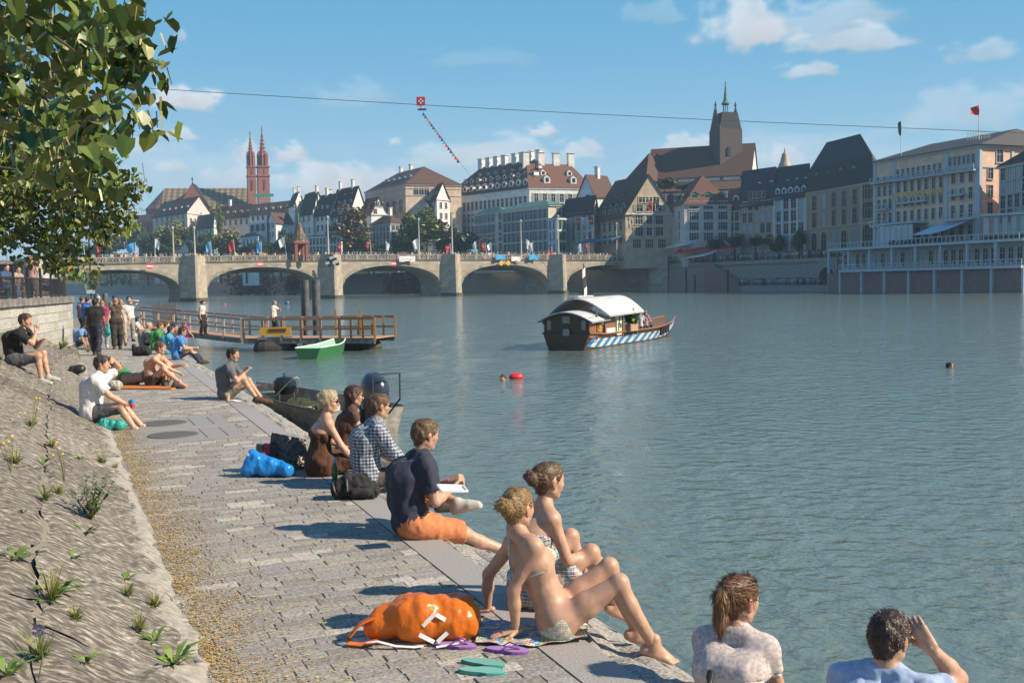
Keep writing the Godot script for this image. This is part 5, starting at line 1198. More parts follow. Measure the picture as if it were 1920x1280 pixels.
	for i in 6:
		var px:=1850.0+i*17.0;var z:=188.0-i*1.2;var x:=MB.new();x.box(G(px,z,12.2),V(1.3,3.4,0.3),Basis(t,Vector3.UP,nn));put(wv,"glass_bay",x,m_("veranda_glass"));var y2:=MB.new();y2.box(G(px,z,10.0),V(1.6,0.8,0.4),Basis(t,Vector3.UP,nn));put(wv,"sill_panel",y2,m_("roof_brown"))
	var wr:=MB.new();wr.bar(G(1842,188.5,14.2),G(1990,180,14.2),3.0,0.4);put(wv,"roof",wr,m_("hotel_trim"))
	# potted shrubs along the terrace
	var pl:=[[1675,453],[1690,453],[1704,453],[1718,453],[1740,450],[1760,448]]
	for x in pl:
		var b:=MB.new();b.tint=true
		for k in 130: var d:=V(rng.randfn(0,.5),rf(0,1.1),rng.randfn(0,.4));var bs:=Basis(Vector3.UP,rf(0,TAU))*Basis(Vector3.RIGHT,rf(-1.2,1.2));b.col=Color(0.03,0.06,0.02).lerp(Color(0.06,0.1,0.03),rng.randf());b.quad(d+bs*V(-.15,0,0),d+bs*V(0,0,.25),d+bs*V(.15,0,0),d+bs*V(0,0,-.25))
		var o2:=solo("terrace_shrub",b,m_("leafvc"),"clipped dark green shrub on the upper hotel terrace","shrub","clipped shrubs along the upper hotel terrace");o2.position=G(x[0],212.0-(x[0]-1675)*0.1,9.65)
	# roof flags
	for x in [[1690,225,232,"cloth_dark","dark flag hanging from a pole on the hotel's low roof end"],[1836,196,196,"cloth_red","red flag blowing from the tall pole on the hotel roof"]]:
		var z: float=222 if x[0]==1690 else 205;var base:=D(x[0],300 if x[0]==1690 else 262,z);var top:=D(x[0],x[1],z);var th:=thing("roof_flag",x[4],"flag",base);var h:=top.y-base.y
		var mm:=MB.new();mm.tube([Vector3.ZERO,V(0,h,0)],[0.1,0.05],6);part(th,"pole",mm,m_("white"));var cl:=MB.new();cl.grid(func(u,v): return V(-u*(1.7 if x[0]>1700 else 0.7),h-0.1-v*(2.0 if x[0]>1700 else 3.4)*(1-0.35*u)-u*0.5,0.15*sin(u*5+v*3)),6,5);part(th,"cloth",cl,m_(x[3]))
	var fp:=thing("roof_platform","open metal frame platform on the hotel roof below the red flag","roof platform",D(1836,262,205))
	for i in 9: var b:=MB.new();b.box(V(-2.2+i*0.55,0.8,0),V(0.08,1.6,0.08));part(fp,"post",b,m_("trim"))
	for yy in [0.5,1.0,1.6]: var b:=MB.new();b.box(V(0,yy,0),V(4.5,0.08,0.08));part(fp,"rail",b,m_("trim"))

func build_churches():
	# parish church: tall dark nave roof, choir, square tower with green needle spire
	var n:=house("parish_church","church with tall dark brown nave roof and white clerestory band",[1213,352,1408,340,1416,350],8,326,"gab0",274,"white_wall","roof_brown",[],{"cat": "church","deep": 22.0,"trim": "white_wall"})
	var F: Array=n.get_meta("face");var A:Vector3=F[0];var B:Vector3=F[1];var t:=(B-A).normalized();var nn:=t.cross(Vector3.UP);var H:float=F[3]
	var ai:=MB.new();var y0:=H-1.6;var y1:=D(1408,352,332).y;var a:=A-t*0.5;var b:=B+t*1.5;a.y=y0;b.y=y0;var c:=b+nn*8;var d:=a+nn*8;c.y=y1;d.y=y1
	ai.hexa([d-V(0,.3,0),c-V(0,.3,0),b-V(0,.3,0),a-V(0,.3,0),d,c,b,a]);put(n,"aisle_roof",ai,m_("roof_brown"))
	var aw:=MB.new();aw.box((A+B)/2+nn*3.8+V(0,(8+y1)/2-8.2,0),V((B-A).length(),y1-8.6,7.4),Basis(t,Vector3.UP,nn));put(n,"aisle_wall",aw,m_("white_wall"))
	for u in [.1,.3,.52,.73,.92]: var w:=A.lerp(B,u);window(n,V(w.x,H-0.9,w.z) ,t,1.1,1.1,"a",m_("white_wall"))
	for u in [.1,.28]: var w:=A.lerp(B,u)+nn*7.6;window(n,V(w.x,y1-3.0,w.z),t,2.0,4.0,"a",m_("sand_red"))
	var ch:=house("church_choir","lower choir of the church with dark many sided roof",[1166,356,1213,346,1222,356],8,344,"hip",288,"white_wall","roof_brown",[],{"cat": "church","inset": .38,"deep": 20.0,"trim": "white_wall"})
	var z:=352.0;var tw:=thing("church_tower","dark square stone church tower with gabled top and green needle spire","church tower",G(1362,z,8),0.25)
	var k:=z/FOCAL;var hw:=24.0*k;var yt:=D(1362,244,z).y-8;var yr:=D(1362,213,z).y-8
	var tm:=mat("tower_stone",Color(0.145,0.115,0.105),0.9,{"tex": tex.grain,"scale": 0.25})
	var s:=MB.new();s.box(V(0,yt/2,0),V(hw*1.86,yt,hw*1.86));part(tw,"shaft",s,tm)
	var ro:=MB.new();ro.prism([Vector2(-hw*0.92,yt),Vector2(hw*0.92,yt),Vector2(hw*0.62,yr),Vector2(-hw*0.62,yr)],V(0,0,-hw*0.8),V(0,0,hw*0.8),Vector3.RIGHT,Vector3.UP);part(tw,"saddle_roof",ro,m_("roof_slate"))
	for e in [-1,1]:
		var gb:=MB.new();gb.prism([Vector2(-hw*0.9,0),Vector2(hw*0.9,0),Vector2(0.0,yr-yt+2.5)],V(e*hw*0.8,yt,0),V(e*hw*0.9,yt,0),V(0,0,1),Vector3.UP);part(tw,"gable",gb,tm)
		var pi:=MB.new();pi.lathe([[0.4,0],[0.25,1.5],[0.5,1.8],[0,3.4]],6,V(e*hw*0.84,yr+1.0,0));part(tw,"pinnacle",pi,tm)
	for x in [-0.4,0.4]: window(tw,V(tw.position.x,0,tw.position.z)+tw.basis*V(x*hw,yt-7.5,hw*0.87)+V(0,8,0),tw.basis.x,1.3,2.6,"a",tm)
	var bandm:=MB.new();bandm.box(V(0,yt-3.0,0),V(hw*1.78,0.4,hw*1.78));part(tw,"string_course",bandm,tm)
	var l0:=yr-0.5;var l1:=D(1362,196,z).y-8;var l2:=D(1362,150,z).y-8
	for i in 6: var p:=MB.new();var an:=TAU*i/6;p.box(V(cos(an)*0.8,(l0+l1)/2,sin(an)*0.8),V(0.25,l1-l0+0.4,0.25));part(tw,"lantern_post",p,m_("copper"))
	var sp:=MB.new();sp.lathe([[1.4,l1],[1.5,l1+0.3],[0.75,l1+1.4],[0.45,l1+4.0],[0.12,l2-1.2],[0.3,l2-0.9],[0.06,l2-0.6],[0.0,l2+0.8]],8);part(tw,"needle_spire",sp,m_("copper"))
	# small pale roof turret behind the slate roofs
	var tu:=thing("roof_turret","small pale patterned roof turret peeking over the slate roofs","turret",D(1472,312,330));var tb:=MB.new();tb.lathe([[2.2,-3],[2.2,0],[1.5,1.6],[0.9,4.0],[0.3,4.6],[0.0,6.4]],8);part(tu,"turret",tb,mat("turret_tiles",Color(0.55,0.46,0.38),0.6,{"tex": tex.grain,"scale": 0.6}))
	# cathedral: patterned nave roof, transept gable, two red towers
	var im:=Image.create_empty(64,64,false,Image.FORMAT_RGB8)
	for y in 64:
		for x in 64:
			var dd:=absi((x % 32)-16)+absi((y % 32)-16);im.set_pixel(x,y,Color(0.62,0.52,0.30) if dd<4 else (Color(0.22,0.2,0.15) if dd<9 else (Color(0.60,0.50,0.32) if dd<13 else Color(0.30,0.21,0.15))))
	mat("roof_ochre",Color(0.42,0.32,0.17),0.7,{"tex": tex.grain,"scale": 0.2});var dm:=mat("diamond_tiles",Color(0.85,0.85,0.85),0.6,{"tex": ImageTexture.create_from_image(im),"scale": V(0.10,0.14,0.10)})
	var cz:=600.0;var ca:=house("cathedral_nave","cathedral nave with diamond patterned tile roof and red sandstone walls",[308,cz,478,cz+8,484,cz+12],12,390,"gab0",352,"sand_red","roof_ochre",[[0,8,1,2.2,5.0,396,396,"a",.2,.97,"sand_red"]],{"cat": "cathedral","deep": 24.0,"trim": "sand_red"})
	var CF: Array=ca.get_meta("face");var CA:Vector3=CF[0];var CB:Vector3=CF[1];var ct:=(CB-CA).normalized();var cn:=ct.cross(Vector3.UP)
	var di:=MB.new();var e0: Vector3=CA+cn*0.5;var e1: Vector3=CB+cn*0.5;e0.y=CF[3];e1.y=CF[3];var upv: Vector3=-cn*12.4+V(0,CF[4]-CF[3],0);var rl:=(e1-e0).length();var off:=upv.cross(ct).normalized()*-0.55
	if off.y<0: off=-off
	for i in int(rl/3.4):
		for j in 6:
			var dc: Vector3=e0+ct*(1.7+i*3.4)+upv*((j+0.5)/6.0)+off;var da:=ct*1.5;var db:=upv/12.6
			for q in [[1.0,0.62],[0.34,0.0]]:
				for s4 in [[da,db],[db,-da],[-da,-db],[-db,da]]: di.quad(dc+s4[0]*q[0],dc+s4[1]*q[0],dc+s4[1]*q[1],dc+s4[0]*q[1])
	var dio:=put(ca,"dark_tile_diamonds",di,mat("tile_dark",Color(0.085,0.065,0.05),0.6));dio.set_meta("kind","stuff")
	var ap:=MB.new();var ac:=CA-cn*12.0;var ah: float=CF[3]-12;var ar: float=CF[4]-12
	ap.lathe([[11.5,0],[11.5,ah]],10,V(ac.x,12,ac.z));put(ca,"apse_wall",ap,m_("sand_red"));var ar2:=MB.new();ar2.lathe([[12.2,ah-0.2],[0.0,ar+0.2]],10,V(ac.x,12,ac.z));put(ca,"apse_roof",ar2,m_("diamond_tiles"))
	var tg:=CA.lerp(CB,0.36)+cn*6.0;var tr:=MB.new();tr.prism([Vector2(-9,0),Vector2(9,0),Vector2(9,CF[3]-12),Vector2(0,CF[4]-10.5),Vector2(-9,CF[3]-12)],tg,tg-cn*22.0,ct,Vector3.UP);put(ca,"transept",tr,m_("sand_red"))
	var trr:=MB.new()
	for e in [-1.0,1.0]:
		var q0:=tg+cn*0.2+V(0,CF[4]-10.2,0);var q1=tg+cn*0.2+ct*e*9.4+V(0,CF[3]-12.2,0);trr.quad(q0,q0-cn*20.0,q1-cn*20.0,q1);
	put(ca,"transept_roof",trr,m_("roof_slate"));window(ca,tg+V(0,CF[3]-10,0),ct,2.6,6.0,"a",m_("sand_red"))
	var cr:=MB.new();cr.box(tg+V(0,CF[4]-8.6,0),V(0.4,3.4,0.4));cr.box(tg+V(0,CF[4]-8.2,0),V(1.6,0.4,0.4));put(ca,"gable_cross",cr,m_("roof_dark"))
	for q in [[499,590.0,13.0,236,"nearer red sandstone cathedral tower with scaffolded base and openwork spire"],[477,606.0,9.5,244,"slimmer red sandstone cathedral tower standing behind its twin"]]:
		var x0: float=q[0];var z2: float=q[1];var w: float=q[2]*z2/FOCAL;var yy:=func(py): return D(x0,py,z2).y-12.0
		var th:=thing("cathedral_tower",q[4],"church tower",G(x0,z2,12),0.35)
		var b0:=MB.new();b0.box(V(0,yy.call(331)/2,0),V(w*1.6,yy.call(331),w*1.6));part(th,"shaft",b0,m_("sand_red"))
		var b1:=MB.new();b1.box(V(0,yy.call(330),0),V(w*1.8,0.9,w*1.8));part(th,"cornice",b1,m_("sand_red"))
		var b2:=MB.new();b2.box(V(0,(yy.call(330)+yy.call(313))/2,0),V(w*1.5,yy.call(313)-yy.call(330),w*1.5));part(th,"belfry",b2,m_("sand_red"))
		var b3:=MB.new();b3.box(V(0,yy.call(313),0),V(w*1.74,0.8,w*1.74));part(th,"gallery",b3,m_("sand_red"))
		var oc:=MB.new();oc.lathe([[w*0.52,yy.call(313)],[w*0.5,yy.call(292)],[w*0.56,yy.call(291)],[w*0.36,yy.call(284)],[w*0.2,yy.call(268)],[w*0.06,yy.call(q[3]+8)],[0.55,yy.call(q[3]+7)],[0.25,yy.call(q[3]+4)],[0.0,yy.call(q[3]-3)]],8);part(th,"spire",oc,m_("sand_red"))
		for i in 8:
			var an:=TAU*i/8+0.2;var pn:=MB.new();pn.lathe([[0.55,yy.call(313)],[0.5,yy.call(295)],[0.7,yy.call(294)],[0.0,yy.call(283)]],6,V(cos(an)*w*0.66,0,sin(an)*w*0.66));part(th,"pinnacle",pn,m_("sand_red"))
			for j in 5: var ck:=MB.new();var f:=j/5.0;var py:=lerpf(284,q[3]+12,f);var rr:=lerpf(w*0.42,w*0.07,f);ck.box(V(cos(an)*rr,yy.call(py),sin(an)*rr),V(0.5,0.8,0.5));part(th,"crocket",ck,m_("sand_red"))
		for fc in 2:
			var tx:=th.basis*(Vector3.RIGHT if fc==0 else V(0,0,-1));var ou:=tx.cross(Vector3.UP)
			window(th,th.position+ou*w*0.8+V(0,yy.call(346),0),tx,2.2,6.0,"a",m_("sand_red"));window(th,th.position+ou*w*0.75+V(0,yy.call(322),0),tx,1.6,2.4,"p",m_("sand_red"));window(th,th.position+ou*w*0.6+V(0,yy.call(302),0),tx,1.5,3.6,"a",m_("sand_red"))
	var sc:=thing("scaffold","pale scaffolding with a green net band round the cathedral tower foot","scaffolding",G(499,578,12));var sy:=D(499,381,578).y-12;var st:=D(499,368,578).y-12
	for i in 8: var sb:=MB.new();sb.box(V(-5.2+i*1.5,(sy+st)/2,0),V(0.16,st-sy,0.16));part(sc,"pole",sb,m_("trim"))
	for i in 4: var sb:=MB.new();sb.box(V(0,lerpf(sy,st,i/3.0),0.2),V(11,0.18,0.3));part(sc,"plank",sb,m_("trim"))
	var nt:=MB.new();nt.box(V(0,st+0.6,0.3),V(11.4,1.6,0.15));part(sc,"green_net",nt,mat("net_green",Color(0.03,0.32,0.22),0.8))

func build_quay_details():
	# banners on the flag house, tents and awnings on the square
	var mk:=func(px: float,py: float,z: float,w: float,h: float,label: String,kind: int):
		var t:=thing("facade_banner",label,"banner",D(px,py,z),0.5);var b:=MB.new();b.box(Vector3.ZERO,V(w,h,0.08));part(t,"cloth",b,m_("red") if kind==0 else m_("white"))
		if kind==0:
			for q in [[w*0.62,w*0.2],[w*0.2,w*0.62]]: var x:=MB.new();x.box(V(0,0,0.07),V(q[0],q[1],0.06));part(t,"cross_bar",x,m_("white"))
		else: var x:=MB.new();x.box(V(0,0,0.07),V(w*0.25,h*0.7,0.06),Basis(Vector3.BACK,0.15));part(t,"blue_figure",x,m_("cloth_blue"))
	mk.call(1084,416,320,1.25,2.3,"red banner with white cross, beside the balcony house side of the facade",0);mk.call(1096,415,317,1.3,2.3,"white banner with blue figure between two red cross banners",1);mk.call(1109,414,314,1.25,2.2,"red banner with white cross, next to the gabled tan house",0)
	for q in [[1217,388,"cloth_red",-1.0,"red flag slanting out from the tan gable"],[1228,388,"cloth_dark",1.0,"dark and white flag slanting out from the tan gable"]]:
		var p:=D(q[0],q[1]-8,303.5);var t:=thing("gable_flag",q[4],"flag",p);var m:=MB.new();m.tube([V(0,0,-1.5),V(q[3]*0.4,1.0,0.8)],0.06,5);part(t,"pole",m,m_("white"));var c:=MB.new();c.grid(func(u,v): return V(q[3]*0.4,1.0,0.8)+V(-q[3]*0.2+u*0.9,-v*3.2-u*0.8,0.1*sin(v*6)),4,6);part(t,"cloth",c,m_(q[2]))
	for q in [[1251,481,462,3.4,"blue_paint","tent with pointed blue roof and white sides at the bridge end"],[1177,481,473,2.6,"white","small white round tent beside the bridge end"]]:
		var z:=320.0;var base:=G(q[0],z,8.6);var h: float=D(q[0],q[2],z).y-8.6;var t:=thing("market_tent",q[5],"tent",base);var w:float=q[3]
		var r:=MB.new();r.lathe([[w,h*0.5],[w*0.4,h*0.72],[0.0,h]],4,Vector3.ZERO,Basis(Vector3.UP,0.6));part(t,"roof",r,m_(q[4]));var s:=MB.new();s.lathe([[w*0.96,0],[w*0.96,h*0.5]],4,Vector3.ZERO,Basis(Vector3.UP,0.6));part(t,"side_wall",s,m_("white"))
	var aws:=[[1277,1390,466,296,"red","long red and white awning over the market stalls"],[1100,1166,449,312,"awn_blue","dark blue restaurant awning on the terrace of the tan house"],[1270,1312,456,299,"pale_pink","pale canopy roof beside the blue tent"],[1300,1345,476,296,"white","low white stall canopy under the red awning"]]
	mat("awn_blue",Color(0.03,0.09,0.17),0.8)
	for q in aws:
		var a:=D(q[0],q[2],q[3]+5);var b:=D(q[1],q[2]-3,q[3]-8);b.y=a.y+0.6;var m:=MB.new();var nn:=(b-a).normalized().cross(Vector3.UP);m.hexa([a-V(0,.4,0),b-V(0,.4,0),b+nn*4-V(0,1.6,0),a+nn*4-V(0,1.6,0),a,b,b+nn*4-V(0,1.2,0),a+nn*4-V(0,1.2,0)]);solo("awning",m,m_(q[4]),q[5],"awning")
	for px in [840.0,858.0,872.0]: pass
	# crane lorry on the bridge approach
	var tz:=bridge_z(895)+6;var tk:=thing("crane_lorry","turquoise and white lorry with folded black loading crane on the bridge","lorry",G(897,tz,deck(100)+0.1),0.5);var k:=tz/FOCAL
	for q in [["cab",V(-1.6,1.6,0),V(2.2,2.6,2.4),mat("teal",Color(0.05,0.36,0.40),0.4)],["load_bed",V(3.0,1.3,0),V(5.6,1.3,2.4),m_("white")],["windscreen",V(-2.72,2.2,0),V(0.05,0.9,2.0),m_("glass")]]:
		var b:=MB.new();b.cbox(q[1],q[2],0.12 if q[0]=="cab" else 0.02);part(tk,q[0],b,q[3])
	for x in [-1.6,2.4,4.4]: var b:=MB.new();b.lathe([[0.0,-1.25],[0.5,-1.25],[0.5,1.25],[0.0,1.25]],12,V(x,0.5,0),Basis(Vector3.RIGHT,PI/2));part(tk,"wheel_axle",b,m_("black"))
	var arm:=MB.new();var ap:=[V(0.4,2.0,0),V(0.5,5.6,0),V(2.4,6.4,0),V(4.6,5.8,0)]
	for i in 3: arm.bar(ap[i],ap[i+1],0.4,0.4)
	part(tk,"crane_arm",arm,m_("black"))
# ---------- trees and plants
func leaf(mb: MB,c: Vector3,bs: Basis,s: float):   # small heart-shaped leaf folded along its midrib
	var b:=c;var t:=c+bs*V(0,-0.08,1.0)*s;var m:=c+bs*V(0,-0.05,0.45)*s
	for e in [-1.0,1.0]:
		var l0:=c+bs*V(e*0.36,0.1,-0.08)*s;var l1:=c+bs*V(e*0.48,0.12,0.32)*s;var l2:=c+bs*V(e*0.34,0.06,0.70)*s
		if e<0: mb.tri(b,m,l0);mb.tri(l0,m,l1);mb.tri(l1,m,l2);mb.tri(l2,m,t)
		else: mb.tri(b,l0,m);mb.tri(l0,l1,m);mb.tri(l1,l2,m);mb.tri(l2,t,m)
func lime_tree(label: String,base: Vector3,clumps: Array,lsize: float,dens: float,limbs: Array,c0:=Color(0.050,0.095,0.016),c1:=Color(0.12,0.155,0.022)):
	var t:=thing("lime_tree",label,"tree",base)
	var tr:=MB.new();var top:=base+V(0.2,5.0,0)
	tr.tube([Vector3.ZERO,V(0.03,1.6,0),V(0.1,3.4,0.05),V(0.2,5.2,0)],[0.3,0.23,0.2,0.15],12);part(t,"trunk",tr,m_("bark"))
	for l in limbs:
		var a:=base+V(0.1,l[1],0);var e: Vector3=l[0];var mid:=a.lerp(e,0.5)+V(0,0.5,0);var pts:=[];var rs:=[]
		for i in 9: var u:=i/8.0;pts.append(a.lerp(mid,u).lerp(mid.lerp(e,u),u)-base+V(sin(u*9),cos(u*7),sin(u*5))*0.04);rs.append(lerpf(l[2],0.006,u))
		var lm:=MB.new();lm.tube(pts,rs,7);part(t,"limb",lm,m_("bark"))
	var mb:=MB.new();mb.tint=true;var br:=MB.new();br.tint=true
	for q in clumps:
		var c: Vector3=q[0];var r: float=q[1];var n:=int(dens*r*r*r*4.2/(lsize*lsize*lsize)*0.0028*(q[2] if q.size()>2 else 1.0))+14
		n=int(maxf(n,dens*r*r/(lsize*lsize)*0.55))
		# sprigs: leaves hang in twos and threes from a twig
		for i in n/4:
			var d:=V(rng.randfn(),rng.randfn(),rng.randfn()).normalized()*r*pow(rng.randf(),0.38)
			d.y *= 0.85;var p:=c+d;var az:=rf(0,TAU)
			for k in 4:
				var lp:=p+V(rng.randfn(),rng.randfn()-0.4,rng.randfn())*lsize*0.7
				var bs:=Basis(Vector3.UP,az+rf(-1,1))*Basis(Vector3.RIGHT,rf(0.1,1.35))*Basis(Vector3.BACK,rf(-0.7,0.7))
				var g:=rng.randf();mb.col=c0.lerp(c1,g*g)
				if rng.randf()<0.10: mb.col=Color(0.16,0.17,0.06)
				if rng.randf()<0.015: mb.col=Color(0.34,0.20,0.02)
				leaf(mb,lp-base,bs,lsize*rf(0.65,1.2))
			if rng.randf()<0.5:   # pale flower bracts
				br.col=Color(0.30,0.27,0.10)
				for k in 3:
					var lp:=p+V(rng.randfn(),-absf(rng.randfn()),rng.randfn())*lsize*0.8-base;var dn:=V(rf(-.4,.4),-1,rf(-.4,.4)).normalized()*lsize*0.9;var sd:=V(rf(-1,1),0,rf(-1,1)).normalized()*lsize*0.06
					br.quad(lp-sd,lp+sd,lp+dn+sd*0.6,lp+dn-sd*0.6)
	var o:=part(t,"crown",mb,m_("leaf"));o.set_meta("kind","stuff");var o2:=part(t,"flower_bracts",br,m_("leaf"));o2.set_meta("kind","stuff")
	return t
func build_lime_trees():
	rng.seed=101
	mat("bark",Color(0.11,0.085,0.06),0.95,{"tex": tex.grain,"scale": 2.0,"nrm": tex.rub});mat("leaf",Color.WHITE,0.42,{"vc": true,"two": true,"backlight": Color(0.10,0.13,0.02)})
	var near:=[]
	for q in [[20,20,5.9,.5],[110,10,5.6,.32],[200,20,5.3,.22],[262,22,5.2,.11],[255,70,5.3,.10],[60,100,5.6,.4],[160,95,5.3,.24],[225,105,5.3,.13],[252,120,5.4,.08],[20,170,5.7,.36],[110,180,5.2,.24],[185,165,5.1,.18],[235,180,5.0,.09],[255,192,4.9,.05],[70,235,5.2,.2],[150,235,4.9,.15],[205,230,4.9,.08],[120,285,4.8,.10],[165,285,4.7,.08],[180,305,4.7,.045],[10,250,5.4,.2]]: near.append([D(q[0],q[1],q[2]),q[3],1.0])
	for q in [[40,60,7.2,.9],[150,50,7.6,.6],[210,60,7.8,.35],[60,180,7.4,.6],[140,150,7.8,.5],[-60,150,7,.8]]: near.append([D(q[0],q[1],q[2]),q[3],0.8])
	lime_tree("overhanging lime tree with big dark green leaves close over the promenade",W(-5.2,2.62,7.5),near,0.098,6.5,[[D(60,60,5.6),4.6,0.07],[D(150,120,5.3),4.2,0.05],[D(80,200,5.2),3.9,0.045],[D(90,120,7.4),5.0,0.07]])
	var far:=[]
	for q in [[-20,280,15,1.2],[50,300,14.5,.75],[120,300,14,.45],[60,380,14,.9],[150,345,13.5,.5],[205,330,13.2,.3],[245,345,13,.2],[185,385,13.2,.45],[235,385,13.1,.26],[262,350,13,.10],[215,415,13.2,.25],[150,425,13.5,.42],[60,430,14,.5],[120,470,13.4,.34],[155,498,13,.16],[135,512,13.1,.12],[165,515,13,.08],[100,490,13.4,.14],[205,300,13.5,.12],[190,270,13.8,.12],[-60,380,14,.9]]: far.append([D(q[0],q[1],q[2]),q[3],1.0])
	lime_tree("sunlit yellow green lime tree drooping over the terrace railing",W(-6.5,2.62,17.5),far,0.078,15.0,[[D(90,380,14),2.8,0.1],[D(220,360,13.2),2.4,0.07],[D(120,470,13.4),2.0,0.06],[D(140,330,13.6),3.4,0.06]],Color(0.075,0.12,0.018),Color(0.19,0.20,0.03))

func crown_mesh(sd: int,tall: float,c0: Color,c1: Color)->ArrayMesh:
	var r:=RandomNumberGenerator.new();r.seed=sd;var mb:=MB.new();mb.tint=true
	var lobes:=[]
	for i in 22:
		var d:=V(r.randfn(),r.randfn()*0.9,r.randfn()).normalized()*r.randf_range(0.25,0.72);d.y=d.y*tall+0.05;lobes.append([d,r.randf_range(0.2,0.36)])
	for l in lobes:
		for i in 150:
			var d:=V(r.randfn(),r.randfn(),r.randfn()).normalized();var p: Vector3=l[0]+d*l[1]*pow(r.randf(),0.25)*V(1,tall,1)
			var bs:=Basis(Vector3.UP,r.randf()*TAU)*Basis(Vector3.RIGHT,r.randf_range(-1.2,1.2));var s:=r.randf_range(0.025,0.055);mb.col=c0.lerp(c1,r.randf())
			mb.quad(p+bs*V(-s,0,-s),p+bs*V(s,0,-s*.6),p+bs*V(s*.8,s*.3,s),p+bs*V(-s*.7,0,s))
	return mb.mesh()
func build_far_trees():
	rng.seed=61
	var V:={"g": [crown_mesh(1,.9,Color(0.047,0.081,0.020),Color(0.101,0.142,0.027)),crown_mesh(2,.9,Color(0.047,0.081,0.020),Color(0.115,0.155,0.034))],"y": [crown_mesh(3,.9,Color(0.095,0.115,0.020),Color(0.203,0.203,0.034)),crown_mesh(4,1.0,Color(0.068,0.108,0.027),Color(0.176,0.189,0.034))],"b": [crown_mesh(5,1.0,Color(0.081,0.061,0.027),Color(0.162,0.115,0.041))],"d": [crown_mesh(6,.8,Color(0.030,0.054,0.019),Color(0.061,0.088,0.027))],"p": [crown_mesh(7,1.0,Color(0.068,0.108,0.027),Color(0.149,0.189,0.041))]}
	# column, row of the crown centre, distance, half width, half height in photo pixels, kind, label
	var L:=[[655,440,372,36,42,"b","reddish brown copper beech in front of the white terrace houses"],[800,440,366,46,45,"y","large yellow topped tree in front of the blue palace"],[852,452,362,36,34,"d","dark green tree between the yellow topped tree and the cream building"],[760,462,366,22,22,"d","dark tree beside the white corner house"],[322,445,445,32,34,"y","broad olive green tree in front of the pink gabled house"],[425,455,430,27,27,"y","bushy yellow green tree below the poplar"],[411,411,440,8,26,"p","tall slim poplar beside the small dark roofed house"],[240,442,520,26,26,"g","green tree beside the red sandstone cloister"],[205,455,500,24,24,"d","dark tree at the foot of the hill near the lime foliage"],[275,455,480,20,20,"d","dark tree under the red sandstone cloister"],[372,466,430,20,18,"d","low dark tree between the two bushy trees"],[390,450,438,16,18,"g","small green tree below the poplar"],[525,462,405,22,22,"d","dark tree behind the bridge chapel"],[545,452,404,18,24,"d","dark tree beside the blank white house"],[690,460,368,18,20,"g","small green tree beside the copper beech"],[486,462,408,14,14,"d","low dark tree below the green shutter house"],[700,470,365,20,14,"g","low green bush beside the white corner house"],[880,470,358,16,14,"d","low dark bush against the cream building"],[510,470,402,22,14,"g","low green bushes left of the chapel"],[460,470,420,24,14,"d","low dark bushes below the round front house"],[730,472,360,26,12,"d","low dark hedge behind the white banner"],[300,470,440,30,16,"g","green bushes below the olive tree"],
		[1340,457,290,15,15,"d","small round tree before the red roofed house, by the awning"],[1378,452,288,16,16,"d","small round tree before the slim cream house"],[1417,452,282,14,13,"d","small round tree before the round gabled office"],[1456,455,276,16,18,"g","small round tree before the striped house"],[1498,451,268,14,20,"g","taller small tree beside the arched stone building"],[1245,345,334,18,14,"d","dark tree top showing between church and tan gable"],[1290,350,330,20,10,"d","dark tree top in front of the church aisle"],[180,470,470,40,20,"d","dark thicket on the river slope behind the lime foliage"]]
	for q in L:
		var z: float=q[2];var k:=z/FOCAL;var c:=D(q[0],q[1],z);var gy:=8.0;var t:=thing("far_tree",q[6],"tree",V(c.x,gy,c.z),rf(0,TAU),"trees along the far bank")
		var rw: float=q[3]*k*1.45;var rh: float=q[4]*k*1.4
		var vs: Array=V[q[5]];var o:=part(t,"crown",vs[rng.randi() % vs.size()],m_("leaf"));o.position=V(0,c.y-gy,0);o.scale=V(rw,rh,rw);o.rotation.y=rf(0,6);o.set_meta("kind","stuff")
		var h:=maxf(c.y-gy,1.0);var tr:=MB.new();tr.tube([V(0,-3,0),V(0,h*0.6,0),V(0.3,h,0)],[0.4,0.28,0.12],7);part(t,"trunk",tr,m_("bark"))
	# ivy hanging on the river wall, seen through the arches
	for q in [[215,505,590,90,26,"ivy sheet on the far wall behind the first bridge arch"],[470,530,440,70,20,"ivy sheet on the wall behind the second bridge arch"],[560,525,425,40,20,"ivy sheet beside the steel piles on the far wall"],[745,525,400,34,24,"ivy hanging down the wall behind the third bridge arch"],[780,530,398,14,26,"narrow ivy strand on the wall behind the third arch"]]:
		var mb:=MB.new();mb.tint=true;var z: float=q[2];var k:=z/FOCAL;var c:=D(q[0],q[1],z)
		for i in 2600:
			var u:=rng.randfn()*0.45;var v:=rf(-1,1)-absf(u)*0.4;var d:=V(u*q[3]*k,v*q[4]*k+sin(u*20)*0.7,rf(-1.2,0.6));var bs:=Basis(Vector3.UP,rf(0,TAU))*Basis(Vector3.RIGHT,rf(-1,1));var s:=rf(0.25,0.5);mb.col=Color(.02,.04,.014).lerp(Color(.05,.075,.02),rng.randf());mb.quad(d+bs*V(-s,0,-s),d+bs*V(s,0,-s),d+bs*V(s,s*.4,s),d+bs*V(-s,0,s))
		var o:=solo("ivy",mb,m_("leaf"),q[5],"ivy");o.position=c;o.rotation.y=-0.6

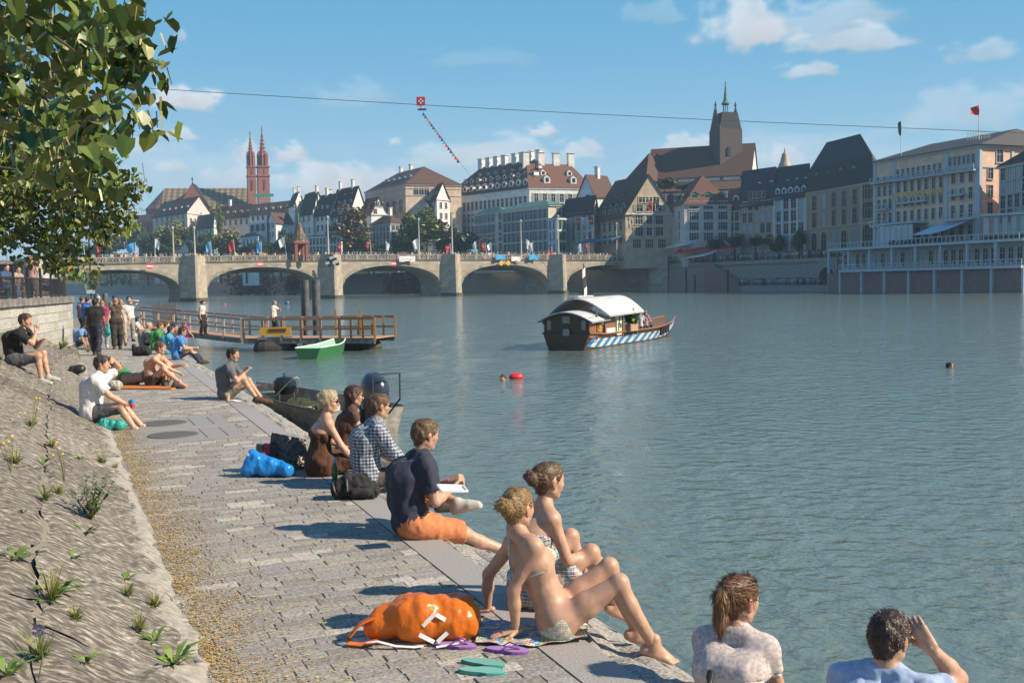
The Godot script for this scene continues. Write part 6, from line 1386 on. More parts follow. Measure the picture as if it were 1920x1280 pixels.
func weed(mb: MB,kind: int,s: float):
	match kind:
		0:   # rosette of lance leaves
			for i in 14:
				var a:=rf(0,TAU);var l:=s*rf(0.6,1.1);var d:=V(cos(a),0,sin(a));var sd:=V(-sin(a),0,cos(a))*l*0.13;var up:=rf(0.3,0.9)
				mb.col=Color(.09,.17,.03).lerp(Color(.17,.24,.04),rng.randf())
				var m:=d*l*0.5+V(0,l*up*0.6,0);var e:=d*l+V(0,l*up*0.7,0);mb.tri(Vector3.ZERO,m-sd,m+sd);mb.tri(m-sd,e,m+sd)
		1:   # bushy sprig with many small dark leaves
			for i in 16:
				var d:=V(rf(-.6,.6),1,rf(-.6,.6)).normalized();var l:=s*rf(0.6,1.3)
				mb.col=Color(.10,.09,.04);mb.tube([Vector3.ZERO,d*l*0.5,d*l],[0.004,0.003,0.001],4,false)
				for k in 16:
					var p:=d*l*rf(0.15,1.0);var bs:=Basis(Vector3.UP,rf(0,TAU))*Basis(Vector3.RIGHT,rf(-.8,.8));var w:=s*rf(0.06,0.11);mb.col=Color(.05,.09,.025).lerp(Color(.08,.13,.03),rng.randf())
					mb.quad(p,p+bs*V(w*.35,0,w),p+bs*V(0,0,w*2.2),p+bs*V(-w*.35,0,w))
		2:   # dry grass with a few green blades
			for i in 30:
				var a:=rf(0,TAU);var l:=s*rf(0.4,1.2);var d:=V(cos(a)*rf(.2,.9),1,sin(a)*rf(.2,.9)).normalized();var sd:=V(-sin(a),0,cos(a))*0.004;mb.col=Color(.26,.22,.08) if rng.randf()<0.55 else Color(.13,.18,.04)
				mb.tri(-sd,sd,d*l*0.6+sd*0.5);mb.tri(-sd,d*l*0.6+sd*0.5,d*l*0.6-sd*.5);mb.tri(d*l*0.6-sd*.5,d*l*0.6+sd*.5,d*l+V(d.x,-.5,d.z)*l*0.15)
		3:   # thin stalks with yellow flowers
			for i in 4:
				var d:=V(rf(-.3,.3),1,rf(-.3,.3)).normalized()*s*rf(0.9,1.6);mb.col=Color(.16,.17,.06);mb.tube([Vector3.ZERO,d*0.5+V(.01,0,0),d],0.003,4,false);mb.col=Color(.75,.48,.02);mb.ball(d,V(.016,.008,.016),Basis.IDENTITY,6)
func build_weeds():
	rng.seed=88
	var km:={0: ["leafy_weed","weed"],1:["bushy_weed","weed"],2:["dry_grass_tuft","grass tuft"],3:["yellow_flower","wildflower"]}
	var pts:=[[170,975,1,.22,"bushy dark sprig growing from the sloping stones"],[165,1000,0,.10,"green rosette beside the bushy dark sprig"],[25,1055,0,.10,"bright green rosette low on the dark sloping stone"],[135,1050,0,.07,"small rosette between the bushy sprig and the foot of the slope"],[95,1130,2,.18,"large tuft of grass and leaves on the darkest stone"],[110,1115,0,.12,"rosette inside the large grass tuft"],[235,1090,0,.06,"small rosette near the pale mortar edge"],[240,1120,2,.08,"dry tuft below the small rosette"],[290,1140,2,.09,"dry tuft on the foot joint of the slope"],[260,1185,2,.10,"dry grassy tuft low on the slope joint"],[290,1205,0,.08,"green rosette on the slope joint"],[325,1250,0,.11,"big green rosette at the very foot of the slope"],[160,1245,0,.07,"rosette beside the violet flower"],[75,1240,2,.14,"tuft around the violet flower stalk"],[10,1270,0,.08,"rosette beside the edge joint"],
		[55,810,3,.16,"yellow flowers high on the slope beside the joint"],[30,870,2,.14,"yellow brown tuft in the upper joint"],[20,890,3,.14,"yellow flower cluster over the brown tuft"],[120,905,3,.18,"tall stalk of yellow flowers on the mid slope"],[60,800,2,.14,"mixed grass tuft under the seated man's bag"],[80,870,0,.08,"leafy sprig in the mid slope joint"],[150,865,0,.09,"green sprig on the lower joint near the seated man"],[190,870,2,.14,"grassy tuft on the lower joint near the seated man"],[85,940,2,.12,"dry tuft above the bushy sprig"],[110,930,2,.1,"dry tuft right of another dry tuft"],[95,840,2,.10,"pale tuft in the upper joint"],[215,880,2,.07,"small tuft near the slope foot"],[40,965,0,.05,"tiny rosette on the mid slope"],[140,1165,2,.08,"dry tuft on the dark slab"],[235,925,0,.04,"tiny green sprig at the slope foot"],[120,650,2,.5,"large yellowing bush at the wall foot beside the leaning man"],[112,655,0,.3,"leafy clump at the wall foot behind the men"],[165,660,2,.35,"dry weeds at the foot of the terrace wall"]]
	for q in pts:
		var mb:=MB.new();mb.tint=true;var ws: float=q[3]*(1.45 if q[3]<.28 else 1.0);weed(mb,q[2],ws)
		if q[2]==2: weed(mb,2,ws*.8);weed(mb,0,ws*0.55)
		var at:=slope_hit(q[0],q[1]);var o:=solo(km[q[2]][0],mb,m_("leafvc"),q[4],km[q[2]][1],"weeds in the sloping embankment");o.position=at+V(0,0.0,0)
	# violet flower in the near joint
	var vf:=MB.new();vf.tint=true;vf.col=Color(.12,.14,.05);vf.tube([Vector3.ZERO,V(.02,.1,0),V(.01,.2,.01)],0.003,5);vf.col=Color(.28,.24,.55)
	for i in 40: var d:=V(rng.randfn(),rng.randfn(),rng.randfn()).normalized()*.022+V(.01,.2,.01);vf.quad(d,d+V(.008,.004,0),d+V(.004,.012,.006),d+V(-.004,.006,.004))
	var fo:=solo("violet_flower",vf,m_("leafvc"),"single violet flower head on the dark sloping stone","wildflower");fo.position=slope_hit(72,1275)
	# fallen lime flowers gathered along the foot of the slope and in the joints
	var fl:=MB.new();fl.quad(V(-.5,0,-.28),V(-.4,.12,.25),V(.5,.04,.3),V(.45,.18,-.2))
	var cols:=[Color(.34,.22,.07),Color(.42,.30,.12),Color(.26,.16,.05),Color(.38,.28,.14),Color(.46,.36,.18)]
	for group in 2:
		var n: int=[26000,16000][group];var mm:=MultiMesh.new();mm.transform_format=MultiMesh.TRANSFORM_3D;mm.use_colors=true;mm.mesh=fl.mesh();mm.instance_count=n
		for i in n:
			var s:=2.5+pow(rng.randf(),1.7)*22.0;var u:=0.0
			var en:=0.5+fn.get_noise_1d(s*130.0)
			if group==0: u=absf(rng.randfn())*(0.06+0.22*clampf(en,0,1))+0.035
			else:
				u=rf(0.05,1.75)
				if fn.get_noise_2d(u*170.0,s*90.0)<0.02 or rng.randf()<u*0.4: u=absf(rng.randfn())*0.3+0.05
			var sz:=rf(0.007,0.019);mm.set_instance_transform(i,Transform3D((Basis(Vector3.UP,rf(0,TAU))*Basis(Vector3.RIGHT,rf(-.3,.3))).scaled(Vector3.ONE*sz),W(u,1.001+rf(0,.006),s)));mm.set_instance_color(i,cols[rng.randi() % 5])
		var o:=MultiMeshInstance3D.new();o.name=numbered("fallen_flowers");o.multimesh=mm;o.material_override=mat("litter",Color.WHITE,0.9,{"vc": true,"two": true});add_child(o);tag(o,["golden drift of fallen lime flowers along the foot of the slope","scattered fallen lime flowers over the cobbles"][group],"plant litter");o.set_meta("kind","stuff")
func slope_hit(px: float,py: float)->Vector3:   # where the view through a pixel meets the embankment
	var d:=ray(px,py);var t:=1.0
	while t<60.0:
		var p:=EYE+d*t;var r:=p-O;var u:=r.dot(ACROSS);var s:=r.dot(ALONG);var b:=bank_top(s);var g:=1.0
		if u<0: g=1.0+b.y*clampf(u/b.x,0,1)
		if p.y<=g+0.0: return V(p.x,g,p.z)
		t+=0.02
	return P(px,py)
# ---------- bodies: a smooth union of tapered capsules, meshed as surface nets
# bone: [a, b, ra, rb, blend, group, t0, t1, flatten_axis, flatten_factor]
func bone(a: Vector3,b: Vector3,ra: float,rb: float,k:=0.03,grp:="",fax:=Vector3.ZERO,ff:=1.0)->Array:return [a,b,ra,rb,k,grp,-1.0,2.0,fax,ff]
func nets(bones: Array,cell: float,clips:=[],fold:=0.0,ffreq:=1.0)->MB:
	var lo:=Vector3.ONE*1e9;var hi:=-lo
	for q in bones:
		var r: float=maxf(q[2],q[3])*1.05+cell*2.0
		for p in [q[0],q[1]]: lo=lo.min(p-Vector3.ONE*r);hi=hi.max(p+Vector3.ONE*r)
	var nx:=int((hi.x-lo.x)/cell)+2;var ny:=int((hi.y-lo.y)/cell)+2;var nz:=int((hi.z-lo.z)/cell)+2
	var d:=PackedFloat32Array();d.resize(nx*ny*nz);d.fill(0.5);var sxy:=nx*ny
	for q in bones:
		var a: Vector3=q[0];var ba: Vector3=q[1]-a;var bb:=maxf(ba.length_squared(),1e-9);var ln:=sqrt(bb);var ra: float=q[2];var dr: float=q[3]-ra;var k: float=q[4];var t0: float=q[6];var t1: float=q[7];var ax: Vector3=q[8];var ff: float=q[9]-1.0;var flat:=ff!=0.0
		var r: float=maxf(q[2],q[3])+cell*1.5+k*0.6;var cut:=t0>-0.5 or t1<1.5;var un:=ba/ln if ln>1e-4 else Vector3.ZERO;var qa:=1.0-un.x*un.x;var rr:=r*r
		var l: Vector3=(q[0].min(q[1])-Vector3.ONE*r-lo)/cell;var h: Vector3=(q[0].max(q[1])+Vector3.ONE*r-lo)/cell
		var x0:=maxi(0,int(l.x));var x1:=mini(nx-1,int(h.x)+1);var y0:=maxi(0,int(l.y));var y1:=mini(ny-1,int(h.y)+1);var z0:=maxi(0,int(l.z));var z1:=mini(nz-1,int(h.z)+1)
		for z in range(z0,z1+1):
			for y in range(y0,y1+1):
				var o:=z*sxy+y*nx
				var pa:=V(lo.x+x0*cell,lo.y+y*cell,lo.z+z*cell)-a
				var wu:=pa.dot(un);var qc:=pa.length_squared()-wu*wu-rr;var xa:=x0;var xb:=x1
				if qa>0.02:   # only the stretch of this row that passes near the bone
					var qb:=pa.x-wu*un.x;var disc:=qb*qb-qa*qc
					if disc<0.0: continue
					disc=sqrt(disc);xa=maxi(x0,x0+int((-qb-disc)/qa/cell));xb=mini(x1,x0+int((-qb+disc)/qa/cell)+1)
					pa.x+=(xa-x0)*cell
				elif qc>0.0: continue
				for x in range(xa,xb+1):
					var v:=pa
					if flat: v+=ax*(v.dot(ax)*ff)
					var tu:=v.dot(ba)/bb;var t:=clampf(tu,0.0,1.0)
					var e:=(v-ba*t).length()-ra-dr*t
					if cut: e=maxf(e,maxf((tu-t1)*ln,(t0-tu)*ln))
					var c:=d[o+x]
					if k>0.0:
						var m:=k-absf(c-e)
						if m>0.0: d[o+x]=minf(c,e)-m*m/k*0.25
						elif e<c: d[o+x]=e
					elif e<c: d[o+x]=e
					pa.x+=cell
	var band:=cell*2.5+fold
	if fold>0.0 or clips.size()>0:
		for z in nz:
			for y in ny:
				var o:=z*sxy+y*nx
				for x in nx:
					var c:=d[o+x]
					if c>band: continue
					if c>-band:
						var p:=lo+V(x,y,z)*cell
						if fold>0.0: c+=fn.get_noise_3d(p.x*480.0*ffreq,p.y*260.0*ffreq,p.z*480.0*ffreq)*fold*2.0
						for q in clips: c=maxf(c,(p-q[0]).dot(q[1]))
						d[o+x]=c
					elif c<0.0:
						var p:=lo+V(x,y,z)*cell
						for q in clips: c=maxf(c,(p-q[0]).dot(q[1]))
						d[o+x]=c
	var far:=cell*3.6
	var id:=PackedInt32Array();id.resize(nx*ny*nz);id.fill(-1);var vs:=PackedVector3Array()
	for z in nz-1:
		for y in ny-1:
			var o:=z*sxy+y*nx
			for x in nx-1:
				var i:=o+x
				if absf(d[i])>far: continue
				var d0:=d[i];var d1:=d[i+1];var d2:=d[i+nx];var d3:=d[i+nx+1];var d4:=d[i+sxy];var d5:=d[i+sxy+1];var d6:=d[i+sxy+nx];var d7:=d[i+sxy+nx+1]
				var mn:=minf(minf(minf(d0,d1),minf(d2,d3)),minf(minf(d4,d5),minf(d6,d7)))
				if mn>=0.0: continue
				if maxf(maxf(maxf(d0,d1),maxf(d2,d3)),maxf(maxf(d4,d5),maxf(d6,d7)))<0.0: continue
				var s:=Vector3.ZERO;var n:=0
				if (d0<0)!=(d1<0): s+=V(d0/(d0-d1),0,0);n+=1
				if (d2<0)!=(d3<0): s+=V(d2/(d2-d3),1,0);n+=1
				if (d4<0)!=(d5<0): s+=V(d4/(d4-d5),0,1);n+=1
				if (d6<0)!=(d7<0): s+=V(d6/(d6-d7),1,1);n+=1
				if (d0<0)!=(d2<0): s+=V(0,d0/(d0-d2),0);n+=1
				if (d1<0)!=(d3<0): s+=V(1,d1/(d1-d3),0);n+=1
				if (d4<0)!=(d6<0): s+=V(0,d4/(d4-d6),1);n+=1
				if (d5<0)!=(d7<0): s+=V(1,d5/(d5-d7),1);n+=1
				if (d0<0)!=(d4<0): s+=V(0,0,d0/(d0-d4));n+=1
				if (d1<0)!=(d5<0): s+=V(1,0,d1/(d1-d5));n+=1
				if (d2<0)!=(d6<0): s+=V(0,1,d2/(d2-d6));n+=1
				if (d3<0)!=(d7<0): s+=V(1,1,d3/(d3-d7));n+=1
				id[i]=vs.size();vs.append(lo+(V(x,y,z)+s/n)*cell)
	var idx:=PackedInt32Array();var st:=[1,nx,sxy]
	for z in range(1,nz-1):
		for y in range(1,ny-1):
			var o:=z*sxy+y*nx
			for x in range(1,nx-1):
				var i:=o+x
				if absf(d[i])>far: continue
				var s0:=d[i]<0.0
				for ax in 3:
					var j: int=i+st[ax]
					if (d[j]<0.0)==s0: continue
					var u: int=st[(ax+1) % 3];var w: int=st[(ax+2) % 3]
					var a:=id[i-u-w];var b:=id[i-w];var c:=id[i];var e:=id[i-u]
					if a<0 or b<0 or c<0 or e<0: continue
					if s0: idx.append_array(PackedInt32Array([a,b,c,a,c,e]))
					else: idx.append_array(PackedInt32Array([a,c,b,a,e,c]))
	var nn:=PackedVector3Array();nn.resize(vs.size())
	for i in range(0,idx.size(),3):
		var f:=(vs[idx[i+1]]-vs[idx[i]]).cross(vs[idx[i+2]]-vs[idx[i]]);nn[idx[i]]+=f;nn[idx[i+1]]+=f;nn[idx[i+2]]+=f
	for i in nn.size(): nn[i]=nn[i].normalized()
	var mb:=MB.new()
	for i in range(0,idx.size(),3):
		for k in [0,2,1]: mb.v.append(vs[idx[i+k]]);mb.n.append(nn[idx[i+k]])
	return mb

var tmpl:={}
var jobs:=[]
func job(bones: Array,cell: float,clips: Array,fold: float,fr: float,done: Callable): jobs.append([bones,cell,clips,fold,fr,done,null])
func work(i: int): var j: Array=jobs[i];j[6]=nets(j[0],j[1],j[2],j[3],j[4])
func run_jobs():
	for i in jobs.size(): work(i)
	for j in jobs: j[5].call(j[6])
	jobs.clear()
func head_mesh(sex: String,fine:=true)->MB:
	var key:="head"+sex+str(fine)
	if tmpl.has(key): return tmpl[key]
	var f:=sex=="f";var b:=[];var X:=Vector3.RIGHT
	b.append(bone(V(0,.032,-.022),V(0,.036,.008),.094,.090,.02,"",X,1.2))
	b.append(bone(V(0,-.02,.02),V(0,-.085,.052 if not f else .05),.066,.03 if not f else .025,.03,"",X,1.08))
	for e in [-1.0,1.0]:
		b.append(bone(V(e*.036,-.018,.05),V(e*.03,-.04,.055),.032,.028,.03))
		b.append(bone(V(e*.05,-.055,.0),V(e*.02,-.09,.045),.026,.022,.03))
		b.append(bone(V(e*.079,.008,-.008),V(e*.077,-.026,-.002),.022,.014,.006,"",X,2.6))
	b.append(bone(V(-.03,.028,.073),V(.03,.028,.073),.015,.015,.02))
	b.append(bone(V(0,.012,.086),V(0,-.026,.104),.008,.014,.014))
	b.append(bone(V(-.016,-.059,.081),V(.016,-.059,.081),.008,.008,.008))
	b.append(bone(V(0,-.05,-.02),V(0,-.15,-.03),.056 if not f else .047,.058 if not f else .048,.03))
	var m:=nets(b,0.0058 if fine else 0.0095);m.tint=true
	for i in m.v.size():
		var p:=m.v[i];var c:=Color.WHITE
		if absf(p.y+.059)<.009 and absf(p.x)<.024 and p.z>.082: c=Color(.78,.45,.45)
		elif p.y>.033 and p.y<.046 and absf(p.x)>.012 and absf(p.x)<.046 and p.z>.07: c=Color(.35,.28,.22)
		elif p.z>.08 and p.y<0.0 and p.y>-.04: c=Color(1,.86,.84)
		elif absf(p.x)>.08: c=Color(1,.82,.8)
		m.c.append(c)
	for e in [-1.0,1.0]:
		m.col=Color(1.3,1.5,1.7);m.ball(V(e*.031,.013,.075),V(.0125,.007,.008),Basis.IDENTITY,8)
		m.col=Color(.06,.05,.05);m.ball(V(e*.031,.013,.0805),V(.006,.006,.005),Basis.IDENTITY,6)
	tmpl[key]=m;return m
func hand_mesh(pose: String,fine:=true)->MB:   # right hand: wrist at the origin,fingers +z,palm down,thumb towards +x
	var key:="hand"+pose+str(fine)
	if tmpl.has(key): return tmpl[key]
	var c: float={"flat": .06,"relax": .42,"grip": 1.0,"fist": 1.45}[pose];var b:=[]
	for x in [-.026,-.009,.009,.026]: b.append(bone(V(x*.7,0,.0),V(x,.003,.086),.0165,.0135,.012))
	var L:=[.062,.078,.084,.074]
	for i in 4:
		var p:=V([-.028,-.0095,.0095,.028][i],.003,.084);var dir:=V([-.12,-.03,.03,.12][i]*(1.0 if pose=="flat" else .3),0,1).normalized();var a:=0.0
		for k in 3:
			a+=c*[0.75,1.0,.7][k];var dd:=V(dir.x,-sin(a),dir.z*cos(a)).normalized();var e:Vector3=p+dd*L[i]*[.45,.31,.24][k];b.append(bone(p,e,.0098-k*.0008,.0092-k*.001,.004));p=e
	var t:=[V(.024,-.004,.018),V(.05,-.012-c*.008,.046),V(.06-c*.012,-.016-c*.02,.078),V(.062-c*.026,-.018-c*.028,.103)]
	for k in 3: b.append(bone(t[k],t[k+1],[.0165,.0125,.0105][k],[.0125,.0105,.0085][k],.008))
	b.append(bone(V(0,0,-.03),V(0,0,.02),.0265,.022,.015,"",Vector3.UP,1.35))
	tmpl[key]=nets(b,0.0046 if fine else 0.007);return tmpl[key]
func foot_mesh(kind: String)->MB:   # ankle at the origin,toes +z,sole 0.085 below
	if tmpl.has("foot"+kind): return tmpl["foot"+kind]
	var b:=[];var cl:=[]
	if kind=="bare":
		b.append(bone(V(0,.03,0),V(0,-.02,.005),.036,.037,.02));b.append(bone(V(0,-.045,-.035),V(0,-.055,.0),.034,.03,.025))
		b.append(bone(V(0,-.02,.02),V(.006,-.06,.12),.036,.022,.03));b.append(bone(V(-.006,-.055,.0),V(-.028,-.068,.115),.026,.016,.02));b.append(bone(V(.01,-.055,.02),V(.028,-.066,.13),.022,.019,.02))
		for i in 5: b.append(bone(V(.03-i*.0165,-.068,.13-i*.006),V(.031-i*.0175,-.072,.172-i*.009),.0115 if i>0 else .0145,.009 if i>0 else .0125,.006))
		cl.append([V(0,-.085,0),Vector3.DOWN])
	else:
		b.append(bone(V(0,-.0,-.005),V(0,-.045,-.02),.046,.046,.02));b.append(bone(V(0,-.05,-.03),V(0,-.055,.09),.046,.046,.03));b.append(bone(V(0,-.02,.01),V(0,-.055,.15),.045,.036,.03));b.append(bone(V(.008,-.06,.1),V(.008,-.065,.17),.044,.034,.02))
		cl.append([V(0,-.092,0),Vector3.DOWN])
	tmpl["foot"+kind]=nets(b,0.007,cl);return tmpl["foot"+kind]
func hair_mesh(st: String)->MB:
	if tmpl.has("hair"+st): return tmpl["hair"+st]
	var b:=[];var cl:=[];var X:=Vector3.RIGHT;var fold:=0.006;var fr:=2.2
	var hl:=V(0,-.35,.94).normalized()   # hairline plane leaning back from the brow
	b.append(bone(V(0,.036,-.028),V(0,.042,.004),.1025,.0985,.02,"",X,1.2));b.append(bone(V(0,.0,-.04),V(0,-.055,-.045),.078,.05,.03,"",X,1.02))
	cl=[[V(0,.055,.072),V(0,-.62,.78).normalized()]]
	match st:
		"short": cl.append([V(0,-.07,-.06),V(0,-.74,.67).normalized()])
		"curly": fold=.016;fr=3.0;b.append(bone(V(0,.05,-.03),V(0,.06,.02),.104,.095,.03));cl.append([V(0,-.06,-.06),V(0,-.9,.3).normalized()])
		"bun": b.append(bone(V(-.015,.03,-.142),V(.015,.04,-.14),.046,.046,.012));fold=.006;fr=2.4;cl.append([V(0,-.08,-.06),V(0,-.9,.3).normalized()])
		"pony": b.append(bone(V(0,.075,-.105),V(0,.03,-.145),.032,.034,.02));b.append(bone(V(0,.03,-.145),V(0,-.08,-.135),.036,.034,.02));b.append(bone(V(0,-.08,-.135),V(0.01,-.17,-.115),.033,.012,.02));cl.append([V(0,-.035,.0),V(0,-.75,.66).normalized()]) ;cl=[cl[0]];fold=.004
		"long": b.append(bone(V(0,-.02,-.06),V(0,-.2,-.085),.075,.06,.03,"",Vector3.BACK,1.5));for e in [-1,1]:b.append(bone(V(e*.07,0,-.02),V(e*.075,-.19,-.01),.035,.028,.03));
		"swept": fold=.006;b.append(bone(V(0,.09,-.03),V(.02,.1,.04),.05,.045,.04));b.append(bone(V(.03,.08,.0),V(0,.07,-.09),.045,.04,.03));cl=[[V(0,.055,.078),V(0,-.62,.78).normalized()],[V(0,-.06,-.06),V(0,-.9,.3).normalized()]]
		"cap": b=[bone(V(0,.05,-.02),V(0,.05,.0),.104,.102,.02,"",X,1.15)];b.append(bone(V(0,.045,.09),V(0,.035,.16),.06,.05,.01,"",Vector3.UP,6.0));cl=[[V(0,.03,0),Vector3.DOWN]];fold=0.0
	tmpl["hair"+st]=nets(b,0.0062,cl,fold,fr);return tmpl["hair"+st]
func strands(src: MB,n: int,ln: float,w: float,st: String)->MB:   # fine locks laid over the hair
	var mb:=MB.new();mb.tint=true;var r:=RandomNumberGenerator.new();r.seed=n;var cnt:=src.v.size()/3
	for i in n:
		var k:=r.randi() % cnt*3;var p:=src.v[k];var nr:=src.n[k];var crown:=V(0,.1,-.07);var fl:=p-crown
		if st=="pony": fl=(V(0,.07,-.11)-p) if p.z>-.1 else V(0,-1,.05)
		elif st=="bun": fl=(V(0,.045,-.12)-p) if p.z>-.1 else V(r.randfn(),r.randfn(),r.randfn())
		elif st=="swept": fl=V(.2,.5,-.8)
		elif st=="curly": fl=V(r.randfn(),r.randfn(),r.randfn())
		elif st=="long": fl=fl.normalized()+V(0,-1.2,0)
		fl=(fl-nr*fl.dot(nr)+V(r.randfn(),r.randfn(),r.randfn())*.15*(fl.length()+.01)).normalized();var sd:=nr.cross(fl).normalized()*w;var l:=ln*r.randf_range(.6,1.3);var g:=r.randf_range(.65,1.3);mb.col=Color(g,g,g)
		var a:=p-nr*.001;var b:=p+fl*l*.5+nr*.002;var c:=p+fl*l-nr*.001
		mb.quad(a-sd,a+sd,b+sd,b-sd);mb.quad(b-sd,b+sd,c+sd*.3,c-sd*.3)
	return mb
func ik(r: Vector3,t: Vector3,l1: float,l2: float,pole: Vector3)->Array:
	var d:=t-r;var L:=d.length()
	if L>(l1+l2)*.995: d=d/L*(l1+l2)*.995;L=d.length();t=r+d
	var a:=(l1*l1-l2*l2+L*L)/(2*L);var h:=sqrt(maxf(0.0,l1*l1-a*a));var u:=d/L;var p:=pole-u*pole.dot(u)
	return [r+u*a+p.normalized()*h,t]
func frame(fwd: Vector3,up: Vector3)->Basis:   # z=fwd,y near up
	var z:=fwd.normalized();var x:=up.cross(z)
	if x.length()<1e-4: x=Vector3.RIGHT
	x=x.normalized();return Basis(x,z.cross(x),z)
# o: pose and dress of one person; local frame: +z forward, +x the person's left
func person(label: String,at: Vector3,yaw: float,o: Dictionary)->Node3D:
	var f: bool=o.get("sex","m")=="f";var sc:float=o.get("sc",1.0 if not f else 0.95);var cell:float=o.get("cell",0.022)
	var n:=thing("person",label,"person",at,yaw,o.get("group",""))
	var Pv: Vector3=o.get("hip",V(0,.1,0));var S:Vector3=o.get("spine",V(0,1,0.05)).normalized();var hunch:float=o.get("hunch",.03);var tw:float=o.get("twist",0.0);var roll:float=o.get("hiproll",0.0)
	var Xp:=Basis(Vector3.UP,roll)*Vector3.RIGHT;var Xs:=Basis(Vector3.UP,tw)*Vector3.RIGHT;Xs=(Xs-S*Xs.dot(S)*.6+V(0,o.get("shtilt",0.0),0)).normalized()
	var Fw:=Xs.cross(S).normalized();var Fp:=Xp.cross(S).normalized()
	var M:=Pv+S*.19-Fp*hunch*.9;var C:=Pv+S*.36-Fw*hunch*1.1;var N:=Pv+S*.52-Fw*hunch*.1+Fw*hunch*.6
	var sw:=.168 if not f else .142;var hw:=.085 if not f else .088;var b:=[]
	var cr:=.108 if not f else .092;var wr:=.10 if not f else .080;var pr:=.108 if not f else .112
	b.append(bone(Pv-Xp*hw,Pv+Xp*hw,pr,pr,.04,"h"))
	for e in [-1.0,1.0]:
		b.append(bone(Pv+Xp*e*.06+S*.02,M+Xp*e*.052,pr,wr,.05,"h2"));b.append(bone(M+(Xp+Xs)*.5*e*.052,C+Xs*e*.075,wr,cr,.05,"t"));b.append(bone(C+Xs*e*.075,N+Xs*e*.105-S*.055,cr,.068,.05,"t"))
		b.append(bone(N+Xs*e*.03+S*.015,N+Xs*e*sw-S*.035,.052,.05 if not f else .042,.04,"t2"))
		b.append(bone(Pv+Xp*e*.065-Fp*.035-S*.01,Pv+Xp*e*.07-Fp*.03,.088 if not f else .096,.088,.03,"h"))
		if f: b.append(bone(C+Xs*e*.062+Fw*.075+S*.01,C+Xs*e*.066+Fw*.088,.052,.046,.03,"bust"))
	b.append(bone(Pv,C,wr*1.02,cr,.05,"t"))
	var hd: Array=o.get("head",[0.0,0.0]);var NU:Vector3=(S+V(0,.5,0)+Fw*.18).normalized();var hb:=Basis(Vector3.UP,hd[0])*Basis(Vector3.RIGHT,hd[1])*Basis(Vector3.BACK,hd[2] if hd.size()>2 else 0.0)
	var HC:=N+NU*.115+hb*V(0,.06,.018)
	b.append(bone(N-S*.03,HC+hb*V(0,-.08,-.025),.062 if not f else .05,.055 if not f else .046,.035,"n"))
	var skin:=Color(.56,.33,.23)*float(o.get("tone",1.0));var hands:=[];var feet:=[];var ua:=.285;var fa:=.25;var joints:={}
	for e in [1.0,-1.0]:
		var k:="l" if e>0 else "r"
		var sh=N+Xs*e*(sw+.012)-S*.045;var tgt: Vector3=o.get(k+"h",Pv+V(e*.25,-.1,.1));var res:=ik(sh,tgt/sc if not o.get("raw",false) else tgt,ua,fa,o.get(k+"e",V(e*.5,-.4,-.6)))
		var el: Vector3=res[0];var wri: Vector3=res[1];var am:=.88 if f else 1.0
		b.append(bone(sh,sh,.06*am,.06*am,.035,"ua0"+k));b.append(bone(sh,el,.053*am,.042*am,.03,"ua"+k));b.append(bone(el,el.lerp(wri,.35),.041*am,.043*am,.02,"fa"+k));b.append(bone(el.lerp(wri,.35),wri,.042*am,.027*am,.02,"fa"+k))
		var fd: Vector3=o.get(k+"hd",(wri-el).normalized()*.7+V(0,-.1,.2));hands.append([wri,frame(fd,o.get(k+"hu",V(0,1,0.01))),e,o.get(k+"pose","relax")])
		var hp=Pv+Xp*e*hw-S*.01;var ft: Vector3=o.get(k+"f",V(e*.1,-.75,.1));var rl:=ik(hp,ft/sc,.43,.42,o.get(k+"k",V(e*.15,.6,1.0)))
		var kn: Vector3=rl[0];var an: Vector3=rl[1];var lm:=.95 if f else 1.0;var back=(kn-hp).cross(an-kn).cross(an-kn).normalized()
		if back.dot(kn-(hp+an)*.5)>0: back=-back
		b.append(bone(hp,hp.lerp(kn,.45),.094*lm,.08*lm,.035,"th"+k));b.append(bone(hp.lerp(kn,.45),kn,.08*lm,.056*lm,.03,"th"+k));b.append(bone(kn,kn,.057*lm,.057*lm,.02,"kn"+k))
		b.append(bone(kn,kn.lerp(an,.35)+back*.014,.052*lm,.055*lm,.025,"sh"+k));b.append(bone(kn.lerp(an,.35)+back*.012,an,.053*lm,.036,.025,"sh"+k))
		feet.append([an,frame(o.get(k+"fd",V(e*.15,0,1)),o.get(k+"fu",Vector3.UP)),e])
	# the body: one continuous skin
	var shoe: String=o.get("feet","shoe");var bare:=shoe=="bare" or shoe=="sandal"
	var sk:=mat("skin%d" % int(float(o.get("tone",1.0))*20),Color(skin.r,skin.g,skin.b),0.5,{"vc": true,"tex": tex.soft,"scale": 2.5});n.scale=Vector3.ONE*sc
	job(b,cell,[],0.0,1.0,func(skin_mesh:MB):
		var body:=MB.new();body.tint=true;body.add(skin_mesh);body.add(head_mesh("f" if f else "m",cell<.019),Transform3D(hb,HC))
		for h in hands: body.add(hand_mesh(h[3],cell<.019),Transform3D(h[1]*Basis.from_scale(V(-h[2],1,1)*(.92 if f else 1.02)),h[0]))
		if bare: for q in feet: body.add(foot_mesh("bare"),Transform3D(q[1]*Basis.from_scale(V(-q[2],1,1)),q[0]))
		part(n,"body",body,sk))
	if not bare:
		for q in feet: var s:=MB.new();s.add(foot_mesh("shoe"),Transform3D(q[1]*Basis.from_scale(V(-q[2],1,1)),q[0]));part(n,"shoe",s,cloth(o.get("shoe_c",Color(.06,.05,.045))))
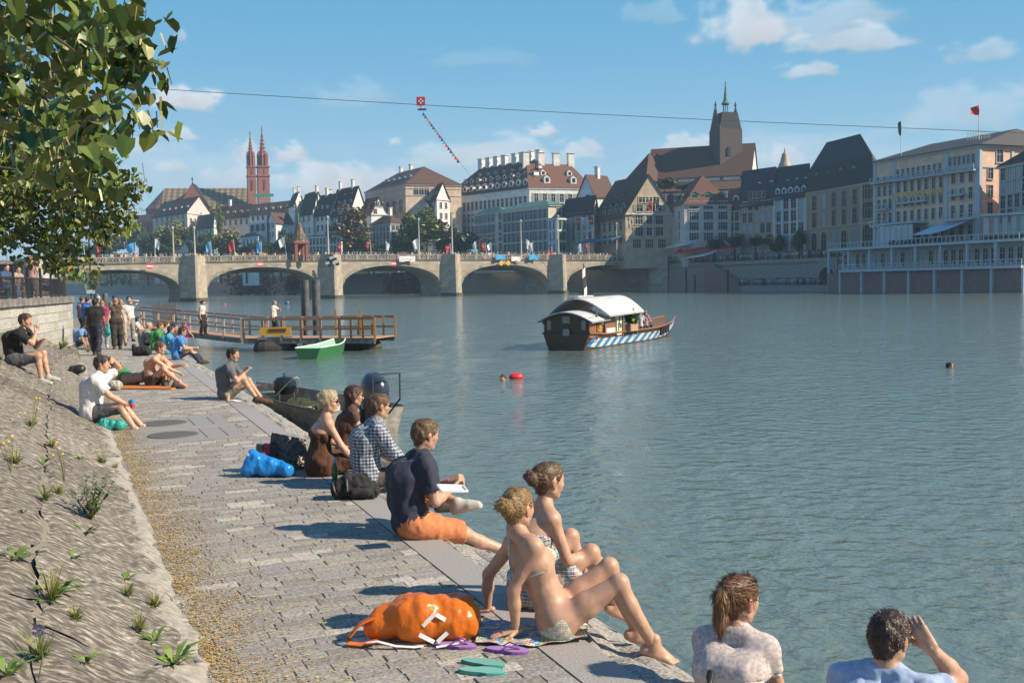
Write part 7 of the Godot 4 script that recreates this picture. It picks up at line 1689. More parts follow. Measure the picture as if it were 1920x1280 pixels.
	if shoe=="sandal":
		for q in feet: var s:=MB.new();var bs: Basis=q[1];s.box(q[0]+bs*V(0,-.092,.06),V(.105,.024,.28),bs);for z in [.03,.08,.12]: s.tube([q[0]+bs*V(-.05,-.08,z),q[0]+bs*V(-.03,-.03-z*.2,z),q[0]+bs*V(.0,.0-z*.3,z),q[0]+bs*V(.03,-.03-z*.2,z),q[0]+bs*V(.05,-.08,z)],.012,6);part(n,"sandal",s,cloth(Color(.03,.025,.02)))
	# clothing
	for g in o.get("wear",[]):   # [name,{group:[t1,inflate]},colour or material,clips,folds]
		var gb:=[];var mp: Dictionary=g[1]
		for q in b:
			var key: String=q[5]
			if not mp.has(key):
				key=key.trim_suffix("l").trim_suffix("r")
				if not mp.has(key): continue
			var m: Array=mp[key];var w: Array=q.duplicate();w[2]+=m[1];w[3]+=m[1]+(m[2] if m.size()>2 else 0.0);w[7]=m[0];gb.append(w)
		for q in (g[5] if g.size()>5 else []): gb.append(q)
		var cl:=[]
		for c in (g[3] if g.size()>3 else []): cl.append([Pv+S*c[0]+Fw*c[1]+(V(c[5],0,0) if c.size()>5 else Vector3.ZERO),(S*c[2]+Fw*c[3]+Xs*(c[4] if c.size()>4 else 0.0)).normalized()])
		var gm: Material=g[2] if g[2] is Material else cloth(g[2]);var gname: String=g[0];job(gb,cell,cl,g[4] if g.size()>4 else .008,1.0,func(m: MB): part(n,gname,m,gm))
	# hair
	var hs: String=o.get("hair","short");var hc:Color=o.get("hair_c",Color(.07,.045,.03))
	if hs!="none":
		var hm:=mat("hair"+hc.to_html(false),hc,0.55,{"tex": noise_tex("hairt",0.04,.45,1.0,3),"scale": V(60,8,60),"world": false,"rim": .2}) if hs!="cap" else cloth(hc)
		var ho:=part(n,"hair" if hs!="cap" else "cap",hair_mesh(hs),hm);ho.transform=Transform3D(hb*Basis.from_scale(Vector3.ONE*(.97 if f else 1.0)),HC)
		if o.get("strands",0)>0:
			var so:=part(n,"hair_strands",strands(hair_mesh(hs),o.strands,.05 if hs in ["pony","long"] else (.03 if hs!="short" else .02),.0016,hs),mat("strand"+hc.to_html(false),hc*1.15,0.45,{"vc": true,"two": true}));so.transform=ho.transform;so.set_meta("kind","stuff")
		if hs=="cap": var h2:=part(n,"hair",hair_mesh("short"),mat("hair_brown",Color(.07,.045,.03),.6));h2.transform=Transform3D(hb*Basis.from_scale(Vector3.ONE*.97),HC)
	if o.get("glasses",false):
		var gl:=MB.new();for e in [-1.0,1.0]: gl.ball(HC+hb*V(e*.032,.014,.094),V(.027,.02,.008),hb,10);gl.tube([HC+hb*V(e*.055,.02,.09),HC+hb*V(e*.084,.016,-.01)],.0035,5)
		gl.tube([HC+hb*V(-.03,.02,.1),HC+hb*V(.03,.02,.1)],.003,5);part(n,"sunglasses",gl,mat("shades",Color(.01,.008,.008),.12))
	n.set_meta("hands",[hands[0][0]*sc,hands[1][0]*sc]);n.set_meta("torso",[Pv,C,N,S,Fw,Xs]);return n
var ncloth:=0
func cloth(c: Color)->StandardMaterial3D: return mat("cloth_"+c.to_html(false),c,0.85,{"tex": tex.soft,"scale": 5.0,"nrm": tex.fab,"nscale": 0.4,"rim": .15})
func tee(c,sl:=.55,inf:=.017)->Array: return ["shirt",{"h": [2,inf],"h2": [2,inf],"t": [2,inf],"t2": [2,inf*.8],"bust": [2,inf*.8],"ua0": [2,inf],"ua": [sl if sl<1.0 else 2.0,inf+.006,.004],"fa": [sl-1.0 if sl>1.0 else -9.0,inf]} if sl>1.0 else {"h": [2,inf],"h2": [2,inf],"t": [2,inf],"t2": [2,inf*.8],"bust": [2,inf*.8],"ua0": [2,inf],"ua": [sl,inf+.006,.006]},c,[[-.10,0,-1,0]],.010]
func shorts(c,inf:=.012)->Array: return ["shorts",{"h": [2,inf],"h2": [.5,inf],"th": [.96,inf+.008,.012]},c,[[.14,0,1,0]],.010]
func longs(c,inf:=.012)->Array: return ["trousers",{"h": [2,inf],"h2": [.5,inf],"th": [2,inf+.004],"kn": [2,inf+.006],"sh": [.93,inf+.010,.012]},c,[[.14,0,1,0]],.010]
# ---------- the people
const RV:=1.972   # turned towards the river
func gingham(a: Color,b: Color,sc: float)->ImageTexture:
	var im:=Image.create_empty(64,64,false,Image.FORMAT_RGB8)
	for y in 64:
		for x in 64: var s:=int((x/8) % 2==0)+int((y/8) % 2==0);im.set_pixel(x,y,a.lerp(b,s*0.5))
	return ImageTexture.create_from_image(im)
func plaid(cols: Array,sd: int)->ImageTexture:
	var im:=Image.create_empty(128,128,false,Image.FORMAT_RGB8);var r:=RandomNumberGenerator.new();r.seed=sd;im.fill(Color(.85,.85,.82))
	for y in 8:
		for x in 8: if r.randf()<.7: im.fill_rect(Rect2i(x*16,y*16,16,16),cols[r.randi() % cols.size()])
	for k in 8: im.fill_rect(Rect2i(k*16+6,0,3,128),cols[k % cols.size()].lightened(.4));im.fill_rect(Rect2i(0,k*16+6,128,3),Color(.9,.9,.88))
	return ImageTexture.create_from_image(im)
func pattern(key: String,t: Texture2D,sc: float)->StandardMaterial3D: return mat(key,Color(.8,.8,.8),.85,{"tex": t,"scale": sc,"world": false,"nrm": tex.fab,"nscale": .3})
func build_people():
	rng.seed=71
	var bik:=pattern("bikini_plaid",plaid([Color(.25,.62,.66),Color(.85,.45,.55),Color(.85,.75,.35),Color(.35,.6,.45),Color(.9,.9,.88)],3),9.0)
	var tow:=pattern("towel_plaid",plaid([Color(.10,.30,.62),Color(.16,.45,.70),Color(.7,.65,.2),Color(.8,.35,.15),Color(.2,.5,.4)],9),5.0)
	var chk:=pattern("check_shirt",gingham(Color(.82,.84,.86),Color(.12,.17,.30),1),7.5)
	# woman in a bikini propped on her hands
	var bw_:=person("woman in a plaid bikini leaning back on her hands at the quay edge",P(1045,1188),RV-.35,{"sex": "f","cell": .0135,"hip": V(0,.105,0),"spine": V(.09,1,-.45),"twist": .42,"hunch": .0,"head": [.85,.05],"lh": V(.32,.05,-.39),"rh": V(-.07,.05,-.24),"le": V(.3,0,-1),"re": V(-.1,0,-1),"lhd": V(.2,-.15,-1),"rhd": V(-.1,-.15,-1),"lpose": "flat","rpose": "flat",
		"lf": V(.09,-.02,.47),"rf": V(-.12,-.035,.53),"lk": V(.1,1,.6),"rk": V(-.05,1,.6),"rfd": V(-.1,-.28,1),"lfd": V(.1,-.28,1),"feet": "bare","hair": "bun","hair_c": Color(.34,.21,.09),"strands": 1500,"tone": 1.0,
		"wear": [["bikini_bottom",{"h": [2,.005]},bik,[[.045,0,1,-.25],[-.06,.08,-.5,1.0]],0.0],["bikini_top",{"bust": [2,.006]},bik,[],0.0]]})
	add_straps(bw_)
	# her companion wrapped in a towel
	person("young woman wrapped in a blue towel behind the bikini woman",P(1002,1128),RV-.05,{"sex": "f","cell": .0135,"hip": V(0,.105,0),"spine": V(0,1,.10),"hunch": .05,"head": [.15,.05],"lh": V(.12,.22,.34),"rh": V(-.06,.26,.36),"lf": V(.1,-.02,.44),"rf": V(-.1,-.05,.52),"lk": V(.1,1,.4),"rk": V(-.1,1,.4),"rfd": V(-.1,-.5,1),"rfu": V(0,1,.5),"feet": "bare","hair": "bun","hair_c": Color(.16,.095,.05),"strands": 1300,
		"wear": [["towel",{"h": [2,.03,.01],"h2": [2,.028],"t": [2,.02],"bust": [2,.016],"th": [.4,.02]},tow,[[.37,0,1,.15]],.014]]})
	# man in a navy polo shirt with a paper plate
	var po:=person("man in navy polo and orange shorts holding a paper plate",P(772,1003),RV-.06,{"cell": .0142,"hip": V(0,.11,0),"spine": V(0,1,.10),"hunch": .075,"head": [.25,.1],"lh": V(.06,.40,.34),"rh": V(-.06,.36,.32),"le": V(.6,-1,-.2),"re": V(-.5,-1,-.2),"lhd": V(-.5,.3,.7),"rhd": V(.35,.5,.7),"lhu": V(0,.3,-1),"rhu": V(0,.4,-1),"lpose": "grip","rpose": "grip","rf": V(-.1,-.22,.86),"rk": V(0,1,.2),"lf": V(.05,.22,.40),"lk": V(1,.55,.4),"lfd": V(-.5,.25,.8),"rfd": V(0,.3,1),"hair_c": Color(.15,.085,.04),"strands": 1500,"shoe_c": Color(.55,.54,.5),"tone": 1.02,
		"wear": [tee(Color(.028,.035,.065),.72,.022),shorts(Color(.62,.22,.09),.02),["collar",{"n": [.75,.018]},Color(.022,.028,.055),[[.56,0,-1,.15]],.0]]})
	# man in a checked shirt
	person("man in a blue and white checked shirt sitting beside the black backpack",P(690,912),RV-.1,{"cell": .0142,"hip": V(0,.11,0),"spine": V(0,1,.12),"hunch": .06,"head": [.2,.05],"lh": V(.16,.16,.4),"rh": V(-.16,.13,.42),"rf": V(-.12,-.2,.72),"lf": V(.12,-.2,.72),"hair_c": Color(.13,.07,.035),"strands": 1200,"glasses": true,"rhd": V(.3,-.2,1),"wear": [tee(chk,1.25,.022),longs(Color(.09,.075,.065),.012)]})
	# blonde woman in a strapless brown dress and her dark haired neighbour
	person("blonde woman in a strapless brown dress with sunglasses",P(603,888),RV-.05,{"sex": "f","cell": .0142,"hip": V(0,.11,0),"spine": V(.02,1,.10),"hunch": .03,"head": [-.25,.0],"lh": V(.16,.2,.36),"rh": V(-.2,.12,.33),"rf": V(-.1,-.15,.66),"lf": V(.1,-.15,.66),"feet": "bare","hair": "swept","hair_c": Color(.55,.44,.27),"strands": 1300,"glasses": true,"tone": 1.06,
		"wear": [["dress",{"h": [2,.05,.02],"h2": [2,.028],"t": [2,.016],"bust": [2,.014],"th": [.95,.035,.01]},Color(.085,.032,.014),[[.36,0,1,.1]],.014]]})
	person("dark haired woman with sunglasses beside the blonde woman",P(650,868),RV-.05,{"sex": "f","cell": .014,"hip": V(0,.11,0),"spine": V(0,1,.1),"head": [.0,.05],"lh": V(.16,.2,.36),"rh": V(-.14,.2,.36),"rf": V(-.1,-.15,.66),"lf": V(.1,-.15,.66),"hair": "long","hair_c": Color(.07,.03,.02),"strands": 700,"glasses": true,"wear": [tee(Color(.10,.05,.035),.3,.012),shorts(Color(.05,.05,.06))]})
	# the two at the very edge of the picture
	var lace:=mat("lace",Color(.78,.68,.66),.9,{"tex": noise_tex("lacet",.045,.6,1.0,2,512,0.0,FastNoiseLite.TYPE_CELLULAR),"scale": 2.2,"world": false})
	var pw:=person("woman with brown ponytail and cream lace top seen from behind",V(D(1372,1440,4.95).x,.585,-4.95),2.62,{"sex": "f","cell": .0135,"sc": 1.0,"hip": V(0,.11,0),"spine": V(.0,1,.08),"hunch": .05,"head": [-.45,.12],"lh": V(.2,.1,.35),"rh": V(-.2,.1,.35),"rf": V(-.1,-.2,.66),"lf": V(.1,-.2,.66),"hair": "pony","hair_c": Color(.17,.085,.04),"strands": 2600,
		"wear": [["lace_top",{"h": [2,.016],"h2": [2,.016],"t": [2,.014],"t2": [2,.012],"bust": [2,.012],"ua0": [2,.014],"ua": [.5,.018]},Color(.64,.54,.51),[[.37,0,1,0]],.006],["lace_yoke",{"t": [2,.014],"t2": [2,.012],"ua0": [2,.014],"ua": [.5,.018]},lace,[[.355,0,-1,0]],.004],longs(Color(.05,.06,.09))]})
	var pq: Array=pw.get_meta("torso");var pX:Vector3=pq[5];var pF:Vector3=pq[4];var pS:Vector3=pq[3]
	var strap:=MB.new();strap.tube([pq[0]+pX*.03-pF*.15,pq[1]-pS*.1+pX*.045-pF*.145,pq[1]+pX*.055-pF*.14,pq[2]+pX*.07-pF*.085-pS*.03,pq[2]+pX*.075+pS*.045,pq[2]+pX*.07+pF*.09],.017,8,true,.4);part(pw,"bag_strap",strap,m_("black"))
	person("dark haired man in a pale blue shirt shading his eyes",V(D(1650,1530,4.6).x,.50,-4.6),2.5,{"cell": .0135,"hip": V(0,.11,0),"spine": V(0,1,.1),"hunch": .06,"head": [-.15,.15],"rh": V(-.17,.77,.2),"re": V(-.35,-1,.35),"rhd": V(.55,.75,.0),"rhu": V(-.2,.3,-1),"rpose": "relax","lh": V(.2,.2,.35),"rf": V(-.12,-.2,.66),"lf": V(.12,-.2,.66),"hair_c": Color(.045,.024,.018),"strands": 2600,"wear": [tee(Color(.36,.47,.68),.5,.02),shorts(Color(.1,.1,.12))]})
	# grey shirt man with a glass of beer
	person("man in grey shirt and shorts sitting alone with a glass of beer",P(425,748),RV-.35,{"cell": .0145,"hip": V(0,.11,0),"spine": V(0,1,.12),"hunch": .07,"head": [-.25,.05],"lh": V(.05,.50,.33),"rh": V(-.06,.48,.35),"le": V(.6,-1,.2),"re": V(-.6,-1,.2),"lhd": V(-.4,.6,.5),"rhd": V(.4,.6,.5),"rf": V(-.1,.02,.55),"lf": V(.12,-.02,.6),"rk": V(0,1,.3),"lk": V(.2,1,.3),"hair_c": Color(.045,.03,.025),"strands": 500,"shoe_c": Color(.10,.05,.03),"tone": .9,"wear": [tee(Color(.125,.135,.155),.7,.02),shorts(Color(.16,.15,.125),.016)]})
	# bare chested man
	person("bare chested man in dark shorts sitting with one knee up",P(287,724),RV-.5,{"cell": .016,"hip": V(0,.11,0),"spine": V(0,1,.18),"hunch": .09,"head": [.1,.1],"lh": V(.25,.42,.52),"rh": V(.05,.28,.52),"lf": V(.15,.09,.42),"rf": V(-.12,.09,.62),"lk": V(.3,1,.3),"rk": V(-.2,.6,.6),"hair_c": Color(.17,.10,.05),"feet": "bare","tone": 1.08,"wear": [shorts(Color(.07,.055,.045),.016)]})
	# person lying on the orange mat
	person("person in beige shorts and green shirt lying on the orange mat",P(246,722),1.25,{"cell": .018,"hip": V(0,.13,0),"spine": V(0,.42,-1),"hunch": .0,"head": [0.0,.9],"lh": V(.08,.36,-.28),"rh": V(-.08,.34,-.26),"lf": V(.1,.13,.82),"rf": V(-.08,.14,.85),"lfd": V(.3,1,.3),"rfd": V(-.3,1,.3),"lfu": V(0,0,-1),"rfu": V(0,0,-1),"lk": V(.2,1,0),"rk": V(-.2,1,0),"feet": "bare","tone": .95,"wear": [tee(Color(.06,.25,.08),.6),shorts(Color(.38,.31,.22),.022)]})
	# man in white on the slope, hand to his brow, a can in the other
	var wt:=person("man in white T-shirt on the slope shading his eyes, can in hand",slope_hit(172,790)+V(0,.03,0),RV-.25,{"cell": .016,"hip": V(0,.11,0),"spine": V(0,1,.20),"hunch": .05,"head": [-.1,.05],"lh": V(.10,.84,.30),"le": V(.9,-.1,.5),"lhd": V(-.9,.25,-.25),"lhu": V(0,.2,-1),"rh": V(-.12,.22,.50),"re": V(-.6,-.6,-.2),"rhd": V(.1,0,1),"rhu": V(-1,.2,0),"rpose": "grip","rf": V(-.1,-.17,.62),"lf": V(.14,-.17,.68),"rk": V(0,1,.5),"lk": V(.2,1,.5),"feet": "sandal","hair_c": Color(.08,.06,.05),"strands": 500,"tone": 1.1,"wear": [tee(Color(.72,.73,.76),.75,.03),shorts(Color(.075,.075,.10),.02)]})
	var can_at: Vector3=wt.transform*(wt.get_meta("hands")[1]/wt.scale.x+V(.0,-.06,.09));white_can=can_at
	# boy in black on the slope
	person("boy in black T-shirt and grey shorts on the slope, hand to his mouth",slope_hit(30,688)+V(0,.02,0),RV-.35,{"cell": .016,"sc": .97,"hip": V(0,.11,0),"spine": V(0,1,.18),"hunch": .10,"head": [-.1,.1],"rh": V(-.02,.58,.36),"re": V(-.5,-1,.3),"rhd": V(.3,.8,-.2),"rhu": V(0,0,-1),"rpose": "fist","lh": V(.1,.42,.40),"rf": V(-.08,-.24,.44),"lf": V(.12,-.2,.48),"rk": V(0,1,.6),"lk": V(.2,1,.6),"hair_c": Color(.10,.055,.03),"strands": 600,"shoe_c": Color(.45,.46,.45),"wear": [tee(Color(.012,.012,.014),.75,.022),shorts(Color(.085,.095,.115),.022)]})
	person("man in brown T-shirt leaning against the slope below the terrace wall",slope_hit(88,640),RV-.3,{"cell": .023,"hip": V(0,.25,0),"spine": V(0,1,-.22),"hunch": .03,"head": [.2,.05],"lh": V(.25,.1,-.2),"rh": V(-.25,.12,-.22),"le": V(.3,0,-1),"re": V(-.3,0,-1),"rf": V(-.1,-.42,.72),"lf": V(.12,-.42,.74),"hair_c": Color(.03,.02,.02),"hair": "curly","tone": .75,"wear": [tee(Color(.085,.055,.055),.6,.02),longs(Color(.10,.12,.12),.014)]})
	person("man in light blue polo bending forward on the slope foot",slope_hit(143,652)+V(0,.02,0),RV-.45,{"cell": .023,"hip": V(0,.13,0),"spine": V(0,1,.45),"hunch": .10,"head": [0,.45],"lh": V(.12,.05,.5),"rh": V(-.2,.0,.42),"rf": V(-.14,-.12,.5),"lf": V(.16,-.12,.54),"rk": V(0,1,.6),"lk": V(.2,1,.6),"hair_c": Color(.03,.02,.02),"tone": .55,"wear": [tee(Color(.16,.30,.58),.6,.022),longs(Color(.035,.045,.075),.014)]})
	var stand:=func(label: String,px: float,foot_py: float,y: float,yaw: float,o: Dictionary):
		var q:={"cell": .025,"hip": V(0,.93,0),"spine": V(0,1,.02),"lf": V(.11,.085,.06),"rf": V(-.11,.085,-.04),"lh": V(.3,.78,.06),"rh": V(-.3,.78,.06),"lhd": V(0,-1,.3),"rhd": V(0,-1,.3),"lhu": V(1,0,0),"rhu": V(-1,0,0),"lk": V(.1,0,1),"rk": V(-.1,0,1)}
		q.merge(o,true);return person(label,P(px,foot_py,y),yaw,q)
	stand.call("man in black T-shirt with white trim walking away",180,666,1.0,3.3,{"tone": .42,"hair_c": Color(.015,.012,.012),"rf": V(-.1,.1,-.16),"lf": V(.1,.085,.2),"wear": [tee(Color(.014,.014,.016),.7,.03),longs(Color(.025,.03,.055),.03)]})
	stand.call("woman in magenta top and pale jeans walking with a teal bag",194,652,1.0,.35,{"sex": "f","hair": "long","hair_c": Color(.33,.17,.07),"rf": V(-.1,.085,.2),"lf": V(.1,.1,-.1),"glasses": true,"shoe_c": Color(.6,.6,.6),"wear": [tee(Color(.40,.03,.14),.2),longs(Color(.34,.44,.56))]})
	stand.call("woman in brown sleeveless top and dark trousers walking towards us",219,654,1.0,.45,{"sex": "f","sc": 1.0,"hair": "long","hair_c": Color(.42,.27,.12),"glasses": true,"rf": V(-.1,.085,.16),"lf": V(.1,.1,-.1),"wear": [tee(Color(.10,.075,.06),.05,.014),longs(Color(.035,.028,.025),.03)]})
	stand.call("blonde woman in pale clothes walking behind the brown dressed woman",229,648,1.0,.3,{"sex": "f","hair": "long","hair_c": Color(.5,.36,.18),"glasses": true,"wear": [tee(Color(.5,.5,.48),.5),longs(Color(.42,.36,.28))]})
	stand.call("person in white T-shirt shading the eyes on the promenade",243,640,1.0,.6,{"hair_c": Color(.09,.05,.03),"lh": V(.05,1.58,.22),"le": V(1,.1,.2),"lhd": V(-1,.1,0),"wear": [tee(Color(.66,.66,.66),.6),longs(Color(.3,.28,.25))]})
	stand.call("person in red and white striped shirt in the distant group",154,632,1.0,2.6,{"hair_c": Color(.10,.05,.03),"wear": [tee(pattern("stripes_red",gingham(Color(.8,.8,.8),Color(.55,.05,.06),1),3.0),.6),longs(Color(.05,.06,.1))]})
	stand.call("person in bright blue shirt in the distant group",165,636,1.0,2.9,{"hair_c": Color(.05,.03,.03),"wear": [tee(Color(.06,.2,.5),.6),longs(Color(.05,.06,.09))]})
	stand.call("person with pale cap standing behind the black T-shirt man",186,630,1.0,.5,{"hair": "cap","hair_c": Color(.55,.53,.5),"wear": [tee(Color(.3,.3,.3),.6),longs(Color(.1,.1,.1))]})
	stand.call("person with dark blue cap standing beyond the walking women",215,626,1.0,1.0,{"hair": "cap","hair_c": Color(.02,.04,.12),"wear": [tee(Color(.25,.2,.18),.6),longs(Color(.1,.1,.1))]})
	stand.call("person in orange brown top in the distant group",172,632,1.0,.2,{"sex": "f","hair_c": Color(.2,.1,.05),"hair": "long","wear": [tee(Color(.35,.14,.07),.5),longs(Color(.1,.1,.13))]})
	# the seated row by the gangway
	var row:=[[252,632,Color(.62,.6,.58),Color(.12,.06,.03),"person in white with sunglasses sitting with a yellow cup","f",1.0],[270,655,Color(.24,.26,.25),Color(.32,.2,.12),"bald man in grey green shirt sitting at the quay edge","m",1.1],[291,656,Color(.07,.30,.08),Color(.2,.09,.04),"person in bright green shirt sitting in the row","m",1.1],[303,652,Color(.3,.3,.3),Color(.25,.12,.06),"person in grey with reddish hair sitting in the row","m",1.1],[311,664,Color(.06,.36,.50),Color(.05,.03,.025),"person in turquoise shirt sitting in the row","f",1.0],[318,656,Color(.05,.05,.06),Color(.04,.02,.02),"dark haired person in dark top sitting in the row","f",1.0],[332,674,Color(.06,.26,.62),Color(.05,.035,.03),"man in royal blue polo and jeans sitting at the end of the row","m",1.0]]
	for q in row:
		var last: bool=q[0]==332
		person(q[4],P(q[0],q[1]),RV-.25,{"sex": q[5],"cell": .023,"hip": V(0,.11,0),"spine": V(0,1,.16),"hunch": .09,"head": [.1,.1],"lh": V(.1,.35,.45),"rh": V(-.1,.33,.47),"rf": V(-.1,-.05 if last else .085,.62 if last else .5),"lf": V(.12,-.05 if last else .085,.66 if last else .5),"rk": V(0,1,.3),"lk": V(.2,1,.3),"hair_c": q[3],"hair": "none" if q[0]==270 else ("curly" if q[0]==303 else ("long" if q[5]=="f" else "short")),"tone": q[6],"glasses": q[0] in [252,332],"group": "people sitting in a row by the gangway","wear": [tee(q[2],.65,.024),longs(Color(.03,.04,.08) if q[0]!=252 else Color(.42,.36,.27),.014)]})
	stand.call("girl in pink T-shirt standing on the quay slope by the water",346,672,.62,2.9,{"sex": "f","sc": .74,"hair": "pony","hair_c": Color(.2,.09,.04),"wear": [tee(Color(.52,.035,.16),.5),longs(Color(.10,.13,.2))]})
	stand.call("woman in white top and black skirt crossing the gangway",380,628,.78,1.3,{"sex": "f","hair": "bun","hair_c": Color(.03,.02,.02),"sc": .95,"wear": [tee(Color(.6,.6,.6),.5),longs(Color(.02,.02,.022),.03)]})
	stand.call("grey haired man in white shirt drinking on the landing stage",514,629,.6,1.4,{"hair": "short","hair_c": Color(.4,.38,.35),"lh": V(.05,1.42,.28),"le": V(.7,-1,.2),"lhd": V(-.3,.5,.3),"tone": 1.1,"wear": [tee(Color(.6,.59,.56),.6,.024),longs(Color(.02,.022,.03),.02)]})
	# guests on the terrace
	var tp:=func(px: float,z: float)->Vector3: return G(px,z,2.62)
	person("person in mauve dress standing at the terrace railing",tp.call(57,37.0),2.9,{"sex": "f","cell": .025,"hip": V(0,.93,0),"spine": V(0,1,.06),"lf": V(.1,.085,.05),"rf": V(-.1,.085,0),"lh": V(.1,1.2,.32),"rh": V(-.1,1.15,.32),"hair": "bun","hair_c": Color(.24,.09,.04),"wear": [["dress",{"h": [2,.03],"h2": [2,.024],"t": [2,.02],"t2": [2,.015],"bust": [2,.016],"ua0": [2,.016],"ua": [.5,.02],"th": [2,.05],"kn": [2,.05]},Color(.34,.20,.19),[],.01]]})
	for q in [[8,35.0,Color(.05,.09,.2),"person in blue jeans sitting on a terrace bench",Color(.18,.28,.45)],[30,38.0,Color(.4,.3,.25),"person in pale top sitting on the terrace near the railing",Color(.2,.2,.22)],[84,39.0,Color(.5,.5,.52),"person in white sitting on the terrace behind the railing",Color(.08,.15,.35)]]:
		person(q[3],tp.call(q[0],q[1])+V(0,.42,0),1.3,{"cell": .024,"hip": V(0,.1,0),"spine": V(0,1,.1),"rf": V(-.12,-.33,.45),"lf": V(.12,-.33,.45),"lh": V(.12,.3,.4),"rh": V(-.12,.3,.4),"shoe_c": Color(.5,.5,.5),"wear": [tee(q[2],.7),longs(q[4])]})
		var be:=thing("wooden_bench","wooden bench under the "+q[3].replace("person ","guest "),"bench",tp.call(q[0],q[1]));be.rotation.y=1.3
		for k in 2: var s:=MB.new();s.box(V(0,.40,-.08+k*.16),V(1.6,.04,.14));part(be,"seat_plank",s,m_("wood_orange"))
		for e in [-.6,.6]: var l:=MB.new();l.box(V(e,.19,0),V(.06,.38,.28));part(be,"leg",l,m_("wood_orange"))
	# swimmers
	var sw:=func(label: String,px: float,py: float,yaw: float,f: String,hc: Color): return person(label,P(px,py,0.0),yaw,{"sex": f,"cell": .025,"hip": V(0,-.33,-.45),"spine": V(0,.55,1),"head": [0.0,-.1],"lh": V(.3,-.1,.4),"rh": V(-.3,-.1,.4),"lf": V(.1,-.6,-1.1),"rf": V(-.1,-.55,-1.1),"hair_c": hc,"feet": "bare","hair": "short" if f=="m" else "bun"})
	sw.call("swimmer drifting beside a red float bag in mid river",946,712,-.5,"m",Color(.06,.03,.02));sw.call("swimmer with dark hair out in the open river, leading",1775,689,1.2,"m",Color(.03,.02,.02));sw.call("swimmer with brown hair close behind the dark haired swimmer",1787,688,-1.2,"f",Color(.12,.05,.03))
	sw.call("swimmer far off beyond the gangway",428,571,1.2,"m",Color(.03,.02,.02));sw.call("swimmer far off near the blue buoy",503,571,1.0,"m",Color(.05,.03,.02));sw.call("swimmer far off following another beyond the gangway",440,571,1.2,"f",Color(.05,.03,.02))
	var fb:=MB.new();fb.grid(func(u,v): var a=TAU*u;var r=.19*sqrt(maxf(0.0,1-pow(2*v-1,2.0)))+.02*sin(a*5)*v;return V((v-.5)*.62,r*sin(a)*.85+.06,r*cos(a)),16,12)
	var fo:=solo("float_bag",fb,mat("float_red",Color(.62,.02,.03),.35),"bright red swimming float bag beside a swimmer","float bag");fo.position=P(968,709,0);fo.rotation.y=.3;fo.scale=Vector3.ONE*.78
	var fb2:=solo("float_bag",fb,mat("float_pink",Color(.6,.12,.2),.35),"pink swimming float bag far off beyond the gangway","float bag");fb2.position=P(421,571,0)
	# passengers on the ferry
	var i:=0
	for q in [[-5.85,.95,Color(.50,.24,.02),"ferryman in yellow shirt sitting in the ferry doorway",1.4,Color(.03,.02,.02)],[-1.1,1.0,Color(.05,.09,.2),"ferry passenger in dark blue beside the plants",.3,Color(.12,.08,.05)],[-.4,.95,Color(.6,.6,.6),"ferry passenger in white on the foredeck bench",.0,Color(.1,.05,.03)],[.4,.95,Color(.42,.26,.3),"ferry passenger in pink on the foredeck",-.3,Color(.3,.15,.06)],[.9,.75,Color(.03,.03,.05),"ferry passenger in black nearest the bow",-.4,Color(.03,.02,.02)],[-2.9,.5,Color(.05,.05,.05),"ferry passenger in dark jacket behind the plants",2.0,Color(.03,.02,.02)]]:
		var at: Vector3=ferry_xf*V(q[0],.72,q[1]);person(q[3],at,atan2(ferry_xf.basis.x.x,ferry_xf.basis.x.z)+q[4],{"cell": .03,"sc": .9,"hip": V(0,.1,0),"rf": V(-.12,-.25,.42),"lf": V(.12,-.25,.42),"lh": V(.12,.25,.36),"rh": V(-.12,.25,.36),"hair_c": q[5],"wear": [tee(q[2],.6,.024),longs(Color(.05,.06,.1))]})

var white_can: Vector3
func add_straps(n: Node3D):   # halter and back strings of the bikini
	var q: Array=n.get_meta("torso");var C:Vector3=q[1];var N:Vector3=q[2];var S:Vector3=q[3];var Fw:Vector3=q[4];var X:Vector3=q[5]
	var b:=C-S*.03;var back:=[];for i in 13: var a:=PI*(i/12.0)+PI;back.append(b+X*cos(a)*.184+Fw*sin(a)*.124)
	var s:=MB.new();s.tube(back,.009,6,true,.6,S);part(n,"back_string",s,m_("bikini_plaid"))
	var h:=MB.new();h.tube([N-Fw*.075+S*.02,N-Fw*.104-S*.05,C-Fw*.128+S*.06,b-Fw*.124],.007,6,true,.6);part(n,"halter_string",h,m_("bikini_plaid"))
	var k:=MB.new();k.ball(N-Fw*.066+S*.01,V(.016,.014,.012));part(n,"knot",k,m_("bikini_plaid"))
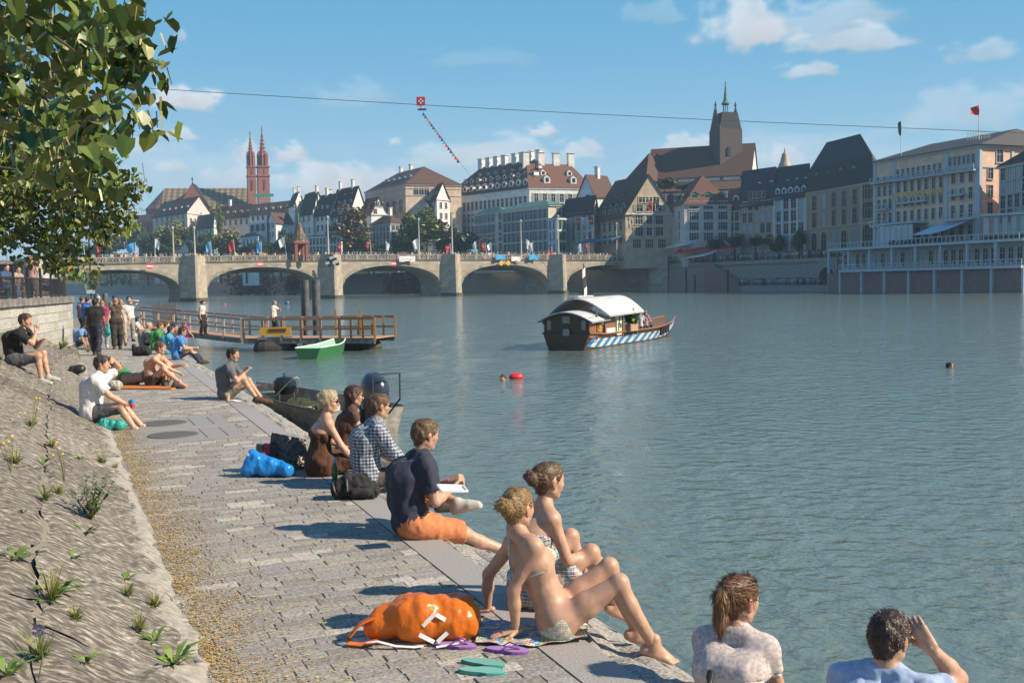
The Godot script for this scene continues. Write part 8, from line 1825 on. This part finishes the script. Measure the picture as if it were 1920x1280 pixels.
# ---------- belongings on the promenade
func sack(cells: float,bones: Array,clips: Array,fold: float,fr: float)->MB: return nets(bones,cells,clips,fold,fr)
func build_belongings():
	rng.seed=19
	# translucent orange plastic bag with white print and straps
	var at:=P(775,1196);var t:=thing("orange_bag","translucent orange plastic bag with white arrow print lying stuffed on the cobbles","bag",at,.12)
	var om:=mat("orange_film",Color(.72,.17,.012),.28,{"alpha": .84,"two": true,"nrm": tex.rub,"scale": 3.0,"nscale": .5,"backlight": Color(.35,.09,.01)})
	var b:=[bone(V(.26,.12,0),V(.0,.13,.02),.115,.125,.06),bone(V(0,.13,.02),V(-.17,.10,0),.12,.085,.05),bone(V(.3,.09,.05),V(.1,.08,.06),.09,.09,.05),bone(V(-.15,.09,.0),V(-.24,.08,.01),.075,.05,.04)]
	part(t,"bag_body",nets(b,.011,[[V(0,.004,0),Vector3.DOWN]],.016,.55),om)
	var h:=MB.new();h.tube([V(-.2,.15,.03),V(-.29,.12,.05),V(-.36,.05,.06),V(-.355,.015,.07),V(-.29,.012,.09),V(-.2,.03,.09)],[.03,.028,.026,.026,.028,.03],8,true,.25);part(t,"handle",h,om)
	for q in [[V(.085,.15,.147),.75],[V(.165,.15,.142),-.6],[V(.07,.05,.158),-.55],[V(.165,.055,.152),.7]]:
		var p:=MB.new();p.box(q[0],V(.095,.023,.006),Basis(Vector3.UP,.08)*Basis(Vector3.BACK,q[1])*Basis(Vector3.RIGHT,-.25));part(t,"white_print",p,mat("print_white",Color(.75,.70,.70),.5))
	var st:=MB.new();st.tube([V(-.26,.03,.12),V(-.2,.045,.15),V(-.1,.02,.17),V(.0,.012,.18),V(.05,.012,.17)],.014,6,true,.35);part(t,"white_strap",st,m_("print_white"));var st2:=MB.new();st2.tube([V(.12,.012,.2),V(.22,.02,.19),V(.28,.03,.15)],.013,6,true,.4);part(t,"white_strap",st2,m_("print_white"))
	for q in [[V(.0,.13,0),.06,Color(.08,.05,.03)],[V(-.1,.12,0),.05,Color(.12,.1,.04)],[V(.2,.1,0),.06,Color(.3,.06,.02)]]:
		var c:=MB.new();c.ball(q[0],V(1.2,.8,1)*q[1]);part(t,"packed_cloth",c,cloth(q[2]))
	# flip-flops
	var flop:=func(label: String,px: float,py: float,turn: float,col: Color,flip: bool,grp: String):
		var f:=thing("flip_flop",label,"flip-flop",P(px,py)+V(0,.001,0),turn,grp);var s:=MB.new();var out:=[]
		for i in 20:
			var a:=TAU*i/20;var z:=cos(a)*.125;var w:=.042+.008*sin(a*1.0+.8)*0+(.008 if z>0 else -.004);out.append(Vector2(sin(a)*w,z))
		var m0:=mat("flop"+col.to_html(false),col,.6)
		for lay in [[0.0,.012,m0,"sole"],[.013,.019,mat("floptop"+col.to_html(false),col.lightened(.12),.7),"insole"]]:
			var k:=MB.new();var pts:=[];for q in out: pts.append(q*(1.0 if lay[3]=="sole" else .95))
			pts.reverse()
			k.prism(pts,V(0,lay[0],0),V(0,lay[1],0),Vector3.RIGHT,Vector3.BACK);part(f,lay[3],k,lay[2])
		if not flip:
			for e in [-1,1]: var v:=MB.new();v.tube([V(0,.02,.075),V(e*.012,.038,.055),V(e*.034,.042,.01),V(e*.04,.018,-.03)],.0065,6,true,.6);part(f,"strap",v,m0)
	flop.call("purple flip-flop touching the orange bag",853,1213,1.35,Color(.22,.075,.33),false,"");flop.call("purple flip-flop lying beside the small rusty cover",950,1222,1.35,Color(.22,.075,.33),false,"");flop.call("teal flip-flop lying sole up on the cobbles, partly under its pair",905,1246,1.2,Color(.03,.26,.21),true,"");flop.call("teal flip-flop lying topmost of its pair",903,1262,1.4,Color(.035,.30,.25),true,"")
	# spread towel under the bikini woman
	var tw:=MB.new();tw.grid(func(u,v): var x=(u-.5)*.62;var z=(v-.5)*.40*(1.0-.25*u);return V(x,.012+.006*sin(x*40+z*20)+.01*absf(sin(z*17+x*6)),z+.06*sin(u*4.0)),26,16)
	var to:=solo("beach_towel",tw,m_("towel_plaid"),"blue plaid beach towel spread under the bikini woman","towel");to.position=P(1000,1188)+V(0,.002,0);to.rotation.y=-.1
	# paper plate and the polo man's meal
	var pl:=MB.new();pl.box(Vector3.ZERO,V(.2,.006,.14));for e in [-1,1]: pl.box(V(e*.1,.008,0),V(.012,.014,.14),Basis(Vector3.BACK,e*-.5));pl.box(V(0,.008,e*.07),V(.2,.014,.012))
	var po:=solo("paper_plate",pl,mat("paper",Color(.78,.78,.77),.8),"white paper plate held by the man in the polo shirt","plate");po.position=D(848,917,7.55);po.rotation=V(.12,.3,-.1)
	# blue carrier bag, grey folded bag, black and red box
	var bb:=thing("blue_bag","bright blue carrier bag slumped on the cobbles","bag",P(503,892),.0);var bm:=mat("blue_film",Color(.012,.20,.58),.32,{"nrm": tex.rub,"scale": 2.5,"nscale": .8})
	part(bb,"bag_body",nets([bone(V(-.17,.1,0),V(.2,.07,.05),.10,.085,.05),bone(V(-.2,.08,.02),V(-.15,.24,0),.085,.05,.05),bone(V(-.12,.16,0),V(.12,.1,0),.09,.07,.05)],.013,[[V(0,.004,0),Vector3.DOWN],[V(-.12,.28,0),V(.42,1,0).normalized()]],.016,.6),bm)
	var wm:=MB.new();wm.box(V(-.19,.245,.075),V(.02,.03,.004));part(bb,"white_print",wm,m_("print_white"))
	var gb:=thing("grey_bag","crumpled grey foil bag standing behind the blue carrier bag","bag",P(545,880),.3);var gm:=mat("grey_film",Color(.115,.10,.09),.35,{"nrm": tex.rub,"scale": 3.0,"nscale": 1.2,"two": true})
	var gs:=MB.new()
	for e in [1.0,-1.0]: gs.grid(func(u,v): var x=(u-.5)*.42*(1.0-.12*v);return V(x+.02*sin(v*6),v*(.42-.1*u),e*(.075*sin(u*PI)*(1-v*.8)+.012)+fn.get_noise_2d(u*700+e*90,v*700)*.05),22,20)
	part(gb,"bag_body",gs,gm)
	var rb:=thing("picnic_box","black box with a red stripe sticking out of the blue bag","box",P(500,884)+V(0,.17,0),.3)
	for q in [[-.07,.08,"black"],[0.0,.06,"red"],[.07,.08,"black"]]:var m:=MB.new();m.box(V(q[0],.06,0),V(q[1],.15,.07),Basis(Vector3.BACK,-.12));part(rb,"stripe" if q[2]=="red" else "casing",m,m_(q[2]))
	# black backpack
	var bp:=thing("backpack","black backpack lying on the cobbles behind the checked shirt man","backpack",P(665,934),.1);var bk:=cloth(Color(.016,.016,.018))
	part(bp,"sack",nets([bone(V(-.14,.09,0),V(.15,.08,0),.09,.08,.04),bone(V(-.06,.16,-.01),V(.08,.15,-.01),.085,.08,.04),bone(V(.12,.07,.03),V(.18,.06,.02),.065,.05,.04)],.012,[[V(0,.003,0),Vector3.DOWN]],.014,1.4),bk)
	for q in [[V(-.16,.05,.08),V(-.2,.16,.04)],[V(-.05,.05,.1),V(-.07,.2,.06)]]: var s:=MB.new();s.tube([q[0],q[0].lerp(q[1],.5)+V(0,0,.035),q[1]],.014,6,true,.4);part(bp,"strap",s,m_("black"))
	var pk:=MB.new();pk.add(nets([bone(V(.0,.07,.08),V(.12,.07,.075),.05,.045,.03)],.012,[[V(0,.01,0),Vector3.DOWN]],.008));part(bp,"front_pocket",pk,cloth(Color(.022,.022,.026)))
	# green beer bottle and teal lid
	var bo:=thing("beer_bottle","green glass bottle with blue neck label beside the backpack","bottle",P(628,903));var bl:=MB.new();bl.lathe([[.0,0],[.03,.0],[.031,.01],[.031,.14],[.026,.165],[.014,.2],[.0135,.245]],16);part(bo,"glass",bl,mat("bottle_green",Color(.015,.10,.02),.06,{"spec": .6}));var bc:=MB.new();bc.lathe([[.0148,.2],[.0148,.243],[0,.25]],14);part(bo,"neck_label",bc,m_("cloth_blue"))
	var ld:=MB.new();ld.lathe([[0,0],[.05,0],[.053,.012],[0,.014]],18);var lo:=solo("teal_frisbee",ld,mat("teal_plastic",Color(.02,.30,.40),.4),"flat teal plastic disc on the cobbles beside the green bottle","disc");lo.position=P(621,906)+V(0,.002,0)
	# beer glass and napkin
	var bg:=thing("beer_glass","plastic glass of amber beer beside the grey shirt man","glass",P(427,752));var g1:=MB.new();g1.lathe([[0,.003],[.028,.003],[.036,.11],[0,.11]],16);part(bg,"beer",g1,mat("beer",Color(.55,.25,.02),.2));var g2:=MB.new();g2.lathe([[.03,0],[.0395,.15]],16);part(bg,"cup",g2,mat("cup",Color(.7,.7,.68),.1,{"alpha": .25,"two": true}))
	var nk:=MB.new();nk.grid(func(u,v): return V((u-.5)*.22,.006+.01*sin(u*5),(v-.5)*.14),6,4);var no:=solo("napkin",nk,m_("paper"),"crumpled white napkin on the quay beside the beer glass","napkin");no.position=P(440,752)+V(0,.004,0)
	# mat, bags and shoes near the lying person
	var mt:=MB.new();mt.cbox(V(0,.014,0),V(1.85,.028,.62),.01);var mo:=solo("orange_mat",mt,mat("mat_orange",Color(.62,.20,.05),.8,{"tex": tex.soft,"scale": 4.0}),"orange sleeping mat under the person lying down","mat");mo.position=P(262,727)+V(0,.003,0);mo.rotation.y=-.25
	var pb:=MB.new();pb.add(nets([bone(V(-.1,.1,0),V(.12,.1,0),.1,.1,.05)],.014,[[V(0,.0,0),Vector3.DOWN]],.014));var po2:=solo("print_bag",pb,pattern("bag_print",plaid([Color(.75,.6,.1),Color(.1,.3,.65),Color(.7,.65,.5),Color(.2,.5,.6)],21),3.0),"colourful yellow and blue printed bag by the lying person","bag");po2.position=P(208,732)
	var tb:=MB.new();tb.add(nets([bone(V(-.12,.08,0),V(.14,.06,0),.09,.075,.05)],.013,[[V(0,0,0),Vector3.DOWN]],.016));var tbo:=solo("teal_bag",tb,mat("teal_film",Color(.03,.30,.27),.4,{"nrm": tex.rub,"scale": 3.0}),"teal plastic bag behind the legs of the man in white","bag");tbo.position=P(208,806)+V(0,.0,0)
	var bb2:=MB.new();bb2.add(nets([bone(V(-.08,.1,0),V(.1,.12,0),.1,.1,.05)],.014,[],.01));var bbo:=solo("black_bag",bb2,m_("black"),"black bag on the slope behind the man in white","bag");bbo.position=slope_hit(143,702)
	var bk2:=MB.new();bk2.add(nets([bone(V(-.15,.12,0),V(.15,.12,0),.12,.12,.05),bone(V(-.1,.2,0),V(.1,.2,0),.1,.1,.05),bone(V(-.28,.05,0),V(-.25,.3,.05),.04,.06,.04)],.016,[[V(0,0,0),Vector3.DOWN]],.014));var bo2:=solo("backpack",bk2,bk,"black backpack lying behind the row of seated people","backpack");bo2.position=P(267,667)
	for q in [[303,724,"dark shoe standing on the mat end by the bare chested man"],[311,725,"dark shoe beside its pair at the mat end"],[328,729,"brown shoe lying past the end of the orange mat"]]:
		var s:=MB.new();s.add(foot_mesh("shoe"),Transform3D(Basis.IDENTITY,V(0,.092,0)));var o:=solo("loose_shoe",s,cloth(Color(.075,.06,.05)),q[2],"shoe");o.position=P(q[0],q[1])+V(0,.004,0);o.rotation.y=1.6 if q[0]==328 else .2
	# drink can in the hand of the man in white
	var cn:=thing("drink_can","blue and red drink can in the hand of the man in white","can",white_can);var c1:=MB.new();c1.lathe([[0,0],[.03,0],[.034,.012],[.034,.06]],14);part(cn,"lower_can",c1,m_("red"));var c2:=MB.new();c2.lathe([[.034,.06],[.034,.115],[.027,.125],[0,.123]],14);part(cn,"upper_can",c2,m_("blue_paint"))
	var yc:=MB.new();yc.lathe([[0,0],[.03,0],[.04,.13]],12);var yo:=solo("yellow_cup",yc,mat("yellow_cup",Color(.7,.5,.03),.4,{"two": true}),"yellow cup of drink beside the person in white","cup");yo.position=P(249,635)
	var tl:=MB.new();tl.add(nets([bone(V(0,.1,0),V(0,.35,0),.12,.09,.05)],.02,[],.01));var tlo:=solo("teal_bag",tl,mat("teal_bag2",Color(.02,.28,.30),.7),"teal shopping bag carried by the woman in magenta","bag");tlo.position=P(203,652)+V(0,.45,0)
	# sign post and bollards by the end of the terrace
	var sp:=thing("sign_post","dark sign post with small white plate beyond the terrace wall","sign",P(173,626));var s1:=MB.new();s1.tube([V(0,0,0),V(0,4.4,0)],.035,8);part(sp,"post",s1,m_("iron"));var s2:=MB.new();s2.box(V(0,1.95,.05),V(.38,.18,.02));part(sp,"plate",s2,m_("white"))
	for px in [180,196]: var k:=MB.new();k.lathe([[.13,0],[.13,2.0],[.11,2.05],[0,2.05]],12);var ko:=solo("bollard_pile",k,m_("pile"),"short grey pile standing beyond the walking women","pile","short grey piles at the water");ko.position=G(px,48.0,0.8)
func _ready():
	setup_view()
	setup_materials()
	fn.seed=2;fn.frequency=0.02;fn.fractal_octaves=4
	build_river()
	build_promenade()
	build_embankment()
	build_terrace()
	setup_town()
	build_bridge()
	build_bridge_furniture()
	build_crowds()
	build_far_bank()
	build_ferry()
	build_town()
	build_jetty()
	build_lime_trees()
	build_far_trees()
	build_weeds()
	build_workboat()
	build_people()
	run_jobs()
	build_belongings()
func V(x:float,y:float,z:float)->Vector3:return Vector3(x,y,z)
